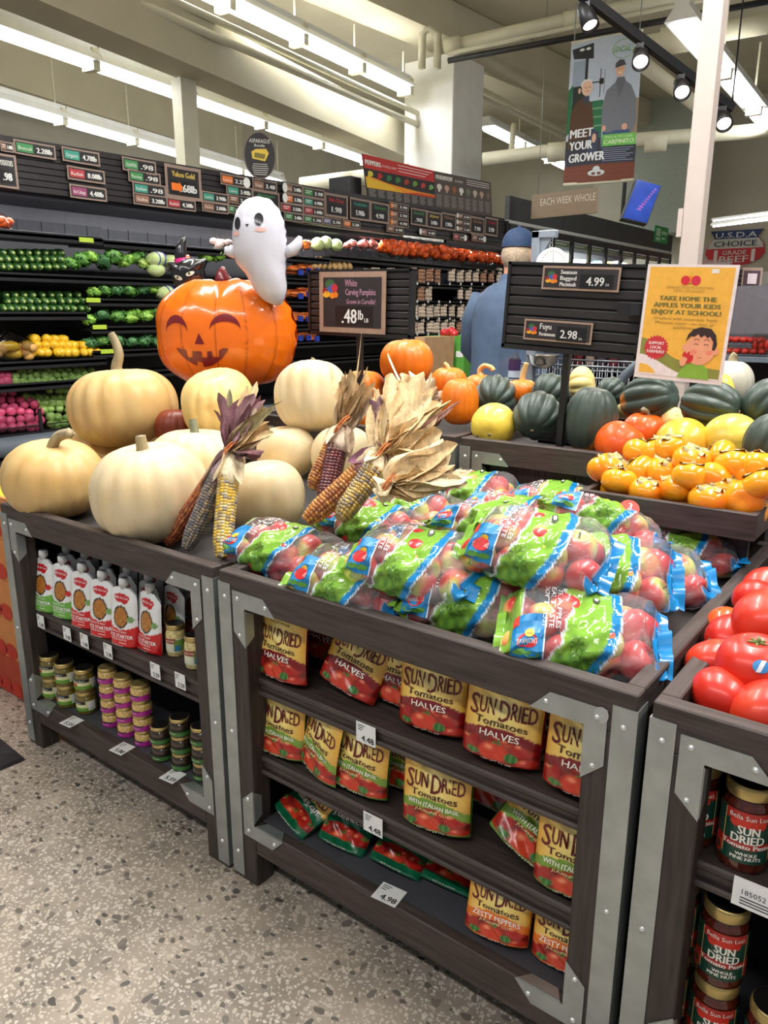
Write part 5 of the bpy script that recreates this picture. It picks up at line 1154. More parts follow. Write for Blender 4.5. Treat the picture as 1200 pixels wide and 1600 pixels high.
# boy eating an apple
q.use(col=(136, 180, 62)); q.shape(PF(.0012), [(.0, -.93), (.10, -.74), (.22, -.66), (.52, -.66), (.66, -.74), (.72, -.93)])
q.use(col=(240, 166, 130)); q.ell(PF(.0016), .44, -.42, .33, .27, 28); q.ell(PF(.0015), .10, -.40, .06, .06, 12); q.ell(PF(.0015), .79, -.44, .06, .06, 12)
q.use(col=(52, 34, 36)); q.shape(PF(.0020), [(.10, -.30), (.14, -.17), (.24, -.08), (.40, -.04), (.62, -.06), (.74, -.16), (.79, -.32), (.76, -.42), (.70, -.42), (.70, -.28), (.62, -.19), (.56, -.22), (.5, -.17), (.42, -.22), (.36, -.16), (.28, -.21), (.2, -.20)])
q.use(col=(94, 54, 44))
for cx in (.34, .56):
    for cy, rr in ((-.35, .05), (-.27, .06)):
        for k in range(6):
            a, b = PI * k / 6, PI * (k + 1) / 6; q.shape(PF(.0022), [(cx + rr * math.cos(a), cy + rr * .6 * math.sin(a)), (cx + rr * math.cos(b), cy + rr * .6 * math.sin(b)), (cx + (rr - .016) * math.cos(b), cy + (rr - .016) * .6 * math.sin(b)), (cx + (rr - .016) * math.cos(a), cy + (rr - .016) * .6 * math.sin(a))])
q.use(col=(206, 96, 80)); q.rect(PF(.0022), .40, -.565, .50, -.555)
q.use(col=(238, 140, 116)); q.ell(PF(.0018), .30, -.47, .07, .04, 14); q.ell(PF(.0018), .64, -.47, .07, .04, 14)
q.use(col=(206, 40, 46)); q.shape(PF(.0024), [(.07, -.52), (.12, -.47), (.16, -.51), (.22, -.46), (.24, -.53), (.31, -.52), (.32, -.60), (.26, -.67), (.16, -.68), (.09, -.62)])
q.use(col=(240, 166, 130)); q.ell(PF(.0027), .10, -.66, .075, .075, 16)
for k in range(4): q.ell(PF(.0028), .07 + k * .035, -.59 - .01 * abs(k - 1), .02, .035, 8)
q.build('poster_sheet', t)
q = MB(BLACKM); q.box(pR.x + .17, pR.x + .205, cP.y + .004, pR.y - .014, cP.z + .02, cP.z + .05); q.build('clip_arm', t)

# ---- squash
SQG = pump_mat('dark_green_squash', (66, 80, 72), (44, 57, 50), nz=(16, .2), ramp=(.45, .7))
SQO = pump_mat('green_squash_orange_patch', (64, 78, 70), (226, 140, 46), nz=(4, .15), ramp=(.60, .66))
SQY = pump_mat('yellow_squash_skin', (242, 216, 92), (232, 196, 64), rough=.32, coat=.15)
SQGO = pump_mat('golden_squash_skin', (244, 186, 56), (236, 170, 40), rough=.32, coat=.15)
SQR = pump_mat('red_orange_squash', (236, 96, 24), (214, 64, 20), rough=.34, coat=.15, nz=(9, .1))
SQGR = pump_mat('grey_pumpkin_skin', (196, 192, 176), (176, 172, 156))
SQP = pump_mat('pale_yellow_squash', (234, 214, 140), (226, 190, 120))
def squash(px, py, w, y, ratio, m, label, axis=(0, 0, 1), ribs=10, depth=.09, seed=1, stem=None, group='squash heaped on the rear table', dimple=.1, power=2.1, knob=True):
    c = at_y(px, py, y); r = w * 1.07 / 2 * (c - EYEV).dot(_fw) / F_PX
    t = thing('squash', label, 'squash', c, group); qt = Vector(axis).normalized().to_track_quat('Z', 'Y'); t.rotation_euler = qt.to_euler()
    q = MB(m); pumpkin_mesh(q, r, r * ratio, ribs, depth, seed, dimple, power=power); q.build('body', t, True)
    if stem: pts, r0, r1 = stem; q = MB(STEMW); z0 = r * ratio * (1 - dimple * 1.15); stem_mesh(q, [Vector((x * r, yy * r, z0 + z * r)) for x, yy, z in pts], r0 * r, r1 * r); q.build('stem', t, True)
    if knob: q = MB(STEMW, smooth=True); q.ball((0, 0, -r * ratio * (1 - dimple * .5)), r * .09, r * .09, r * .05, 8, 6); q.build('blossom_end', t, True)
    return t
tow = Vector((.35, -1, -.35))
squash(774, 620, 66, 2.42, 1.0, SQG, 'dark green ribbed squash at the left end, blossom end to the front', -tow, seed=41, ribs=10, depth=.14)
squash(771, 664, 66, 2.16, 1.0, SQY, 'round pale yellow squash at the left end behind the rail', -tow, ribs=12, depth=.012, seed=42)
squash(840, 650, 70, 2.2, 1.08, SQG, 'dark green squash with light streaks just left of the board post', Vector((-.25, 1, .55)), ribs=10, depth=.11, seed=43)
squash(860, 612, 56, 2.48, .9, SQG, 'dark green squash behind the streaked one', Vector((.1, .8, .6)), ribs=10, depth=.12, seed=44)
squash(924, 656, 78, 2.18, 1.28, SQO, 'tall dark green squash with an orange patch, right of the board post', Vector((.05, .1, 1)), ribs=12, depth=.05, seed=45, knob=False)
squash(910, 602, 54, 2.6, .7, SQP, 'tan and green squash lying behind the tall one', Vector((1, .2, .2)), ribs=10, depth=.08, seed=46)
squash(955, 612, 44, 2.5, .9, SQG, 'dark green squash peeking out beside the tall one', Vector((.2, .8, .4)), ribs=10, depth=.1, seed=47)
squash(968, 695, 74, 2.12, .92, SQR, 'bright orange squash at the rail behind the persimmons', Vector((.5, .4, .8)), ribs=12, depth=.012, seed=48, knob=False)
squash(1006, 677, 66, 2.28, .95, SQR, 'red orange squash with a pale stub of stem', Vector((.1, -.05, 1)), ribs=12, depth=.03, seed=49, stem=([(0, 0, -.05), (-.1, 0, .15), (-.3, 0, .22)], .16, .14), knob=False)
squash(1014, 623, 72, 2.34, 1.2, SQO, 'dark green squash lying sideways below the left of the poster', Vector((1, -.25, .25)), ribs=10, depth=.12, seed=50)
squash(1112, 634, 72, 2.22, 1.25, SQG, 'large dark green squash lying sideways below the right of the poster', Vector((-1, .3, .12)), ribs=10, depth=.13, seed=51)
squash(1052, 658, 40, 2.32, .9, SQP, 'small pale squash tucked between the dark green ones', Vector((.4, -.6, .5)), ribs=10, depth=.02, seed=52)
squash(1066, 694, 80, 2.09, .98, SQGO, 'golden yellow squash resting at the rail behind the persimmons', Vector((1, .2, .2)), ribs=10, depth=.01, seed=53, knob=False)
squash(1142, 686, 72, 2.12, 1.1, SQY, 'lemon yellow squash right of the golden one', Vector((1, .5, .15)), ribs=10, depth=.015, seed=54, knob=False)
squash(1204, 690, 74, 2.0, 1.1, SQG, 'dark green squash cut by the right edge, nearest the rail', Vector((.3, .2, 1)), ribs=10, depth=.1, seed=55)
squash(1200, 630, 66, 2.24, 1.1, SQG, 'dark green squash cut by the right edge, higher up', Vector((.6, .3, .8)), ribs=10, depth=.1, seed=56)
squash(1141, 598, 64, 2.9, 1.05, SQGR, 'grey white pumpkin with tan stem behind the poster', Vector((0, 0, 1)), ribs=12, depth=.02, seed=57, stem=([(0, 0, -.05), (.0, 0, .2), (-.1, 0, .35)], .2, .16), knob=False)
squash(1128, 612, 36, 2.72, 1.5, SQY, 'yellow squash standing behind the poster corner', Vector((-.2, 0, 1)), ribs=10, depth=.01, seed=58, knob=False)
squash(1166, 660, 52, 2.36, .9, SQR, 'red orange squash between the dark green ones at the right', Vector((.2, .1, 1)), ribs=12, depth=.02, seed=59, knob=False)
squash(975, 640, 34, 2.6, .8, SQP, 'pale squash in the black basket gap', Vector((.3, .3, 1)), ribs=10, depth=.02, seed=60, knob=False)
# black baskets under the heap
for i, (px, py, lab) in enumerate(((990, 668, 'black plastic basket holding the dark green squash'), (1080, 668, 'black plastic basket behind the golden squash'))):
    c = at_z(px, py, DK2); c.y = 2.43; q = MB(BLACKP); w, d, h = .13, .10, .075
    q.box(c.x - w, c.x + w, c.y - d, c.y + d, DK2, DK2 + .006)
    for a in ((-w, -w + .006, -d, d), (w - .006, w, -d, d), (-w, w, -d, -d + .006), (-w, w, d - .006, d)): q.box(c.x + a[0], c.x + a[1], c.y + a[2], c.y + a[3], DK2, DK2 + h)
    q.box(c.x - w - .008, c.x + w + .008, c.y - d - .008, c.y - d, DK2 + h - .012, DK2 + h); o = q.build('basket'); recenter(o, c); tag(o, lab, 'basket', 'black squash baskets')
c = at_y(1136, 612, 2.84); q = MB(BLACKP); q.box(c.x - .14, c.x + .14, 2.66, 2.985, DK2, DK2 + .068, ch=.004); o = q.build('crate'); recenter(o, (c.x, 2.8, DK2)); tag(o, 'black crate lifting the grey white pumpkin at the back', 'crate')
# ---- persimmon tray
X0, X1, Y0, Y1, Z0, Z1 = -.722, -.323, 1.715, 2.03, .868, .928
t = thing('tray', 'dark wooden tray of persimmons on a riser over the apple table', 'tray', ((X0 + X1) / 2, Y0, Z0)); q = MB(WOODX); q.box(X0, X1, Y0, Y0 + .016, Z0, Z1, ch=.002); q.build('front_board', t)
q = MB(WOODX); q.box(X0, X1, Y1 - .016, Y1, Z0, Z1, ch=.002); q.build('back_board', t)
for x in (X0, X1 - .016): q = MB(WOODY); q.box(x, x + .016, Y0 + .0162, Y1 - .0162, Z0, Z1, ch=.002); q.build('side_board', t)
q = MB(DECKM); q.box(X0 + .0162, X1 - .0162, Y0 + .0162, Y1 - .0162, Z0 + .006, Z0 + .014); q.build('base', t)
for x in (X0 + .03, X1 - .075): q = MB(WOODZ); q.box(x, x + .045, Y0 + .1, Y0 + .12, DK, Z0); q.build('leg', t)
PERS = mat('persimmon_skin', (242, 160, 26), .22, nz=(12, .06), col2=(234, 116, 18), ramp=(.45, .7), coat=.35, rand=.10)
CALYX = mat('dry_calyx', (184, 172, 126), .7, nz=(60, .25)); STICK = mat('fruit_sticker', (236, 232, 236), .4)
def persimmon_proto(loc, label):
    t = thing('persimmon', label, 'persimmon', loc, 'persimmons in the tray'); r = .0365; q = MB(PERS, smooth=True)
    def fn(u, v):
        th = 2 * PI * u; a = PI * (v - .5); sq = 1 + .035 * math.cos(4 * th); R = abs(math.cos(a)) ** .86 * sq; z = .74 * math.copysign(abs(math.sin(a)) ** .9, math.sin(a)); z -= .09 * math.exp(-(R / .3) ** 2) * (1 if z > 0 else -1); return Vector((R * r * math.cos(th), R * r * math.sin(th), z * r))
    q.grid(fn, 32, 18, True); q.build('fruit', t, True)
    q = MB(CALYX, smooth=True)
    for k in range(4):
        a0 = k * PI / 2 + .3
        def leaf(u, v):
            R = lerp(.08, .78, v) * r; a = a0 + (u - .5) * 1.5 * (1 - .75 * v ** 3); return Vector((R * math.cos(a), R * math.sin(a), r * (.70 - .10 * v * v + .16 * v ** 4 * (1 - abs(2 * u - 1)) + .05 * math.sin(9 * u + k) * v)))
        q.grid(leaf, 8, 6)
    q.tube([(0, 0, r * .62), (0, 0, r * .82)], r * .12, 8); q.build('calyx', t, True); return t
PP = None
plist = [(945, 735, 0, -.3, .5), (957, 732, 0, .2, .9), (1000, 738, 0, .9, -.3), (968, 752, 1, .3, .0), (1011, 768, 1, .1, .1), (1060, 762, 1, .25, .0), (1037, 737, 0, .3, .1), (1027, 708, 0, .5, -.2), (1082, 720, 0, .2, .3), (1112, 752, 1, 1.5, .5), (1110, 780, 2, .1, .0), (1162, 782, 2, 1.8, .3), (1150, 728, 0, .35, .1), (1168, 742, 0, .35, -.4), (998, 710, 0, .8, .2), (1125, 715, 0, 1.2, -.5), (1190, 760, 1, .6, .4), (1186, 730, 0, .4, .3), (1135, 765, 1, .2, .1), (1080, 745, 1, .2, -.2), (1045, 700, 0, .1, .2)]
rd = random.Random(4)
LABP = ['near the left corner of the tray', 'heaped second from the left', 'lying on its side above the front row', 'first in the front row with leafy cap', 'second in the front row', 'third and largest in the front row', 'just above the largest one', 'behind, leaning on the golden squash', 'with a broad cap in the middle', 'on its side showing plain orange skin', 'fourth low in the front row', 'plain orange at the right front corner', 'with a wide grey cap at the right', 'at the right with its cap torn', 'at the back left below the orange squash', 'at the back with a white sticker', 'cut by the right picture edge', 'at the right edge higher up', 'tucked between the right front ones', 'tucked behind the largest one', 'at the back middle']
for i, (px, py, lv, tx, ty) in enumerate(plist):
    y = (1.83, 1.79, 1.765)[lv] + rd.uniform(-.008, .008) + (.05 if py < 716 else 0); c = at_y(px, py, y)
    if PP is None: PP = t = persimmon_proto(c, 'persimmon ' + LABP[i])
    else: t = dup(PP, c, None, 'persimmon ' + LABP[i])
    t.rotation_euler = (tx, ty * .6, rd.uniform(0, 6)); t.scale = (rd.uniform(1.15, 1.3),) * 3
# small fill fruit lying deeper in the tray
for i in range(9):
    c = Vector((X0 + .06 + (i % 5) * .075, Y0 + .10 + (i // 5) * .075, Z0 + .045)); t = dup(PP, c, (rd.uniform(-.4, .4), rd.uniform(-.4, .4), rd.uniform(0, 6)), 'persimmon lying deep in the tray under the heap, %s from the left' % ORD[i])
# ---- tomatoes
TOM = mat('tomato_skin', (204, 40, 26), .34, nz=(7, .07), col2=(220, 78, 40), ramp=(.52, .8), coat=.15, rand=.07)
GRNM = mat('tomato_calyx', (104, 116, 58), .6, nz=(50, .2))
TOMO = mat('pale_tomato_skin', (230, 96, 44), .22, nz=(7, .08), coat=.4)
def tomato_proto(loc, label, m=TOM):
    t = thing('tomato', label, 'tomato', loc, 'tomatoes on the right table'); r = .052; q = MB(m, smooth=True)
    def fn(u, v):
        th = 2 * PI * u; a = PI * (v - .5); lob = 1 + .010 * math.cos(5 * th + .6) * max(0, math.sin(a) + .2) + .010 * math.cos(2 * th); R = abs(math.cos(a)) ** .9 * lob; z = .82 * math.copysign(abs(math.sin(a)) ** .95, math.sin(a)); z -= .12 * math.exp(-(R / .30) ** 2) * (1 if z > 0 else -.1); return Vector((R * r * math.cos(th), R * r * math.sin(th), z * r))
    q.grid(fn, 44, 24, True); q.build('fruit', t, True)
    q = MB(GRNM, smooth=True)
    for k in range(6):
        a = k * PI / 3 + .2; q.tube([(0, 0, r * .66), (math.cos(a) * r * .14, math.sin(a) * r * .14, r * .74), (math.cos(a) * r * .30, math.sin(a) * r * .30, r * (.70 + .08 * (k % 2)))], [r * .05, r * .045, r * .008], 6)
    q.tube([(0, 0, r * .6), (r * .04, 0, r * .84)], r * .05, 7); q.build('calyx', t, True); return t
TP = None
for px, py, y, d, rx, ry, lab in ((1130, 1088, 1.152, .94, 2.7, .3, 'large tomato at the front left corner, turned on its side'), (1180, 1040, 1.205, 1.1, -.12, .1, 'large tomato on top with green calyx and blue sticker'), (1196, 1112, 1.13, 1.0, 2.5, -.4, 'tomato at the front by the right picture edge'),
                                  (1116, 1036, 1.265, .92, 2.8, .9, 'tomato second along the left rail'), (1146, 1002, 1.36, .95, 2.4, .2, 'tomato third along the left rail'), (1198, 968, 1.36, 1.1, 2.6, .8, 'tomato above the stickered one at the right edge'), (1185, 940, 1.5, .9, 2.5, .5, 'tomato fifth along the left rail'), (1200, 924, 1.56, .95, 2.8, 1.2, 'tomato farthest along the left rail')):
    c = at_y(px, py, y)
    if TP is None: TP = t = tomato_proto(c, lab)
    else: t = dup(TP, c, None, lab)
    t.rotation_euler = (rx, ry * .5, px * .7); t.scale = (d,) * 3
    if 'sticker' in lab and 'on top' in lab:
        t.rotation_euler = (.12, -.05, .4)
        q = MB(STICK, smooth=True); R = .053
        def F(x, y, o=.0022):
            d = (Vector((-.05, -.74, .50)).normalized() + Vector((x / R, 0, 0)) + Vector((0, .5, .8)) * (y / R)).normalized(); Rr = .0525 * (abs(math.hypot(d.x, d.y)) ** -.0); return Vector((d.x * (R + o), d.y * (R + o), d.z * (R * .86 + o)))
        q.use(PS, (52, 140, 206)); q.grid(lambda u, v: F(.0105 * v * math.cos(2 * PI * u), .0105 * v * math.sin(2 * PI * u)), 18, 3, True)
        q.use(PS, (226, 234, 240)); q.grid(lambda u, v: F((v - .5) * .006 + (u - .5) * .008, (u - .5) * .018, .0030), 6, 2); o = q.build('sticker', t, True); o['label'] = 'round blue and white sticker'
t = dup(TP, at_y(1136, 984, 1.43), (1.2, .3, 2), 'paler orange tomato along the left rail', .85)
for ch in t.children:
    if ch.name.startswith('fruit'): ch.data = ch.data.copy(); ch.data.materials[0] = TOMO

for i in range(30):
    x, y = -.05 + (i % 6) * .115 + (.05 if (i // 6) % 2 else 0), 1.135 + (i // 6) * .105
    if x > XC1 - .09 or proj_x(x, y, DK + .043) < 1225: continue
    dup(TP, Vector((x, y, DK + .043)), (rd.uniform(2.3, 3.1), rd.uniform(-.4, .4), i * 1.3), 'tomato farther along the right table', rd.uniform(.9, 1))
# ------------------------------------------------------------------ produce wall along the left
XF = -4.6
CASE = thing('produce_case', 'long black refrigerated produce case along the left wall', 'produce case', (XF, 4.8, 0))
CY0, CY1 = 1.3, 8.27
DARKI = mat('case_interior', (30, 28, 31), .5, nz=(6, .2)); DARKB = mat('case_back', (52, 48, 54), .5, nz=(5, .15), stretch=(1, 3, 1))
q = MB(DARKI); q.box(-5.30, -5.24, CY0, CY1, .4, 2.0); q.build('back_panel', CASE)
q = MB(DARKB); q.box(-5.235, -5.20, CY0, CY1, 1.82, 2.04)
for k in range(40): q.box(-5.2, -5.195, CY0 + .1 + k * .17, CY0 + .13 + k * .17, 1.86, 1.94)
q.build('upper_back', CASE)
q = MB(BLACKM); q.box(-5.23, -4.53, CY0, CY1, .0, .48); q.build('base', CASE)
q = MB(GREYP, smooth=True); q.tube([(-4.56, CY0, .555), (-4.56, CY1, .555)], .06, 14); q.build('bumper_rail', CASE)
q = MB(DARKI); q.box(-5.2, -4.62, CY0, CY1, .485, .62); q.build('deck', CASE)
for y in (CY0 - .05, CY1 + .005): q = MB(BLACKM); q.box(-5.30, -4.58, y, y + .04, .0, 2.30 if y < 3 else 2.38); q.build('end_panel', CASE)
hz = lambda y: (lerp(2.025, 2.10, (y - 2) / 6.2), lerp(2.315, 2.405, (y - 2) / 6.2))
q = MB(SLAT); n = 8
for k in range(n):
    for a, b in ((0, .84), (.84, 1)):
        o = 0 if a == 0 else .012
        vs = []
        for x in (XF - .01 - o, XF - .05):
            for y in (CY0, CY1):
                z0, z1 = hz(y); vs += [(x, y, lerp(z0, z1, (k + a) / n)), (x, y, lerp(z0, z1, (k + b) / n))]
        q.add(vs, [(0, 2, 3, 1), (4, 5, 7, 6), (1, 3, 7, 5), (0, 4, 6, 2), (0, 1, 5, 4), (2, 6, 7, 3)])
q.build('slatted_header', CASE)
q = MB(BLACKM); q.box(-5.30, -4.66, CY0, CY1, 2.02, 2.06); q.build('canopy', CASE)
CASE_W = 16.0
for k in range(4):
    la = bpy.data.lights.new('case_light', 'AREA'); la.shape = 'RECTANGLE'; la.size = .05; la.size_y = 1.6; la.energy = CASE_W; la.color = (.95, .98, 1)
    lo = bpy.data.objects.new('case_light', la); COL.objects.link(lo); lo.parent = CASE; lo.location = (-4.68 - XF, 2.2 + k * 1.75 - 4.8, 2.01); lo.rotation_euler = (0, .35, 0)
def shelf(z, y0, y1, d=.42, fence=0, x=XF):
    q = MB(BLACKM); q.box(x - d, x, y0, y1, z - .03, z - .012); q.box(x - .012, x, y0, y1, z - .05, z, ch=.002); q.build('shelf', CASE)
    if fence: q = MB(clear_mat('shelf_fence', (200, 205, 210), .16)); q.box(x - .004, x - .001, y0, y1, z, z + fence); q.build('clear_fence', CASE)
for a in ((1.81, CY0, 3.0, .42, .06), (1.80, 3.005, 5.2, .42, .06), (1.83, 5.205, CY1, .42, .06), (1.57, CY0, 4.1), (1.345, CY0, 2.84), (1.43, 2.86, 4.1), (1.255, 2.86, 4.1), (1.10, 2.86, 4.1), (1.055, CY0, 2.95), (.925, CY0, 3.1, .42, .05),
          (1.62, 4.6, 6.25), (1.435, 4.6, 6.25), (1.245, 4.6, 6.25), (1.10, 4.6, 6.25), (1.64, 6.27, CY1), (1.465, 6.27, CY1), (1.30, 6.27, CY1), (1.14, 6.27, CY1), (.95, 3.2, CY1)): shelf(*a)
for px, py in ((135, 375), (146, 469), (156, 511), (168, 549)):
    p = at_x(px, py, XF + .004); q = MB(PM, (176, 206, 62)); q.box(p.x - .002, p.x + .001, p.y - .05, p.y + .05, p.z - .014, p.z + .014); o = q.build('shelf_tag'); recenter(o, p); tag(o, 'lime green shelf tag, %s' % {375: 'on the topmost shelf edge', 469: 'below the upper greens', 511: 'below the middle greens', 549: 'below the lowest greens'}[py], 'shelf tag', 'lime green shelf tags')
# generic fill of one kind along pixels
def item(proto, p, rot, label, sc=1):
    o = proto.copy(); COL.objects.link(o); o.location = p; o.rotation_euler = rot; o.scale = (sc,) * 3; o['label'] = label; return o
def one(mb, name, cat, group):
    o = mb.build(name); tag(o, 'x', cat, group); return o
rd = random.Random(9)
def fill(proto, pts, rots, labf, scs=(.9, 1.12)):
    first = True
    for i, p in enumerate(pts):
        r = rots(i)
        if first: proto.location = p; proto.rotation_euler = r; proto['label'] = labf(i); first = False
        else: item(proto, p, r, labf(i), rd.uniform(*scs))
ZUC = mat('zucchini_skin', (44, 84, 36), .3, nz=(30, .25), col2=(120, 160, 60), ramp=(.60, .75), coat=.3)
ZEND = mat('zucchini_end', (176, 196, 112), .5)
def zuc_mesh():
    q = MB(ZUC, smooth=True); q.lathe([(0, .0), (.014, .002), (.022, .012), (.026, .04), (.026, .12), (.02, .165), (.009, .185), (.009, .2), (0, .2)], 14, Matrix.Rotation(-PI / 2, 4, 'Y')); q.use(ZEND).ball((.001, 0, 0), .002, .009, .009, 8, 6); return q
ROWN = ('bottom', 'middle', 'top')
def rows_px(rows):
    return [(px, py, r, i) for r, (x0, x1, st, py) in enumerate(rows) for i, px in enumerate(range(x0, x1, st))]
def zfill(rows, where, dx):
    L = rows_px(rows); o = one(zuc_mesh(), 'zucchini', 'zucchini', 'zucchini ' + where)
    pts = [at_x(px, py, XF - .02 - .03 * r) for px, py, r, i in L]
    fill(o, pts, lambda i: (rd.uniform(0, 6), rd.uniform(-.05, .05), rd.uniform(-.25, .25)), lambda i: 'green zucchini %s, %s row, %s from the left' % (where, ROWN[L[i][2]], ORD[L[i][3]]))
zfill([(6, 108, 12, 417), (2, 104, 12, 405), (8, 100, 13, 395)], 'on the upper shelf', 0)
zfill([(8, 144, 11, 482), (14, 140, 12, 471), (12, 130, 14, 461)], 'on the lower shelf', 0)
YSQ = mat('yellow_squash', (236, 190, 44), .32, nz=(20, .08), coat=.3)
def ysq_mesh():
    q = MB(YSQ, smooth=True); q.lathe([(0, 0), (.02, .004), (.028, .02), (.031, .05), (.028, .09), (.019, .13), (.014, .16), (.012, .18), (0, .182)], 14, Matrix.Rotation(-PI / 2, 4, 'Y')); return q
L = rows_px([(46, 158, 11, 551), (50, 154, 12, 540), (58, 110, 16, 530)]); o = one(ysq_mesh(), 'yellow_squash', 'squash', 'yellow summer squash on the shelf')
fill(o, [at_x(px, py, XF - .02 - .02 * r) for px, py, r, i in L], lambda i: (rd.uniform(0, 6), 0, rd.uniform(-.5, .5)), lambda i: 'yellow summer squash, %s row, %s from the left' % (ROWN[L[i][2]], ORD[L[i][3]]))
for px, py, rz in ((30, 541, 1.4), (34, 553, .8)): item(o, at_x(px, py, XF - .01), (0, 0, rz), 'yellow summer squash lying crosswise %s' % ('on top beside the potato bag' if py < 545 else 'below the potato bag edge'))
# net bag of small tan potatoes
c = at_x(14, 545, XF - .02); t = thing('potato_bag', 'net bag of small tan potatoes at the left picture edge', 'bag of potatoes', c); TANP = mat('tan_potato', (214, 164, 92), .6, nz=(30, .15))
for k in range(16): q = MB(TANP, smooth=True); q.ball(c + Vector((rd.uniform(-.05, .02), rd.uniform(-.14, .14), rd.uniform(-.05, .03))), .03, .036, .028, 10, 7); q.build('potato', t)
q = MB(clear_mat('pink_net', (224, 190, 190), .35), smooth=True); q.grid(lambda u, v: c + Vector((.045 * math.sin(2 * PI * u) * math.sin(PI * v) , .17 * math.cos(2 * PI * u) * math.sin(PI * v), .10 - .19 * v + .012 * math.sin(9 * u * PI) * (1 - v))), 24, 12, True); q.build('net', t)
# sprouts, radishes
SPR = mat('sprout_leaf', (150, 184, 98), .45, nz=(28, .22), rand=.18, bump=(50, .4))
def spr_mesh():
    q = MB(SPR, smooth=True); q.grid(lambda u, v: Vector((math.cos(2 * PI * u) * math.cos(PI * (v - .5)), math.sin(2 * PI * u) * math.cos(PI * (v - .5)), math.sin(PI * (v - .5)))) * (.028 * (1 + .07 * math.sin(2 * PI * u * 3 + v * 7) + .05 * math.sin(v * 17))), 14, 10, True); return q
PINK = mat('pink_radish', (214, 84, 124), .42, nz=(24, .12), rand=.10); 
def rad_mesh():
    q = MB(PINK, smooth=True); q.lathe([(0, -.03), (.012, -.028), (.026, -.014), (.032, .004), (.026, .022), (.012, .031), (0, .032)], 14); return q
def pile(proto, cells, where, x0, dx=.03, kind=''):
    pts = []; labs = []
    for r, (a, b, st, py) in enumerate(cells):
        for i, px in enumerate(range(a, b, st)):
            pts.append(at_x(px + rd.uniform(-2, 2), py + rd.uniform(-2, 2), x0 - dx * r)); labs.append('%s %s, %s row from the front, %s from the left' % (kind, where, ORD[r], ORD[i]))
    fill(proto, pts, lambda i: (rd.uniform(0, 6), rd.uniform(0, 6), rd.uniform(0, 6)), lambda i: labs[i], (.8, 1.2))
pile(one(spr_mesh(), 'brussels_sprout', 'brussels sprout', 'brussels sprouts in the clear bin'), [(26, 142, 11, 596), (24, 146, 11, 588), (34, 144, 12, 580), (58, 140, 14, 575)], 'in the upper bin', XF - .05, kind='brussels sprout')
pile(one(spr_mesh(), 'brussels_sprout', 'brussels sprout', 'brussels sprouts heaped on the deck'), [(80, 130, 11, 664), (80, 124, 11, 652), (68, 128, 12, 640), (58, 122, 11, 630), (38, 118, 11, 622), (78, 112, 12, 612)], 'on the deck heap', XF - .06, kind='brussels sprout')
pile(one(rad_mesh(), 'radish', 'radish', 'pink radishes heaped on the deck'), [(4, 72, 14, 668), (2, 74, 15, 656), (2, 68, 15, 644), (6, 62, 15, 634), (2, 48, 15, 625), (2, 30, 14, 614)], 'on the deck heap', XF - .05, kind='pink radish')
pile(one(rad_mesh(), 'radish', 'radish', 'radishes in the upper bin'), [(2, 20, 9, 598), (2, 18, 9, 588)], 'in the upper bin', XF - .05, kind='dark pink radish')
q = MB(clear_mat('bin_front', (210, 214, 216), .14)); a, b, c2 = at_x(0, 690, XF).y, at_x(72, 676, XF).y, at_x(140, 664, XF).y
for i, (y0, y1, lab) in enumerate(((a - .3, b - .012, 'clear front of the radish bin'), (b + .012, c2, 'clear front of the sprout bin'))):
    q = MB(clear_mat('bin_front', (210, 214, 216), .14)); q.box(XF - .012, XF - .008, y0, y1, .63, .74); q.use(BLACKM).box(XF - .014, XF - .006, y0, y1, .655, .662); q.box(XF - .016, XF - .004, y1 - .02, y1, .62, .76); o = q.build('bin_front'); recenter(o, (XF, y0, .63)); tag(o, lab, 'bin front', 'clear bin fronts')
# leafy bunches
def leafm(n, c, c2): return mat(n, c, .5, nz=(26, .25), col2=c2, ramp=(.5, .68), rand=.12)
LEAVES = {'bright': leafm('bright_leaf', (112, 168, 56), (166, 206, 96)), 'mid': leafm('mid_leaf', (80, 140, 58), (124, 172, 80)), 'dark': leafm('dark_leaf', (54, 108, 58), (92, 142, 86)), 'pale': leafm('pale_leaf', (150, 184, 84), (196, 214, 130))}
def bunch_mesh(kind, seed, n=150):
    rd = random.Random(seed); q = MB(LEAVES[kind], smooth=True)
    for k in range(n):
        d = Vector((rd.uniform(-.5, 1), rd.uniform(-1, 1), rd.uniform(-.7, 1))).normalized(); c = Vector((d.x * .055, d.y * .075, d.z * .05)) * rd.uniform(.5, 1.05)
        s = rd.uniform(.012, .026); a = d.orthogonal().normalized(); a.rotate(Matrix.Rotation(rd.uniform(0, 6), 3, d)); b = d.cross(a)
        pts = []
        for j in range(7):
            an = 2 * PI * j / 7; rr = s * (1 if j % 2 else .72); pts.append(c + a * rr * math.cos(an) + b * rr * math.sin(an) * .8 + d * rd.uniform(-.008, .008))
        pts.append(c + d * .008); q.add(pts, [(j, (j + 1) % 7, 7) for j in range(7)])
    return q
BPROTO = {}
def bunch(kind, px, py, label, sc=1, dx=.06, seed=1):
    p = at_x(px, py, XF - dx)
    if kind not in BPROTO: o = BPROTO[kind] = bunch_mesh(kind, 60 + len(BPROTO)).build('greens_bunch')
    else: o = BPROTO[kind].copy(); COL.objects.link(o)
    o.location = p; o.scale = (sc, sc, sc * .9); o.rotation_euler = (rd.uniform(-.4, .4), rd.uniform(-.3, .3), rd.uniform(-.7, .7)); tag(o, label, 'greens', 'bunches of leafy greens')
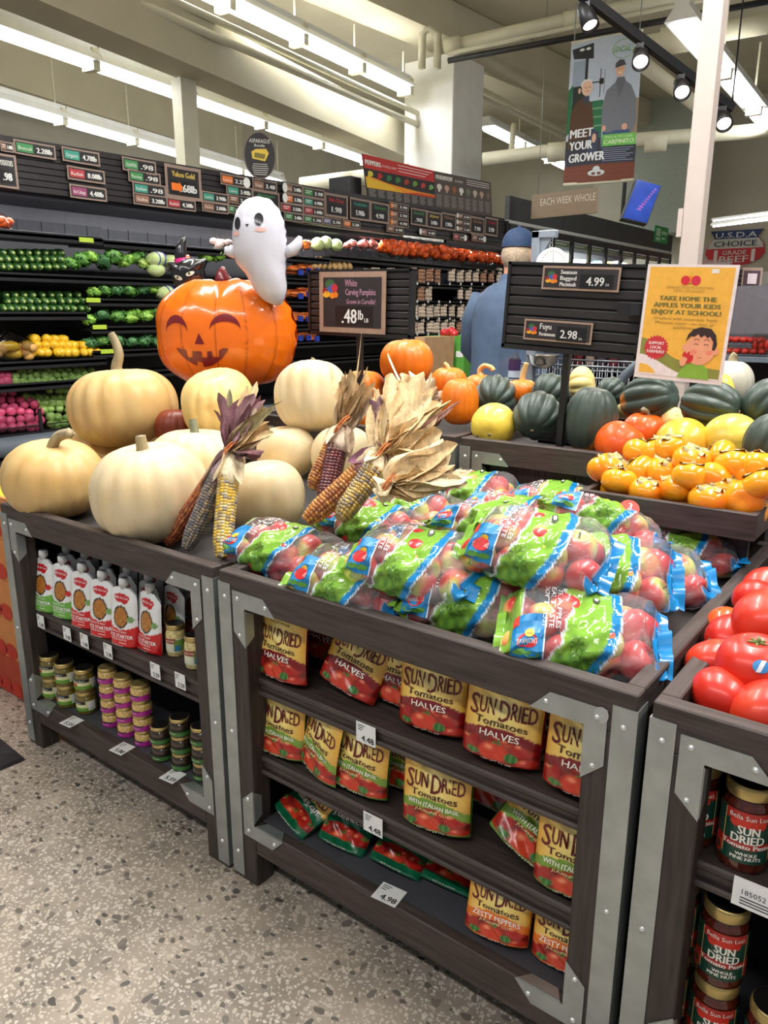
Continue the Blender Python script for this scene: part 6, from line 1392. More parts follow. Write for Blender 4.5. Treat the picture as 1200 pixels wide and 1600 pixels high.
for sh, lab, L in ((0, 'top greens shelf', ((112, 412, 'mid', .8), (128, 406, 'mid', .9), (143, 402, 'bright', .8), (160, 410, 'dark', .9), (178, 402, 'mid', 1.1), (196, 408, 'bright', .9), (212, 402, 'mid', .9), (222, 412, 'pale', .8), (322, 402, 'bright', .9), (340, 400, 'bright', 1.0))), (1, 'second greens shelf', ((146, 458, 'bright', .8), (164, 454, 'mid', .8), (182, 452, 'dark', .9), (202, 454, 'mid', .9), (222, 452, 'dark', .8), (240, 450, 'bright', .8))),
                   (2, 'third greens shelf', ((138, 500, 'bright', .8), (160, 492, 'dark', .8), (185, 494, 'mid', .9), (205, 494, 'bright', 1.0), (228, 492, 'bright', .9), (246, 486, 'mid', .8))), (3, 'lowest greens shelf', ((142, 536, 'dark', .8), (162, 532, 'mid', .8), (184, 532, 'dark', .9), (205, 534, 'dark', .8), (226, 532, 'dark', .9), (244, 534, 'dark', .8)))):
    for i, (px, py, k, s) in enumerate(L): bunch(k, px, py, 'bunch of %s green leaves on the %s, %s from the left' % ({'bright': 'bright', 'mid': 'medium', 'dark': 'dark', 'pale': 'pale'}[k], lab, ORD[i]), s)
NAPA = mat('napa_cabbage', (206, 220, 160), .5, nz=(12, .15), col2=(160, 194, 100), ramp=(.5, .7), bump=(20, .4), stretch=(1, 1, 3))
for i, (px, py, r, lab) in enumerate(((243, 405, .062, 'pale napa cabbage with two blue bands on the top greens shelf'), (243, 422, .055, 'pale napa cabbage under the banded one'), (266, 408, .05, 'pale green cabbage behind the cat balloon hat'), (258, 458, .062, 'round napa cabbage tied with blue string on the second greens shelf'))):
    p = at_x(px, py, XF - .03); t = thing('napa_cabbage', lab, 'cabbage', p, 'napa cabbages'); q = MB(NAPA, smooth=True); q.ball(p, r * 1.4, r * 1.1, r * .85, 18, 12); q.build('head', t)
    if i in (0, 3):
        q = MB(mat('blue_band', (44, 60, 176), .5), smooth=True)
        for yy in (-.3, .35): q.tube([p + Vector((r * 1.42 * math.cos(a) * math.cos(yy), r * 1.13 * math.sin(yy), r * .88 * math.sin(a) * math.cos(yy))) for a in [2 * PI * k / 20 for k in range(21)]], .004, 6, cap=False)
        q.build('band', t)
# top shelf and right half
def bag_mesh_simple(m, inner, seed, n=9, rx=.07, ry=.09, rz=.055):
    rd = random.Random(seed); q = MB(inner, smooth=True)
    return q
SHINE = clear_mat('shiny_bag_film', (255, 240, 230), .10, .15, bump=(30, .5))
def netbag(px, py, kind, label, sc=1, dx=.08, tilt=0):
    cols = {'orange': (226, 110, 40), 'pepper': (222, 84, 26), 'pink': (206, 120, 110), 'carrot': (226, 112, 52), 'mixed': (214, 120, 110), 'grey': (206, 172, 162)}
    p = at_x(px, py, XF - dx); t = thing('produce_bag', label, 'bag of produce', p, 'bags of produce on the shelves'); m = mat('bagged_' + kind, cols[kind], .3, nz=(26, .3), col2=tuple(min(255, int(c * 1.25)) for c in cols[kind]), ramp=(.45, .6), coat=.3)
    q = MB(m, smooth=True)
    for k in range(11 if kind != 'carrot' else 14):
        d = Vector((rd.uniform(-.6, 1), rd.uniform(-1, 1), rd.uniform(-.6, 1))) * .5
        if kind == 'carrot': q.ball(p + Vector((d.x * .09, d.y * .03, d.z * .07)) * sc, .013 * sc, .075 * sc, .013 * sc, 8, 6)
        else: q.ball(p + Vector((d.x * .08, d.y * .13, d.z * .06)) * sc, .034 * sc, .036 * sc, .032 * sc, 9, 7)
    q.build('produce', t)
    q = MB(SHINE, smooth=True); ph = rd.random() * 6
    q.grid(lambda u, v: p + Vector((.075 * math.cos(2 * PI * u) * math.sin(PI * v), .105 * math.sin(2 * PI * u) * math.sin(PI * v), .055 * math.cos(PI * v) + .03 * max(0, math.cos(PI * v)) ** 6)) * (sc * (1 + .10 * math.sin(6 * PI * u + ph) * math.sin(5 * PI * v))), 22, 12, True); q.build('film', t)
    if kind == 'carrot': q = MB(PG, (44, 74, 190)); q.box(p.x + .05 * sc, p.x + .062 * sc, p.y + .02, p.y + .075 * sc, p.z - .035 * sc, p.z + .01); q.build('blue_tag', t)
    return t
netbag(345, 384, 'grey', 'greyish pink bag on the top shelf left of the ghost', .9); netbag(2, 352, 'pepper', 'red orange bag on the top shelf at the left picture edge', .8); netbag(472, 383, 'orange', 'orange bag on the top shelf right of the ghost', .8)
MEL = mat('pale_green_cabbage', (190, 204, 140), .5, nz=(10, .12), rand=.05)
for i, (px, py) in enumerate(((496, 382), (509, 380), (525, 384))): p = at_x(px, py, XF - .08); q = MB(MEL, smooth=True); q.ball(p, .06, .06, .058, 18, 12); o = q.build('cabbage'); recenter(o, p); tag(o, 'pale green cabbage ball on the top shelf, %s from the left' % ORD[i], 'cabbage', 'pale green cabbages')
for i, px in enumerate((547, 565, 583)): netbag(px, 383, 'mixed', 'pinkish net bag on the top shelf, %s of three' % ORD[i], .85)
for i, px in enumerate((606, 622, 638, 654, 670, 686, 702, 718, 734, 750, 766, 780)): netbag(px, 389 + (px - 606) * .10, 'pepper', 'shiny bag of orange peppers on the top shelf, %s from the left' % ORD[i], 1.55 if px < 700 else 1.3)
for r, (py, n) in enumerate(((421, 3), (459, 3), (496, 3), (527, 3))):
    for i in range(n): netbag(456 + i * 13, py + rd.uniform(-2, 2), 'carrot', 'bag of carrots, %s shelf down, %s from the left' % (ORD[r], ORD[i]), 1.0)
GING = mat('ginger_root', (206, 168, 112), .6, nz=(30, .2)); L = rows_px([(490, 550, 8, 416), (494, 546, 9, 410)]); q = MB(GING, smooth=True); q.ball((0, 0, 0), .028, .04, .024, 9, 6); q.ball((.0, .03, .012), .018, .022, .018, 8, 6)
fill(one(q, 'ginger_root', 'ginger', 'ginger roots above the left price board'), [at_x(px, py, XF - .03 - r * .04) for px, py, r, i in L], lambda i: (rd.uniform(0, 1), 0, rd.uniform(0, 6)), lambda i: 'tan ginger root above the left price board, %s row, %s from the left' % (ROWN[L[i][2]], ORD[L[i][3]]))
# mushroom packs
MUSH = mat('mushroom_cap', (222, 204, 186), .6, nz=(30, .12), rand=.12); MTR = mat('dark_blue_tray', (34, 40, 60), .4)
MUSHB = mat('brown_mushroom_cap', (176, 134, 108), .6, nz=(30, .15), rand=.12)
def mpack(m, p, label):
    t = thing('mushroom_pack', label, 'pack of mushrooms', p, 'mushroom packs on the shelves'); q = MB(MTR); q.box(-.06, .0, -.044, .044, -.05, -.02); q.build('tray', t, True)
    q = MB(m, smooth=True); r2 = random.Random(3)
    for y in (-.029, 0, .029):
        for z in (-.030, .0, .030, .06): q.ball((.002 + r2.uniform(-.008, .006), y + r2.uniform(-.004, .004), z), .022, .0185, .018, 9, 7)
    q.build('mushrooms', t, True); return t
MP0 = {}
for r, (py, y0) in enumerate(((433, 0), (461, 0), (488, 0), (513, 0))):
    i = 0
    for px in range(562, 786, 12):
        if rd.random() < .05 or (r == 0 and 688 < px < 706) or (r == 1 and 690 < px < 716): continue
        k = 'b' if rd.random() < .35 else 'w'; p = at_x(px + rd.uniform(-1.5, 1.5), py + rd.uniform(-1, 2), XF - .02); lab = '%s mushroom pack, %s shelf down, %s from the left' % ('brown' if k == 'b' else 'white', ORD[r], ORD[i]); i += 1
        if k not in MP0: MP0[k] = mpack(MUSHB if k == 'b' else MUSH, p, lab)
        else: dup(MP0[k], p, (0, 0, rd.uniform(-.2, .2)), lab, (1, 1.08, rd.uniform(1.05, 1.3)))
q = MB(PM, (226, 228, 230)); q.box(-.001, .001, -.014, .014, -.012, .012); o = one(q, 'shelf_tag', 'shelf tag', 'small white tags on the mushroom shelves')
L = [(px, py + (px - 650) * .012, r, i) for r, py in enumerate((443, 471, 497.5, 522)) for i, px in enumerate(range(652, 786, 17))]
fill(o, [at_x(px, py, XF + .004) for px, py, r, i in L], lambda i: (0, 0, 0), lambda i: 'small white shelf tag below the mushrooms, %s shelf down, %s from the left' % (ORD[L[i][2]], ORD[L[i][3]]), (1, 1))
# header cards
CARDF = mat('card_frame', (150, 128, 116), .6, nz=(40, .08))
def hcard(x0, y0, x1, y1, label, art, price, name='', big=False, star=False, dot=False):
    cx, cy = (x0 + x1) / 2, (y0 + y1) / 2; X = XF + .006; c = at_x(cx, cy, X); w = at_x(x1, cy, X).y - at_x(x0, cy, X).y; sl = (ray(x1, cy)); h = at_x(cx, y0, X).z - at_x(cx, y1, X).z
    h *= .92; q = MB(CARDF); fn = lambda a, b, o=0: c + Vector((.002 + o + .006 * (2 * a / w) ** 2, a, b))
    q.rect(fn, -w / 2, -h / 2, w / 2, h / 2, 6, 1); q.grid(lambda u, v: fn((.5 - u) * w, (v - .5) * h, -.0015), 6, 1)
    b = min(w, h) * (.10 if big else .12); q.use(PM, (38, 35, 38)); q.rect(lambda a, d: fn(a, d, .0008), -w / 2 + b, -h / 2 + b, w / 2 - b, h / 2 - b, 6, 1); T = lambda a, d: fn(a, d, .002); T2 = lambda a, d: fn(a, d, .003)
    if big:
        q.use(PM, art); q.text(name, T, 0, h * .24, h * .17, w * .62, bold=.001); q.use(PM, (20, 20, 22)); q.rect(T, -w * .36, -h * .36, w * .36, h * .04, 6, 1); q.use(PM, (228, 228, 228)); q.text(price, T2, w * (.14 if star else 0), -h * .16, h * .24, w * .42, bold=.002)
        if star: q.use(PM, (236, 120, 40)); q.rect(T2, -w * .34, -h * .26, -w * .12, -h * .04, 2, 1); q.shape(T2, [(-w * .12, -h * .32), (-w * .02, -h * .15), (-w * .12, h * .02)])
    else:
        q.use(PM, art); q.rect(T, -w * .44, -h * .30, -w * .04, h * .30, 4, 1); q.use(PM, (230, 230, 226)); q.text(name, T2, -w * .24, -h * .02, h * .26, w * .32) if name else [q.rect(T2, -w * .38, h * (.10 - .2 * j), -w * (.10 + .06 * j), h * (.17 - .2 * j)) for j in (0, 1)]
        q.text(price, T2, w * .22, -h * .02, h * .38, w * .36, bold=.0012)
    if star and not big: q.use(PM, (240, 130, 30)); q.shape(T2, [(-w * .36 + h * (.5 if k % 2 else .3) * math.cos(PI * k / 7), h * (.5 if k % 2 else .3) * math.sin(PI * k / 7)) for k in range(14)])
    if dot: q.use(PM, (232, 234, 232)); q.ell(T2, w * .46 * (1 if dot > 0 else -1), 0, h * .42, h * .48, 16)
    o = q.build('price_card'); recenter(o, c); tag(o, label, 'price card', 'chalk price cards on the produce wall header')
GR, TE, RE, PU, TN, YE, OR = (70, 140, 84), (64, 150, 130), (176, 60, 66), (150, 70, 110), (150, 110, 90), (206, 180, 90), (226, 120, 50)
CL = [(0, 221, 20, 238, TN, '1.48lb'), (22, 222, 86, 246, GR, '2.28lb', 'Broccoli'), (97, 233, 155, 257, TE, '4.78lb', 'Organic'), (191, 248, 243, 271, GR, '.98', 'CILANTRO'), (105, 262, 163, 285, RE, '8.08lb', 'Radish'), (109, 290, 166, 313, PU, '4.48lb', 'Red Cabbage'), (200, 267, 250, 288, GR, '.98', 'Parsley'), (207, 286, 258, 307, TE, '.98', 'Italian'), (208, 303, 261, 323, TN, '3.28lb', 'Shallot'), (260, 310, 305, 329, RE, '4.38lb', 'Radish'),
      (344, 273, 386, 292, OR, '2.27', 'Carrots', 1), (353, 290, 394, 309, TE, '3.48lb', 'Celery'), (315, 300, 356, 318, TE, '3.98lb', 'Leeks'), (315, 316, 356, 333, TN, '2.88lb', 'Onion'), (356, 305, 391, 320, TN, '2.48'), (356, 320, 378, 335, GR, '1.98'), (394, 281, 432, 300, TN, '3.48', 'Ginger'), (443, 287, 472, 304, TN, '3.48lb', 'Garlic', -1), (443, 303, 473, 320, OR, '3.78lb', '', -1), (438, 318, 473, 334, RE, '3.58lb'), (443, 332, 473, 347, GR, '2.48lb'), (473, 294, 506, 310, GR, '3.98'), (473, 309, 506, 324, TE, '6.98lb'), (473, 323, 506, 338, RE, '1.48lb'), (473, 337, 503, 350, GR, '1.78'), (503, 340, 533, 353, (120, 120, 150), '2.78'), (535, 344, 562, 357, OR, '3.28'),
      (603, 353, 630, 364, TN, '6.98'), (655, 358, 680, 369, TN, '4.48', '', -1), (707, 365, 727, 376, RE, '5.98', '', 1), (736, 367, 757, 378, TN, '4.28', '', 1), (713, 334, 734, 343, TN, '8.98', '', -1), (713, 344, 734, 353, TN, '5.98', '', -1), (713, 354, 734, 363, TN, '5.48', '', -1), (607, 317, 638, 329, TN, '3.98', '', 0, 1), (607, 330, 638, 342, TN, '2.98', '', 0, 1), (607, 342, 638, 355, TN, '4.98', '', 0, 1)]
for i, a in enumerate(CL):
    x0, y0, x1, y1, art, pr = a[:6]; nm = a[6] if len(a) > 6 else ''; dot = a[7] if len(a) > 7 else 0; st = a[8] if len(a) > 8 else 0
    hcard(x0, y0, x1, y1, 'narrow chalk price card on the header reading %s, number %d along' % (pr, i + 1) if False else 'narrow chalk card on the header reading %s%s, %s' % (pr, ' ' + nm if nm else '', ('left of the ghost' if x1 < 365 else 'between ghost and pepper board' if x1 < 566 else 'under the pepper board') + (' upper' if cy_ < 0 else '') if False else ('left of the ghost' if x1 < 365 else 'right of the ghost' if x1 < 566 else 'under the peppers board')), art, pr, nm, star=bool(st), dot=dot)
for a in ((-6, 239, 26, 296, (206, 206, 200), '.98', 'POTATOES', 0, 'tall chalk card at the left picture edge'), (258, 258, 314, 314, YE, '.68lb', 'Yukon Gold', 1, 'tall chalk card for gold potatoes with orange arrow'), (394, 298, 436, 326, GR, '3.48', 'Asparagus', 0, 'chalk card half hidden behind the top of the ghost'), (507, 302, 543, 342, RE, '1.98', 'Bok Choy', 0, 'tall chalk card with red lettering left of the peppers board'),
          (546, 309, 578, 346, TE, '5.98lb', 'Anaheim', 0, 'tall chalk card with teal lettering under the peppers board'), (578, 315, 607, 350, GR, '4.98', 'Serrano', 0, 'tall chalk card with green lettering left of the orange stars'), (641, 325, 666, 354, GR, '.98', 'Green Bell', 0, 'tall chalk card right of the orange stars'), (666, 330, 689, 358, YE, '3.48lb', 'Jalapeno', 0, 'tall chalk card second right of the orange stars'), (689, 332, 712, 361, TN, '1.98lb', 'Poblano', 0, 'tall chalk card third right of the orange stars'), (734, 338, 756, 368, TN, '7.98', 'Shiitake', 0, 'tall chalk card under the mushroom board'), (757, 339, 777, 370, RE, '3.98', 'Cremini', 0, 'tall chalk card near the end of the header')):
    hcard(*a[:4], a[8], a[4], a[5], a[6], True, bool(a[7]))
# hanging guide boards over the header
def panel(c4, name, label, cat, draw, X, back=(60, 54, 52)):
    P = [at_x(*p, X) for p in c4]      # tl, tr, br, bl
    q = MB(PM, back); nrm = (P[1] - P[0]).cross(P[3] - P[0]).normalized()
    if nrm.x < 0: nrm = -nrm
    def F(o): return lambda a, b: (P[3].lerp(P[2], a)).lerp(P[0].lerp(P[1], a), b) + nrm * o
    q.add([p for p in P] + [p - nrm * .012 for p in P], [(3, 2, 1, 0), (4, 5, 6, 7), (0, 1, 5, 4), (1, 2, 6, 5), (2, 3, 7, 6), (3, 0, 4, 7)]); draw(q, F); o = q.build(name); recenter(o, P[3]); return tag(o, label, cat)
def d_pep(q, F):
    q.use(col=(196, 46, 44)); q.rect(F(.001), 0, .70, 1, 1); q.use(col=(40, 36, 36)); q.rect(F(.001), 0, .42, 1, .70)
    q.use(col=(240, 236, 230)); q.text('PEPPERS', F(.002), .12, .84, .11, .20, bold=.003); q.text('SCOVILLE UNITS', F(.002), .34, .83, .055, .2)
    for k in range(3): q.rect(F(.002), .46, .92 - k * .07, .96 - k * .05, .935 - k * .07)
    q.use(col=(240, 150, 30)); q.shape(F(.002), [(0, .28), (1, .28), (1, .36), (.7, .38), (.3, .45), (.05, .54), (0, .52)]); q.use(col=(236, 190, 50)); q.shape(F(.0025), [(0, .28), (.5, .30), (.3, .42), (.05, .50), (0, .5)]); q.use(col=(206, 70, 30)); q.shape(F(.003), [(.5, .28), (1, .28), (1, .34), (.7, .34)])
    for k, c in enumerate(((220, 200, 70), (190, 40, 40), (50, 120, 70), (60, 130, 70), (170, 60, 40), (110, 150, 60), (190, 60, 60), (120, 180, 110))): q.use(col=c); q.ell(F(.0035), .07 + k * .125, .60 - k * .006, .035, .06, 10); q.ell(F(.004), .05 + k * .125, .55 - k * .004, .02, .05, 8)
    q.use(col=(150, 146, 144))
    for k in range(8):
        for j in range(6): q.rect(F(.002), .02 + k * .122, .24 - j * .035, .115 + k * .122 - .01 * (j % 3), .255 - j * .035)
def d_mus(q, F):
    q.use(col=(236, 232, 226)); q.text('MUSHROOM', F(.002), .15, .86, .12, .26, bold=.003); q.text('GUIDE', F(.002), .40, .84, .06, .14)
    for k in range(3): q.rect(F(.002), .54, .92 - k * .06, .96, .935 - k * .06)
    for k, c in enumerate(((226, 220, 210), (190, 150, 130), (150, 90, 60), (230, 226, 220), (110, 120, 100), (190, 180, 160), (180, 150, 130), (120, 100, 90))): q.use(col=c); q.ell(F(.003), .07 + k * .123, .60, .04, .08, 12); q.ell(F(.0035), .065 + k * .123, .52, .018, .06, 8)
    q.use(col=(150, 146, 144))
    for k in range(8):
        for j in range(9): q.rect(F(.002), .02 + k * .122, .38 - j * .036, .11 + k * .122 - .01 * (j % 3), .394 - j * .036)
panel(((566, 240), (678, 267), (680, 326), (576, 313)), 'guide_board', 'red and black peppers guide board standing on the produce wall header', 'sign', d_pep, XF - .02)
panel(((678.5, 267), (767, 285), (769, 338), (680.5, 326)), 'guide_board', 'brown mushroom guide board right of the peppers board', 'sign', d_mus, XF - .02, (84, 74, 70))
q = MB(BLACKM); p = at_x(556, 295, XF - .1); q.box(p.x - .25, p.x, p.y - .08, p.y + .08, 2.2, p.z + .1); o = q.build('black_box'); recenter(o, (p.x, p.y, 2.2)); tag(o, 'plain black box behind the left edge of the peppers board', 'box')
# oval asparagus sign
c = at_x(406, 243, XF + .02); q = MB(PM, (34, 30, 34)); a = Vector((math.cos(.95), math.sin(.95), 0)); nn = Vector((math.sin(.95), -math.cos(.95), 0)); kk = (c - EYEV).dot(_fw) / F_PX
F = lambda o: (lambda x, y: c + a * x * kk + Vector((0, 0, y * kk)) + nn * o)
pts = [(25 * math.cos(2 * PI * k / 36), 34.5 * math.sin(2 * PI * k / 36)) for k in range(36)]
q.add([F(.0)(*p) for p in pts] + [F(-.01)(*p) for p in pts], [tuple(range(36)), tuple(range(71, 35, -1))] + [(k, k + 36, (k + 1) % 36 + 36, (k + 1) % 36) for k in range(36)])
q.use(col=(120, 104, 96)); n = 36
for k in range(n): q.poly([F(.001)(*[pts[k][i] * s for i in (0, 1)]) if False else F(.001)(pts[k][0] * 1, pts[k][1] * 1), F(.001)(pts[(k + 1) % n][0], pts[(k + 1) % n][1]), F(.001)(pts[(k + 1) % n][0] * .95, pts[(k + 1) % n][1] * .95), F(.001)(pts[k][0] * .95, pts[k][1] * .95)])
q.use(col=(228, 224, 216)); q.text('ASPARAGUS', F(.002), 0, 21, 6, 32, shear=.1); q.text('Bundle', F(.002), 0, 14.5, 4, 16)
q.use(col=(222, 190, 70)); q.shape(F(.002), [(-12, -5), (8, -8), (14, 4), (10, 10), (-6, 9), (-13, 5)]); q.use(col=(120, 110, 40)); q.shape(F(.0025), [(-9, -3), (7, -5), (9, 2), (-8, 4)])
q.use(col=(190, 186, 180))
for j in range(6): q.rect(F(.002), -13 + abs(j - 2), -13 - j * 3, 13 - abs(j - 2), -12 - j * 3)
o = q.build('oval_sign'); recenter(o, c); tag(o, 'black oval asparagus sign standing on top of the produce wall header', 'sign')
# ------------------------------------------------------------------ background: freezers, banner, signs, person, scale, cart, far display
XZ = -4.6
FZ = thing('freezer_case', 'row of glass door freezers with plain charcoal header behind the produce case', 'freezer', (XZ, 10, 0))
FY0, FY1 = 8.345, 14.25
q = MB(mat('charcoal_panel', (58, 60, 62), .55, nz=(4, .08)))
for k in range(4): a = FY0 + k * (FY1 - FY0) / 4; q.box(XZ - .06, XZ, a + .004, a + (FY1 - FY0) / 4 - .004, 2.40, 2.66)
q.build('header', FZ)
q = MB(mat('pale_trim', (196, 200, 198), .4)); q.box(XZ - .05, XZ + .01, FY0, FY1, 2.36, 2.395); q.build('header_trim', FZ)
q = MB(BLACKM); q.box(XZ - .9, XZ - .02, FY0, FY1, 0, .35); q.box(XZ - .9, XZ - .86, FY0, FY1, .35, 2.4); q.box(XZ - .9, XZ - .06, FY0, FY1, 2.30, 2.355); q.box(XZ - .9, XZ - .02, FY0, FY0 + .03, .35, 2.35); q.build('cabinet', FZ)
nD = 10; dw = (FY1 - FY0) / nD
q2 = bpy.data.lights.new('freezer_light', 'AREA'); q2.shape = 'RECTANGLE'; q2.size = .06; q2.size_y = 5.6; q2.energy = 200; q2.color = (.92, .97, 1)
lo = bpy.data.objects.new('freezer_light', q2); COL.objects.link(lo); lo.parent = FZ; lo.location = (-.045, 1.3, 2.19); lo.rotation_euler = (0, 1.0, 0)
PRC = [(206, 206, 200), (196, 60, 56), (226, 200, 90), (90, 130, 170), (236, 236, 236), (120, 160, 90), (150, 90, 60), (226, 150, 70), (180, 200, 216)]
for k in range(nD):
    a, b = FY0 + k * dw, FY0 + (k + 1) * dw
    q = MB(BLACKM); q.box(XZ - .02, XZ + .015, a + .006, a + .04, .36, 2.35); q.box(XZ - .02, XZ + .015, b - .04, b - .006, .36, 2.35); q.box(XZ - .02, XZ + .015, a + .04, b - .04, .36, .42); q.box(XZ - .02, XZ + .015, a + .04, b - .04, 2.27, 2.35); q.use(METAL).box(XZ + .03, XZ + .045, b - .07, b - .055, 1.0, 1.7); q.build('door', FZ)
    q = MB(clear_mat('freezer_glass', (200, 215, 220), .10)); q.box(XZ - .004, XZ + .002, a + .041, b - .041, .421, 2.269); q.build('door_glass', FZ)
    q = MB(PM, (104, 128, 70)); q.box(XZ - .03, XZ - .022, a + .05, b - .05, 2.20, 2.26); q.use(col=(210, 216, 200)); q.rect(lambda y, z: Vector((XZ - .0205, y, z)), a + .12, 2.22, b - .12, 2.245); q.build('category_strip', FZ)
    for z in (.55, .95, 1.33, 1.88): q = MB(METAL); q.box(XZ - .7, XZ - .06, a + .045, b - .045, z, z + .015); q.build('wire_shelf', FZ)
for k in range(nD):
    a = FY0 + k * dw
    for z in (1.345, 1.895, .965):
        for j in range(3):
            h = RND.uniform(.14, .27); w = dw / 3 - .05; y = a + .06 + j * (dw - .1) / 3; q = MB(PG, RND.choice(PRC)); q.box(-.09, 0, 0, w, 0, h, ch=.008); q.use(col=RND.choice(PRC)); q.rect(lambda u, v: Vector((.0012, u, v)), .01, h * .25, w - .01, h * .7, 1, 1)
            o = q.build('frozen_box'); o.location = (XZ - .2, y, z + .001); tag(o, 'frozen food box in freezer door %d from the near end, %s shelf, %s along' % (k + 1, {1.345: 'middle', 1.895: 'upper', .965: 'lower'}[z], ORD[j]), 'frozen food', 'frozen food boxes behind the freezer doors')
p = at_x(1033, 368, XZ + .008); q = MB(PM, (60, 160, 84)); q.box(p.x - .01, p.x + .006, p.y - .33, p.y + .33, p.z - .12, p.z + .14); q.use(col=(190, 226, 196)); F = lambda a, b: Vector((p.x + .0072, p.y + a, p.z + b))
q.rect(F, -.26, -.02, -.06, .10); q.rect(F, -.26, -.09, -.06, -.04); q.rect(F, .0, .02, .28, .07); q.rect(F, .0, -.06, .2, -.03); o = q.build('green_sign'); recenter(o, p); tag(o, 'green sign panel on the freezer header left of the cream post', 'sign')
# back wall shield sign
c = at_y(1148, 389, 14.95); k = (c - EYEV).dot(_fw) / F_PX / .80
ax = Vector((1, 0, 0)); nn = Vector((0, -1, 0)); PF2 = lambda o: (lambda x, y: c + ax * x * k + Vector((0, 0, y * k * .82)) + nn * o)
sh = [(-31, 27), (31, 27), (25, 17), (33, 6), (35, -6), (30, -15), (18, -22), (4, -24), (0, -28), (-4, -24), (-18, -22), (-30, -15), (-35, -6), (-33, 6), (-25, 17)]
q = MB(PM, (196, 44, 52)); P0 = [PF2(0)(*p) for p in sh]; n = len(sh); q.add(P0 + [p - nn * .03 for p in P0], [tuple(range(n))[::-1], tuple(range(n, 2 * n))] + [(i, (i + 1) % n, (i + 1) % n + n, i + n) for i in range(n)])
q.use(col=(40, 62, 112)); q.shape(PF2(.002), [(-31, 27), (31, 27), (25, 17), (26, 15), (-26, 15), (-25, 17)]); q.use(col=(206, 206, 200)); q.shape(PF2(.002), [(-26, 15), (26, 15), (32, 7), (33, 1), (-33, 1), (-32, 7)])
q.use(col=(226, 226, 222)); q.text('U.S.D.A', PF2(.004), 0, 20.5, 8, 48, bold=.2); q.use(col=(44, 48, 62)); q.text('CHOICE', PF2(.004), 0, 8, 8.5, 50, bold=.25); q.use(col=(236, 226, 222)); q.text('GRADE', PF2(.004), 0, -5, 6.5, 28, bold=.2); q.text('BEEF', PF2(.004), 0, -14.5, 10, 34, bold=.35)
for s in (-1, 1): q.rect(PF2(.004), s * 22 - 2.2, -19, s * 22 + 2.2, -1)
o = q.build('shield_sign'); recenter(o, c); tag(o, 'red white and blue U.S.D.A. choice grade beef shield on the far wall', 'sign')
p = at_y(1118, 415, 14.95); q = MB(PM, (226, 186, 190)); q.box(p.x - .28, p.x + .28, p.y, p.y + .03, p.z - .10, p.z + .10); q.use(col=(240, 226, 226)); q.rect(lambda a, b: p + Vector((a, -.002, b)), -.2, -.06, .24, .05); o = q.build('pink_sign'); recenter(o, p); tag(o, 'small pale pink sign on the far wall under the beef shield', 'sign')
d0 = at_y(1192, 470, 14.9); q = MB(WHITEP); q.box(d0.x - .35, d0.x + 1.2, 14.93, 14.97, 0, 2.05); q.use(METAL).ball((d0.x - .26, 14.9, 1.0), .03); o = q.build('door_1'); recenter(o, (d0.x, 14.93, 0)); tag(o, kind='structure')
# banner
B = [at_d(*p) for p in ((893, 68, 5.6), (1005, 48, 5.5), (990, 281, 5.45), (880, 289, 5.55))]
q = MB(PM, (184, 196, 214)); nb = (B[1] - B[0]).cross(B[3] - B[0]).normalized()
if nb.dot(_fw) > 0: nb = -nb
def BF(o): return lambda x, y: (B[3].lerp(B[2], x)).lerp(B[0].lerp(B[1], x), y) + nb * (o + .012 * math.sin(x * 3.1) * 1)
tb = thing('banner', 'hanging banner of two farmers and a tractor reading MEET YOUR GROWER', 'banner', B[3], None)
q.grid(lambda u, v: BF(0)(u, v), 10, 16); q.grid(lambda u, v: BF(-.004)(1 - u, v), 10, 16)
def br(c, x0, y0, x1, y1, o): q.use(PM, c); q.rect(BF(o), x0, y0, x1, y1, 8, 4)
def be(c, cx, cy, rx, ry, o, n=18): q.use(PM, c); q.ell(BF(o), cx, cy, rx, ry, n)
def bs(c, pts, o): q.use(PM, c); q.shape(BF(o), pts)
br((184, 196, 214), 0, .45, 1, .97, .001); br((60, 96, 70), 0, .36, .45, .56, .0015); br((150, 130, 110), .8, .30, 1, .55, .0012)
bs((40, 44, 50), [(.02, .95), (.32, .97), (.33, .86), (.05, .88)], .002); be((226, 230, 230), .16, .935, .035, .010, .003); be((226, 230, 230), .25, .935, .035, .010, .003)
br((150, 166, 186), .05, .66, .22, .86, .002); bs((30, 110, 70), [(.0, .34), (.05, .36), (.06, .70), (.0, .66)], .0025); br((44, 46, 52), .22, .62, .26, .90, .0025); br((36, 46, 44), .06, .52, .24, .68, .0022)
for y in (.50, .44, .38): br((110, 150, 116), .34, y, .50, y + .012, .003)
br((40, 110, 76), .34, .30, .50, .56, .0026); br((40, 40, 46), .30, .685, .47, .693, .003); br((40, 40, 46), .44, .58, .45, .78, .003); br((40, 40, 46), .50, .60, .505, .77, .003); br((36, 36, 40), .43, .67, .49, .71, .0035)
# left man
bs((82, 56, 40), [(.03, .28), (.05, .50), (.12, .57), (.22, .60), (.34, .55), (.38, .42), (.38, .24), (.04, .24)], .004); be((226, 186, 164), .26, .655, .075, .052, .005); be((226, 224, 222), .25, .685, .08, .035, .0048); be((216, 176, 154), .155, .645, .018, .02, .0046); br((60, 64, 84), .22, .55, .30, .60, .0045); bs((54, 66, 92), [(.30, .16), (.44, .18), (.47, .34), (.36, .37), (.3, .26)], .0045); be((216, 172, 150), .40, .30, .03, .032, .006)
for s in (-.025, .03): be((70, 54, 48), .265 + s, .66, .008, .004, .006, 8)
br((180, 110, 100), .25, .632, .29, .636, .006)
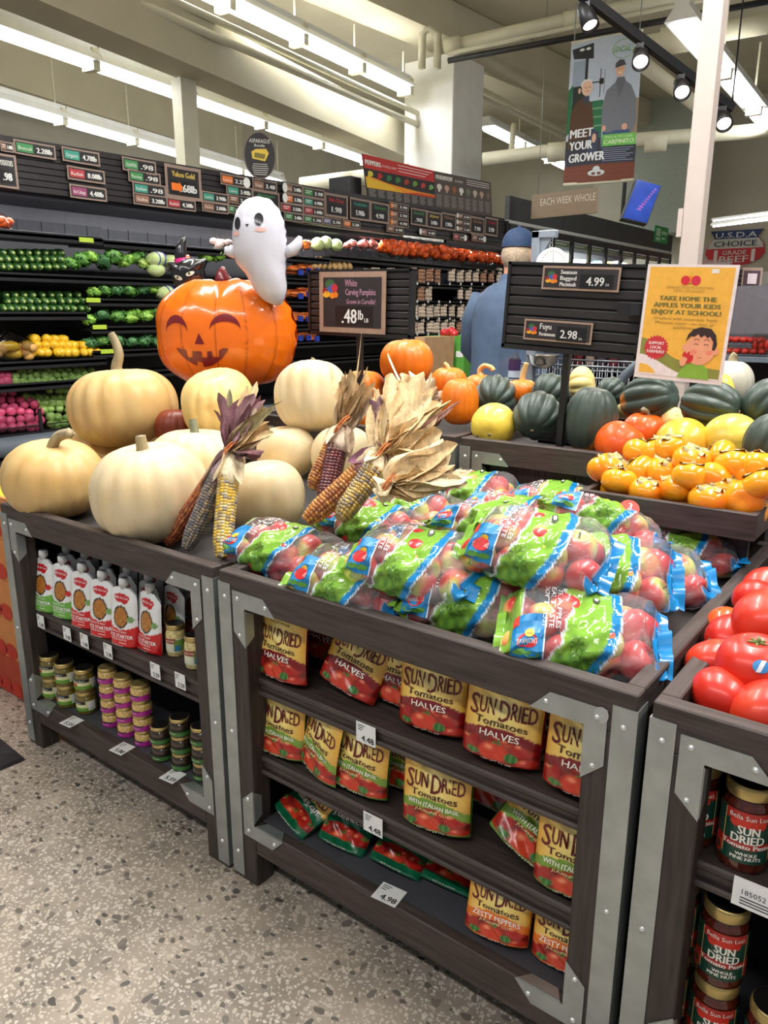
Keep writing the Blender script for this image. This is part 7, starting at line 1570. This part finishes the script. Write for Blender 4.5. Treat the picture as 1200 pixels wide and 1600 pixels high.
# right man
bs((116, 120, 132), [(.50, .36), (.49, .52), (.54, .62), (.66, .67), (.78, .68), (.88, .64), (.96, .55), (.98, .40), (.94, .33), (.55, .33)], .004); bs((100, 104, 116), [(.66, .67), (.72, .56), (.80, .67), (.78, .70), (.68, .70)], .0045); bs((60, 84, 130), [(.50, .22), (.52, .34), (.9, .34), (.92, .24)], .0042)
be((228, 180, 152), .715, .755, .062, .052, .005); bs((70, 74, 84), [(.64, .765), (.65, .80), (.70, .82), (.76, .815), (.79, .78), (.74, .775)], .006)
for s in (-.022, .025): be((70, 54, 48), .71 + s, .757, .008, .004, .006, 8)
be((246, 240, 236), .715, .730, .022, .006, .006, 10); be((220, 170, 146), .53, .36, .03, .02, .005); be((220, 170, 146), .82, .36, .04, .022, .005)
# lower band, lettering
br((46, 50, 66), .0, .12, 1, .24, .0038); br((52, 50, 56), 0, .12, .50, .30, .0037); br((112, 58, 40), 0, 0, 1, .12, .004)
for k in range(4): br((96, 48, 34), 0, .02 + k * .03, 1, .023 + k * .03, .0045)
q.use(PM, (232, 236, 240))
for i, (s, w) in enumerate((('MEET', .32), ('YOUR', .32), ('GROWER', .50))): q.text(s, BF(.008), .06, .345 - i * .085, .062, w, 'l', bold=.006)
br((110, 190, 86), .52, .235, .99, .315, .006); q.use(PM, (214, 236, 196)); q.text('MIKE & MICHAEL', BF(.008), .755, .295, .018, .40); q.text('CARPINITO', BF(.008), .755, .262, .030, .42, bold=.003)
q.use(PM, (150, 160, 190))
for k in range(7): q.rect(BF(.007), .53, .218 - k * .014, .97 - .05 * (k % 3), .222 - k * .014, 4, 1)
q.use(PM, (196, 206, 210)); q.ell(BF(.006), .46, .06, .12, .022, 20); q.ell(BF(.0065), .46, .085, .05, .022, 14); q.use(PM, (112, 58, 40)); q.ell(BF(.007), .42, .055, .03, .010, 10); q.ell(BF(.007), .50, .055, .03, .010, 10)
q.use(PM, (150, 190, 140)); n = 28
for kk2 in range(n):
    a, b = 2 * PI * kk2 / n, 2 * PI * (kk2 + 1) / n; q.poly([BF(.003)(.74 + .15 * math.cos(t_) * m_, .895 + .068 * math.sin(t_) * m_) for t_, m_ in ((a, 1), (b, 1), (b, .93), (a, .93))])
q.text('LOCAL', BF(.004), .72, .895, .04, .26, bold=.003); q.build('printed_cloth', tb)
for a, b in ((B[0], B[1]), (B[3], B[2])): q = MB(STEELP, smooth=True); q.tube([a, b], .012, 8); q.build('hem_rod', tb)
q = MB(METAL, smooth=True)
for p in (B[0].lerp(B[1], .04), B[0].lerp(B[1], .95)): q.tube([p, Vector((p.x, p.y, 4.9))], .004, 5)
q.build('hanging_wire', tb)
# tilted screen
S4 = [at_d(*p) for p in ((995, 279, 7.0), (1034, 290, 7.05), (1011, 350, 6.95), (971, 341, 6.9))]; nn2 = (S4[1] - S4[0]).cross(S4[3] - S4[0]).normalized()
if nn2.dot(_fw) > 0: nn2 = -nn2
t = thing('wall_screen', 'tilted blue advertising screen above the freezer header', 'screen', S4[3]); q = MB(BLACKP); q.add([p for p in S4] + [p - nn2 * .05 for p in S4], [(0, 1, 2, 3), (7, 6, 5, 4), (0, 4, 5, 1), (1, 5, 6, 2), (2, 6, 7, 3), (3, 7, 4, 0)]); m_ = (S4[0] + S4[2]) / 2 - nn2 * .05; q.tube([m_, m_ - nn2 * .3, Vector((m_ - nn2 * .3)) + Vector((0, 0, 1.0))], .02, 6); q.build('housing', t)
SCRM = mat('screen_glow', (36, 62, 140), .2, nz=(6, .4), emis=((40, 66, 150), .55)); q = MB(SCRM); F = lambda x, y: (S4[3].lerp(S4[2], x)).lerp(S4[0].lerp(S4[1], x), y) + nn2 * .002; q.rect(F, .03, .02, .97, .98)
q.use(mat('screen_art', (110, 70, 150), .3, nz=(8, .4), emis=((110, 80, 160), .5))); F2 = lambda x, y: F(x, y) + nn2 * .001
for k in range(9): q.ell(F2, .50 + .04 * k, .30 + .07 * k, .10 - .006 * k, .03, 10)
q.build('display', t)
# sign far behind the freezers
p = at_d(880, 318, 8.6); q = MB(PM, (150, 132, 110)); a = Vector((math.cos(-.1), math.sin(-.1), 0))
q.add([p + a * x + Vector((0, y, z)) for y in (0, .04) for x, z in ((-.42, -.13), (.42, -.13), (.42, .13), (-.42, .13))], [(0, 1, 2, 3), (7, 6, 5, 4), (0, 4, 5, 1), (1, 5, 6, 2), (2, 6, 7, 3), (3, 7, 4, 0)]); q.use(col=(232, 226, 214)); q.text('EACH WEEK WHOLE', lambda x, y: p + a * x + Vector((0, -.003, y)), .05, .04, .08, .7); t = thing('hanging_sign', 'tan hanging sign above the charcoal freezer header', 'sign', p); q.build('sign_panel', t)
for x in (-.35, .35): q = MB(METAL, smooth=True); f = p + a * x + Vector((0, .02, .13)); q.tube([f, Vector((f.x, f.y, 4.9))], .004, 5); q.build('wire', t)
# ---- person in a blue coat and cap, seen from behind
def person():
    C = at_d(800, 470, 4.2); bx, by = C.x, C.y; t = thing('person', 'person in a grey blue coat and dark blue cap, seen from behind, facing the freezers', 'person', (bx, by, 0))
    SKIN = mat('person_skin', (206, 150, 126), .5, nz=(20, .08), sss=.1); COAT = mat('blue_coat', (74, 92, 118), .8, nz=(8, .14), bump=(18, .3)); CAPB = mat('navy_cap', (36, 58, 92), .75, nz=(40, .15)); HAIR = mat('grey_hair', (176, 156, 132), .7, nz=(90, .3)); TRS = mat('dark_trousers', (52, 50, 54), .8)
    rt = Vector((CR.x, CR.y, 0)).normalized(); fw = Vector((_fw.x, _fw.y, 0)).normalized(); fw = (fw * .80 + rt * .6).normalized(); rt = Vector((fw.y, -fw.x, 0)); W = lambda r, f, z: Vector((bx, by, 0)) + rt * r + fw * f + Vector((0, 0, z))
    # body: one skinned surface
    J = [(0, 0, .92, .14), (0, 0, 1.15, .13), (0, .0, 1.36, .12), (0, .01, 1.47, .085), (0, .03, 1.54, .062), (0, .045, 1.63, .088), (0, .055, 1.70, .092),
         (-.10, 0, .88, .095), (-.11, .02, .48, .062), (-.11, -.01, .09, .045), (-.11, .13, .04, .035), (.10, 0, .88, .095), (.11, .03, .48, .062), (.11, .0, .09, .045), (.11, .14, .04, .035),
         (-.17, 0, 1.38, .05), (-.25, .03, 1.14, .04), (-.20, .22, 1.0, .038), (-.19, .30, .99, .03), (.17, 0, 1.38, .05), (.25, .04, 1.14, .04), (.2, .26, 1.02, .038), (.19, .34, 1.01, .03)]
    E = [(0, 1), (1, 2), (2, 3), (3, 4), (4, 5), (5, 6), (0, 7), (7, 8), (8, 9), (9, 10), (0, 11), (11, 12), (12, 13), (13, 14), (2, 15), (15, 16), (16, 17), (17, 18), (2, 19), (19, 20), (20, 21), (21, 22)]
    for h in (18, 22):
        sgn = -1 if h == 18 else 1; r0, f0, z0 = J[h][:3]
        for k, (dr, L) in enumerate(((-.03, .075), (-.01, .085), (.01, .08), (.03, .065))):
            i = len(J); J.append((r0 + dr, f0 + .055, z0 - .008, .009)); J.append((r0 + dr * 1.1, f0 + .055 + L * .5, z0 - .03, .0085)); E += [(h, i), (i, i + 1)]
        i = len(J); J.append((r0 - sgn * .04, f0 + .03, z0 - .005, .011)); J.append((r0 - sgn * .05, f0 + .07, z0 - .02, .009)); E += [(h, i), (i, i + 1)]
    me = bpy.data.meshes.new('body'); me.from_pydata([W(*j[:3]) - Vector((bx, by, 0)) for j in J], E, []); o = bpy.data.objects.new('body', me); COL.objects.link(o); o.parent = t; me.materials.append(SKIN)
    o.modifiers.new('skin', 'SKIN')
    for i, j in enumerate(J): me.skin_vertices[0].data[i].radius = (j[3], j[3])
    me.skin_vertices[0].data[0].use_root = True
    s = o.modifiers.new('sub', 'SUBSURF'); s.levels = 1; s.render_levels = 2
    # coat
    q = MB(COAT, smooth=True)
    prof = [(.235, .175, .70, -.02), (.240, .18, .80, -.02), (.235, .175, .95, -.015), (.225, .165, 1.10, -.01), (.225, .165, 1.25, -.01), (.225, .16, 1.36, -.005), (.205, .135, 1.43, .0), (.15, .10, 1.485, .01), (.09, .085, 1.51, .02), (.078, .078, 1.55, .03)]
    def cf(u, v):
        k = v * (len(prof) - 1); i = min(int(k), len(prof) - 2); f = k - i; a, b, z, o = [lerp(prof[i][n], prof[i + 1][n], f) for n in range(4)]; th = 2 * PI * u; w = 1 + .02 * math.sin(5 * th + z * 6) * (z < 1.3)
        return W(a * math.cos(th) * w, b * math.sin(th) * w + o, z)
    q.grid(cf, 40, 40, True)
    for sgn in (-1, 1): q.tube([W(sgn * .17, 0, 1.42), W(sgn * .235, .01, 1.30), W(sgn * .262, .035, 1.14), W(sgn * .235, .13, 1.05), W(sgn * .205, .20, 1.0)], [.085, .082, .072, .062, .055], 14)
    q.build('coat', t)
    q = MB(TRS, smooth=True)
    for sgn in (-1, 1): q.tube([W(sgn * .10, 0, .92), W(sgn * .11, .02, .5), W(sgn * .112, .0, .08)], [.115, .085, .07], 14)
    q.build('trousers', t)
    q = MB(BLACKP, smooth=True)
    for sgn in (-1, 1): c = W(sgn * .11, .06, .045); q.ball(c, .055, .06, .05, 12, 8); c = W(sgn * .11, .15, .035); q.ball(c, .05, .07, .038, 12, 8)
    q.build('shoes', t)
    H = W(0, .05, 1.655); Mh = Matrix((( rt.x, fw.x, 0), (rt.y, fw.y, 0), (0, 0, 1)))
    q = MB(SKIN, smooth=True); q.ball(H, .078, .096, .122, 22, 16, Mh); q.tube([W(0, .03, 1.5), W(0, .035, 1.60)], [.06, .058], 14)
    for sgn in (-1, 1): q.ball(W(sgn * .079, .045, 1.645), .012, .022, .034, 10, 8, Mh)
    q.ball(W(0, .150, 1.645), .014, .022, .022, 8, 6, Mh); q.ball(W(0, .138, 1.595), .026, .014, .010, 8, 6, Mh); q.build('head', t)
    q = MB(HAIR, smooth=True); q.ball(W(0, .033, 1.645), .083, .094, .085, 20, 14, Mh); q.build('hair', t)
    q = MB(CAPB, smooth=True)
    q.grid(lambda u, v: H + Mh @ Vector((.089 * math.cos(2 * PI * u) * math.cos(v * PI / 2), .105 * math.sin(2 * PI * u) * math.cos(v * PI / 2), .035 + .105 * math.sin(v * PI / 2) ** .85)), 26, 10, True)
    q.grid(lambda u, v: H + Mh @ Vector(((.088 + .004 * v) * math.cos(PI * u), .09 * math.sin(PI * u) * 1 + .085 * v * math.sin(PI * u), .048 - .02 * v + .012 * math.sin(PI * u))), 20, 5)
    q.ball(H + Vector((0, 0, .142)), .012, .012, .008); q.build('cap', t); return t
person()
# ---- hanging produce scale, spray bottle, bowl
ys = 3.09
a, b = at_y(828, 600, ys), at_y(828, 362, ys); t = thing('produce_scale', 'grey post with arm and hanging white dial scale behind the right price board', 'scale', (a.x, ys, 0)); GRY = mat('grey_steel', (142, 152, 164), .4, .2, nz=(12, .06))
q = MB(GRY); w = .018; q.box(a.x - w, a.x + w, ys - w, ys + w, 0.001, b.z, ch=.003); e = at_y(870, 362, ys); q.box(a.x - w, e.x, ys - w, ys + w, b.z - .03, b.z, ch=.003)
q.prism([(a.x + w, b.z - .031), (a.x + w + .05, b.z - .031), (a.x + w, b.z - .11)], .012, Matrix.Translation((0, ys - .006, 0))); q.build('post', t)
q = MB(METAL, smooth=True); h = at_y(862, 370, ys)
for k in range(5): z = h.z - .012 - k * .022; q.tube([(h.x + .006 * math.cos(x), ys + .006 * math.sin(x) * (k % 2), z + .012 * math.sin(x)) for x in [2 * PI * i / 10 for i in range(11)]], .002, 5)
q.build('chain', t)
dl = at_y(862, 412, ys - .02); q = MB(WHITEP, smooth=True); My = Matrix.Translation(dl) @ Matrix.Rotation(YAWB, 4, 'Z') @ Matrix.Rotation(PI / 2, 4, 'X'); q.lathe([(0, -.03), (.058, -.03), (.062, -.024), (.062, .026), (.058, .03), (.052, .028), (0, .028)], 36, My); q.use(PM, (120, 124, 128))
for k in range(24): th = 2 * PI * k / 24; q.box(-.0008, .0008, .044, .050, .0285, .0292, My @ Matrix.Rotation(th, 4, 'Z'))
q.box(-.001, .001, -.002, .040, .029, .030, My); q.build('dial', t)
bw = at_y(848, 563, ys); q = MB(mat('polished_steel', (196, 196, 192), .16, .95, nz=(10, .05)), smooth=True); q.lathe([(.0, -.035), (.03, -.034), (.055, -.012), (.068, .022), (.072, .024), (.068, .0255), (.053, -.009), (.028, -.030), (0, -.031)], 32, Matrix.Translation(bw)); q.build('pan', t)
q = MB(METAL, smooth=True)
for k in range(3): th = 2 * PI * k / 3 + .5; q.tube([bw + Vector((.068 * math.cos(th), .068 * math.sin(th), .022)), dl + Vector((0, .0, -.062))], .0015, 5)
q.build('pan_hanger', t)
bt = at_y(804, 575, 3.15); t = thing('bottle', 'clear bottle with purple label standing behind the orange pumpkins', 'bottle', bt); q = MB(clear_mat('bottle_plastic', (200, 210, 230), .25), smooth=True); bz = bt.z - .055; Mt = Matrix.Translation((bt.x, bt.y, bz)); q.lathe([(0, 0), (.026, 0), (.028, .006), (.028, .085), (.02, .108), (.010, .118), (.010, .124), (0, .124)], 20, Mt); q.build('bottle_body', t)
q = MB(PS, (64, 48, 96)); q.lathe([(.0285, .045), (.0285, .092)], 20, Mt, cap=False); q.use(col=(206, 214, 230)); q.lathe([(.0284, .014), (.0284, .044)], 20, Mt, cap=False); q.build('label', t)
t2 = thing('bag_stand', 'clear acrylic stand around the bottle on the rear ledge', 'stand', (bt.x, bt.y, bz)); q = MB(CLEAR); q.box(bt.x - .05, bt.x + .05, bt.y - .06, bt.y - .057, bz, bz + .16); q.build('front_sheet', t2); q = MB(WHITEP); q.box(bt.x - .055, bt.x + .06, bt.y - .065, bt.y + .05, bz - .012, bz - .001); q.build('base', t2)
q = MB(GRY); l0, l1 = at_y(700, 588, 3.15), at_y(820, 588, 3.15); q.box(l0.x - .3, l1.x, 3.03, 3.28, bz - .03, bz - .0125); 
for x in (l0.x - .2, l1.x - .05): q.box(x - .015, x + .015, 3.24, 3.27, 0.001, bz - .03)
o = q.build('rear_ledge'); recenter(o, (l0.x, 3.15, 0)); tag(o, 'grey steel ledge behind the rear tables carrying the bottle', 'ledge')
# cardboard boxes behind the orange pumpkins
CARD = mat('cardboard', (190, 152, 112), .8, nz=(20, .1)); GRC = mat('green_print_card', (84, 158, 58), .7, nz=(20, .06))
for i, (x0, x1, y0, y1, m, lab) in enumerate(((664, 726, 526, 572, GRC, 'green and brown printed cardboard box in front of the mushrooms'), (640, 664, 527, 575, CARD, 'plain cardboard box left of the green printed box'), (727, 752, 526, 562, CARD, 'plain cardboard box right of the green printed box'))):
    a, b = at_y(x0, y1, (4.6, 4.2, 5.05)[i]), at_y(x1, y0, (4.6, 4.2, 5.05)[i]); t = thing('carton', lab, 'box', ((a.x + b.x) / 2, a.y, 0), 'cartons in front of the mushrooms'); q = MB(m); q.box(a.x, b.x, a.y, a.y + .35, 0.001, b.z); q.build('body', t)
    if i == 0: q = MB(CARD); w = b.x - a.x; q.box(a.x + w * .55, a.x + w * .75, a.y - .003, a.y - .0005, b.z - .16, b.z); q.build('tape_panel', t); q = MB(PM, (232, 232, 232)); q.box(a.x + w * .06, a.x + w * .24, a.y - .003, a.y - .0005, b.z - .14, b.z - .10); q.box(a.x + w * .80, a.x + w * .97, a.y - .003, a.y - .0005, b.z - .14, b.z - .10); q.build('white_label', t)
q = MB(PG, (206, 40, 44), True); c = at_y(690, 522, 4.6)
for k in range(5): q.ball(c + Vector((RND.uniform(-.06, .05), .1, RND.uniform(-.01, .02))), .035, .03, .03, 8, 6)
o = q.build('red_bag'); recenter(o, c); tag(o, 'small red bag lying on the green printed box', 'bag')
# shopping cart
t = thing('shopping_cart', 'wire shopping cart with grey handle behind the squash', 'shopping cart', at_y(945, 600, 3.3)); x0, x1 = at_y(905, 580, 3.3), at_y(1015, 580, 3.3); WIRE = mat('cart_wire', (120, 124, 130), .35, .8, nz=(30, .05)); q = MB(WIRE, smooth=True); zt, zl = x0.z + .03, x0.z - .28
A0, A1 = Vector((x0.x - .28, 3.2, zt)), Vector((x1.x - .05, 3.2, zt))
for dy in (0, .42):
    for z in (zt, zt - .05, zl): q.tube([A0 + Vector((0, dy, z - zt)), A1 + Vector((0, dy, z - zt))], .005, 6)
    for k in range(22): p = A0.lerp(A1, k / 21) + Vector((0, dy, 0)); q.tube([p, p + Vector((0, 0, zl - zt))], .0022, 5)
for k in range(12): y = 3.2 + .42 * k / 11; q.tube([(A0.x, y, zt), (A0.x, y, zl), (A1.x, y, zl)], .0022, 5)
q.build('basket', t)
q = MB(GREYP, smooth=True); s0, s1 = at_y(985, 590, 3.15), at_y(1020, 570, 3.15); q.tube([s0 + Vector((-.06, 0, -.15)), s0 + Vector((-.03, 0, .0)), s0 + Vector((.02, 0, .05)), s1 + Vector((0, 0, .03)), s1 + Vector((.08, .0, -.02))], [.018, .02, .02, .02, .02], 10); q.build('seat_frame', t); q = MB(GREYP, smooth=True); q.tube([s0 + Vector((-.06, .5, -.15)), s0 + Vector((-.03, .5, .0)), s0 + Vector((.02, .5, .05)), s1 + Vector((0, .5, .03))], .02, 10); q.build('seat_frame', t)
q = MB(WIRE, smooth=True)
for dx in (A0.x + .06, A1.x - .05):
    for dy in (3.22, 3.6): q.tube([(dx, dy, zl), (dx, dy, .14)], .01, 6)
for dy in (3.22, 3.6): q.tube([(A0.x + .06, dy, .16), (A1.x - .05, dy, .16)], .011, 6)
q.build('chassis', t)
for dx in (A0.x + .06, A1.x - .05):
    for dy in (3.22, 3.6): q = MB(BLACKP, smooth=True); q.lathe([(0, -.016), (.058, -.016), (.062, 0), (.058, .016), (0, .016)], 18, Matrix.Translation((dx, dy, .064)) @ Matrix.Rotation(PI / 2, 4, 'X')); q.build('wheel', t)
# dark shelving behind the cart
c = at_y(985, 560, 4.4); t = thing('dark_shelving', 'dark open shelving behind the shopping cart', 'shelf unit', (c.x, 4.4, 0)); q = MB(DARKI); q.box(c.x - .55, c.x + .40, 4.75, 4.8, 0, 1.32)
for x in (c.x - .55, c.x + .38): q.box(x, x + .02, 4.3, 4.75, 0, 1.32)
q.build('carcass', t); q = MB(BLACKM)
for z in (.5, .78, 1.04): q.box(c.x - .53, c.x + .38, 4.32, 4.75, z - .02, z)
q.box(c.x - .55, c.x + .4, 4.3, 4.75, 1.30, 1.325); q.build('shelf_boards', t)
for k in range(12):
    p = Vector((c.x - .47 + k * .073, 4.42, 1.041)); jar_k = MB(PG, RND.choice(((120, 30, 36), (96, 34, 40), (150, 130, 120), (60, 50, 60))), True); jar_k.lathe([(0, 0), (.028, 0), (.03, .01), (.03, .10), (.02, .12), (.02, .14), (0, .14)], 14); o = jar_k.build('dark_bottle'); o.location = p; tag(o, 'dark bottle on the shelving behind the cart, %s from the left' % ORD[k], 'bottle', 'bottles on the dark shelving')
# ---- far right display with boxed tomatoes
YR = 3.55
c = at_y(1160, 560, YR); t = thing('side_display', 'dark stepped produce stand at the right with boxed tomatoes', 'display stand', (c.x, YR, 0)); zsh = at_y(1160, 558, YR).z; x0 = at_y(1122, 558, YR).x
q = MB(GREYP); q.box(x0 - .02, x0 + 1.0, YR, YR + .5, zsh - .02, zsh); q.build('shelf_board', t); q = MB(mat('dark_grey_panel', (92, 88, 94), .5)); q.prism([(x0 - .02, zsh + .001), (x0 + .35, zsh + .001), (x0 + .35, zsh + .14), (x0 - .02, zsh + .30)], .02, Matrix.Translation((0, YR + .24, 0))); q.box(x0 - .02, x0 + 1.0, YR + .26, YR + .5, zsh + .001, zsh + .30); q.build('stepped_back', t)
q = MB(BLACKM)
for x in (x0 + .0, x0 + .30, x0 + .95): q.box(x - .02, x + .02, YR + .02, YR + .06, 0, zsh - .021)
q.box(x0, x0 + 1.0, YR + .45, YR + .48, 0, zsh - .021); q.build('leg_frame', t)
q = MB(mat('purple_grey_post', (96, 94, 116), .5)); q.box(x0 + .255, x0 + .33, YR - .01, YR + .015, 0, zsh - .021); q.build('front_post', t)
PLA = clear_mat('clamshell_plastic', (225, 230, 235), .16, .08)
def clam(px, py, w, h, label, sticker=False):
    p = at_y(px, py, YR + .05); t = thing('tomato_box', label, 'box of tomatoes', p, 'clear boxes of tomatoes'); q = MB(TOM, smooth=True)
    for i in range(5):
        for j in range(2): q.ball(p + Vector((-w / 2 + w * (i + .5) / 5, .02 + j * .05, -h * .08)), w / 10.5, w / 10.5, h * .30, 10, 8)
    q.build('tomatoes', t); q = MB(PLA); q.box(p.x - w / 2, p.x + w / 2, p.y, p.y + .11, p.z - h / 2, p.z + h / 2, ch=.008); q.box(p.x - w / 2 - .006, p.x + w / 2 + .006, p.y - .005, p.y + .115, p.z + h * .30, p.z + h * .36); q.build('clear_box', t)
    if sticker: q = MB(PM, (236, 236, 236)); q.box(p.x + w * .1, p.x + w * .5, p.y - .003, p.y - .001, p.z - h * .2, p.z + h * .3); q.build('white_label', t)
clam(1162, 548, .17, .045, 'clear box of red tomatoes, lower one of the pair right of the poster'); clam(1160, 530, .165, .045, 'clear box of red tomatoes, upper one of the pair right of the poster'); clam(1197, 538, .12, .085, 'tall clear box of tomatoes with white label at the right picture edge', True)
RB = mat('red_bag_film', (214, 40, 34), .22, nz=(24, .25), bump=(30, .6), coat=.5)
p = at_y(1192, 482, YR + .4); q = MB(RB, smooth=True); q.grid(lambda u, v: p + Vector((.10 * math.cos(2 * PI * u) * math.sin(PI * v), .07 * math.sin(2 * PI * u) * math.sin(PI * v), .055 * math.cos(PI * v) - .02)) * 1 + Vector((.012 * math.sin(13 * u * PI) * math.sin(9 * v), 0, .012 * math.sin(7 * v * PI + u * 20) * math.sin(PI * v))), 26, 16, True); o = q.build('red_bag'); recenter(o, p); tag(o, 'shiny red plastic bag on the stepped stand at the right picture edge', 'bag')
p = at_y(1150, 494, YR + .42); q = MB(mat('bagged_orange_produce', (230, 100, 50), .3, nz=(30, .3), coat=.4), smooth=True)
for k in range(7): q.ball(p + Vector((-.13 + k * .045, RND.uniform(-.02, .02), .0)), .035, .04, .026, 9, 7)
o = q.build('orange_bag'); recenter(o, p); tag(o, 'orange bagged produce under the small price board at the right', 'bag of produce')
p = at_y(1162, 449, YR + .30); t = thing('price_board', 'small black price board with curved pink card right of the poster', 'price board', p, 'black slatted price boards'); q = MB(SLAT); a = Vector((math.cos(.95), math.sin(.95), 0)); nv = Vector((a.y, -a.x, 0))
for k in range(8): z = p.z - .08 + k * .02; q.add([p + a * x + nv * y + Vector((0, 0, zz - p.z)) for x in (-.085, .075) for y in (0, -.01) for zz in (z, z + .017)], [(0, 1, 5, 4), (2, 6, 7, 3), (0, 4, 6, 2), (1, 3, 7, 5), (0, 2, 3, 1), (4, 5, 7, 6)])
q.build('slat_panel', t); q = MB(BLACKM); q.tube([p + a * -.04 + Vector((0, 0, -.08)), p + a * -.04 + Vector((0, 0, zsh + .30 - p.z))], .012, 8); q.build('post', t)
q = MB(CARDF); F = lambda o: (lambda x, y: p + a * x + nv * (.012 + o + .02 * (2 * (x - .02) / .11) ** 2 * .5) + Vector((0, 0, y))); q.rect(F(0), -.035, -.08, .075, .085, 6, 6); q.use(PM, (70, 50, 56)); q.rect(F(.002), -.025, -.068, .065, .072, 6, 6); q.use(PM, (206, 190, 196)); q.rect(F(.004), .0, .015, .05, .06, 3, 3); q.rect(F(.004), .005, -.035, .045, .005, 3, 3); q.use(PM, (190, 40, 50)); q.rect(F(.004), -.02, -.066, .06, -.045, 4, 2); q.build('price_card', t)
# ---- left edge: produce cartons and floor mat
CRD = mat('printed_carton_red', (176, 66, 40), .6, nz=(14, .1)); CRO = mat('printed_carton_orange', (206, 132, 72), .65, nz=(14, .1))
cx0, cx1 = -2.95, -2.275
for k in range(5):
    z0 = .002 + k * .15; t = thing('produce_carton', 'printed produce carton left of the table, %s of the stack' % ('lowest', 'second from the floor', 'middle', 'second from the top', 'topmost')[k], 'box', (-2.6, 1.3, z0), 'stack of printed produce cartons'); q = MB(CRD if k in (0,) else CRO)
    a = (cx0, cx1, 1.16 + .0, 1.62); th = .012
    for b in ((a[0], a[1], a[2], a[2] + th), (a[0], a[1], a[3] - th, a[3]), (a[0], a[0] + th, a[2] + th, a[3] - th), (a[1] - th, a[1], a[2] + th, a[3] - th)): q.box(*b, z0, z0 + .148)
    q.box(a[0] + th, a[1] - th, a[2] + th, a[3] - th, z0 + .02, z0 + .03)
    q.use(PM, (226, 176, 50) if k != 2 else (190, 60, 40)); F = lambda x, y: Vector((x, a[2] - .0015, z0 + y)); q.ell(F, -2.34, .07, .085, .085, 24); q.use(col=(196, 50, 36)); F2 = lambda x, y: Vector((x, a[2] - .0025, z0 + y)); q.ell(F2, -2.33, .06, .05, .035, 16); q.use(col=(70, 110, 50)); q.ell(F2, -2.36, .10, .03, .016, 12); q.use(col=(190, 50, 34)); F3 = lambda x, y: Vector((x, a[2] - .002, z0 + y))
    for j in range(6): q.ell(F3, -2.9 + j * .07, .03, .04, .03, 12)
    q.build('carton', t)
q = MB(mat('yellow_liner', (226, 206, 60), .6, nz=(10, .15)), smooth=True); q.ball((-2.6, 1.39, .70), .28, .19, .035, 18, 10); o = q.build('yellow_bag'); recenter(o, (-2.6, 1.39, .70)); tag(o, 'flat yellow bag lying in the topmost printed carton', 'bag')
q = MB(mat('rubber_mat', (40, 36, 40), .8, nz=(60, .2), bump=(90, .3))); m0 = at_z(40, 1188, 0); q.add([Vector(p) for p in ((m0.x, m0.y, .001), (m0.x - .02, m0.y - .30, .001), (m0.x - 1.0, m0.y - .25, .001), (m0.x - .9, m0.y + .05, .001), (m0.x - .004, m0.y - .004, .012), (m0.x - .024, m0.y - .296, .012), (m0.x - 1.0, m0.y - .246, .012), (m0.x - .9, m0.y + .046, .012))], [(0, 1, 2, 3), (4, 7, 6, 5), (0, 4, 5, 1), (1, 5, 6, 2), (2, 6, 7, 3), (3, 7, 4, 0)]); o = q.build('floor_mat'); recenter(o, (m0.x, m0.y, 0)); tag(o, 'black rubber floor mat at the left picture edge', 'floor mat')
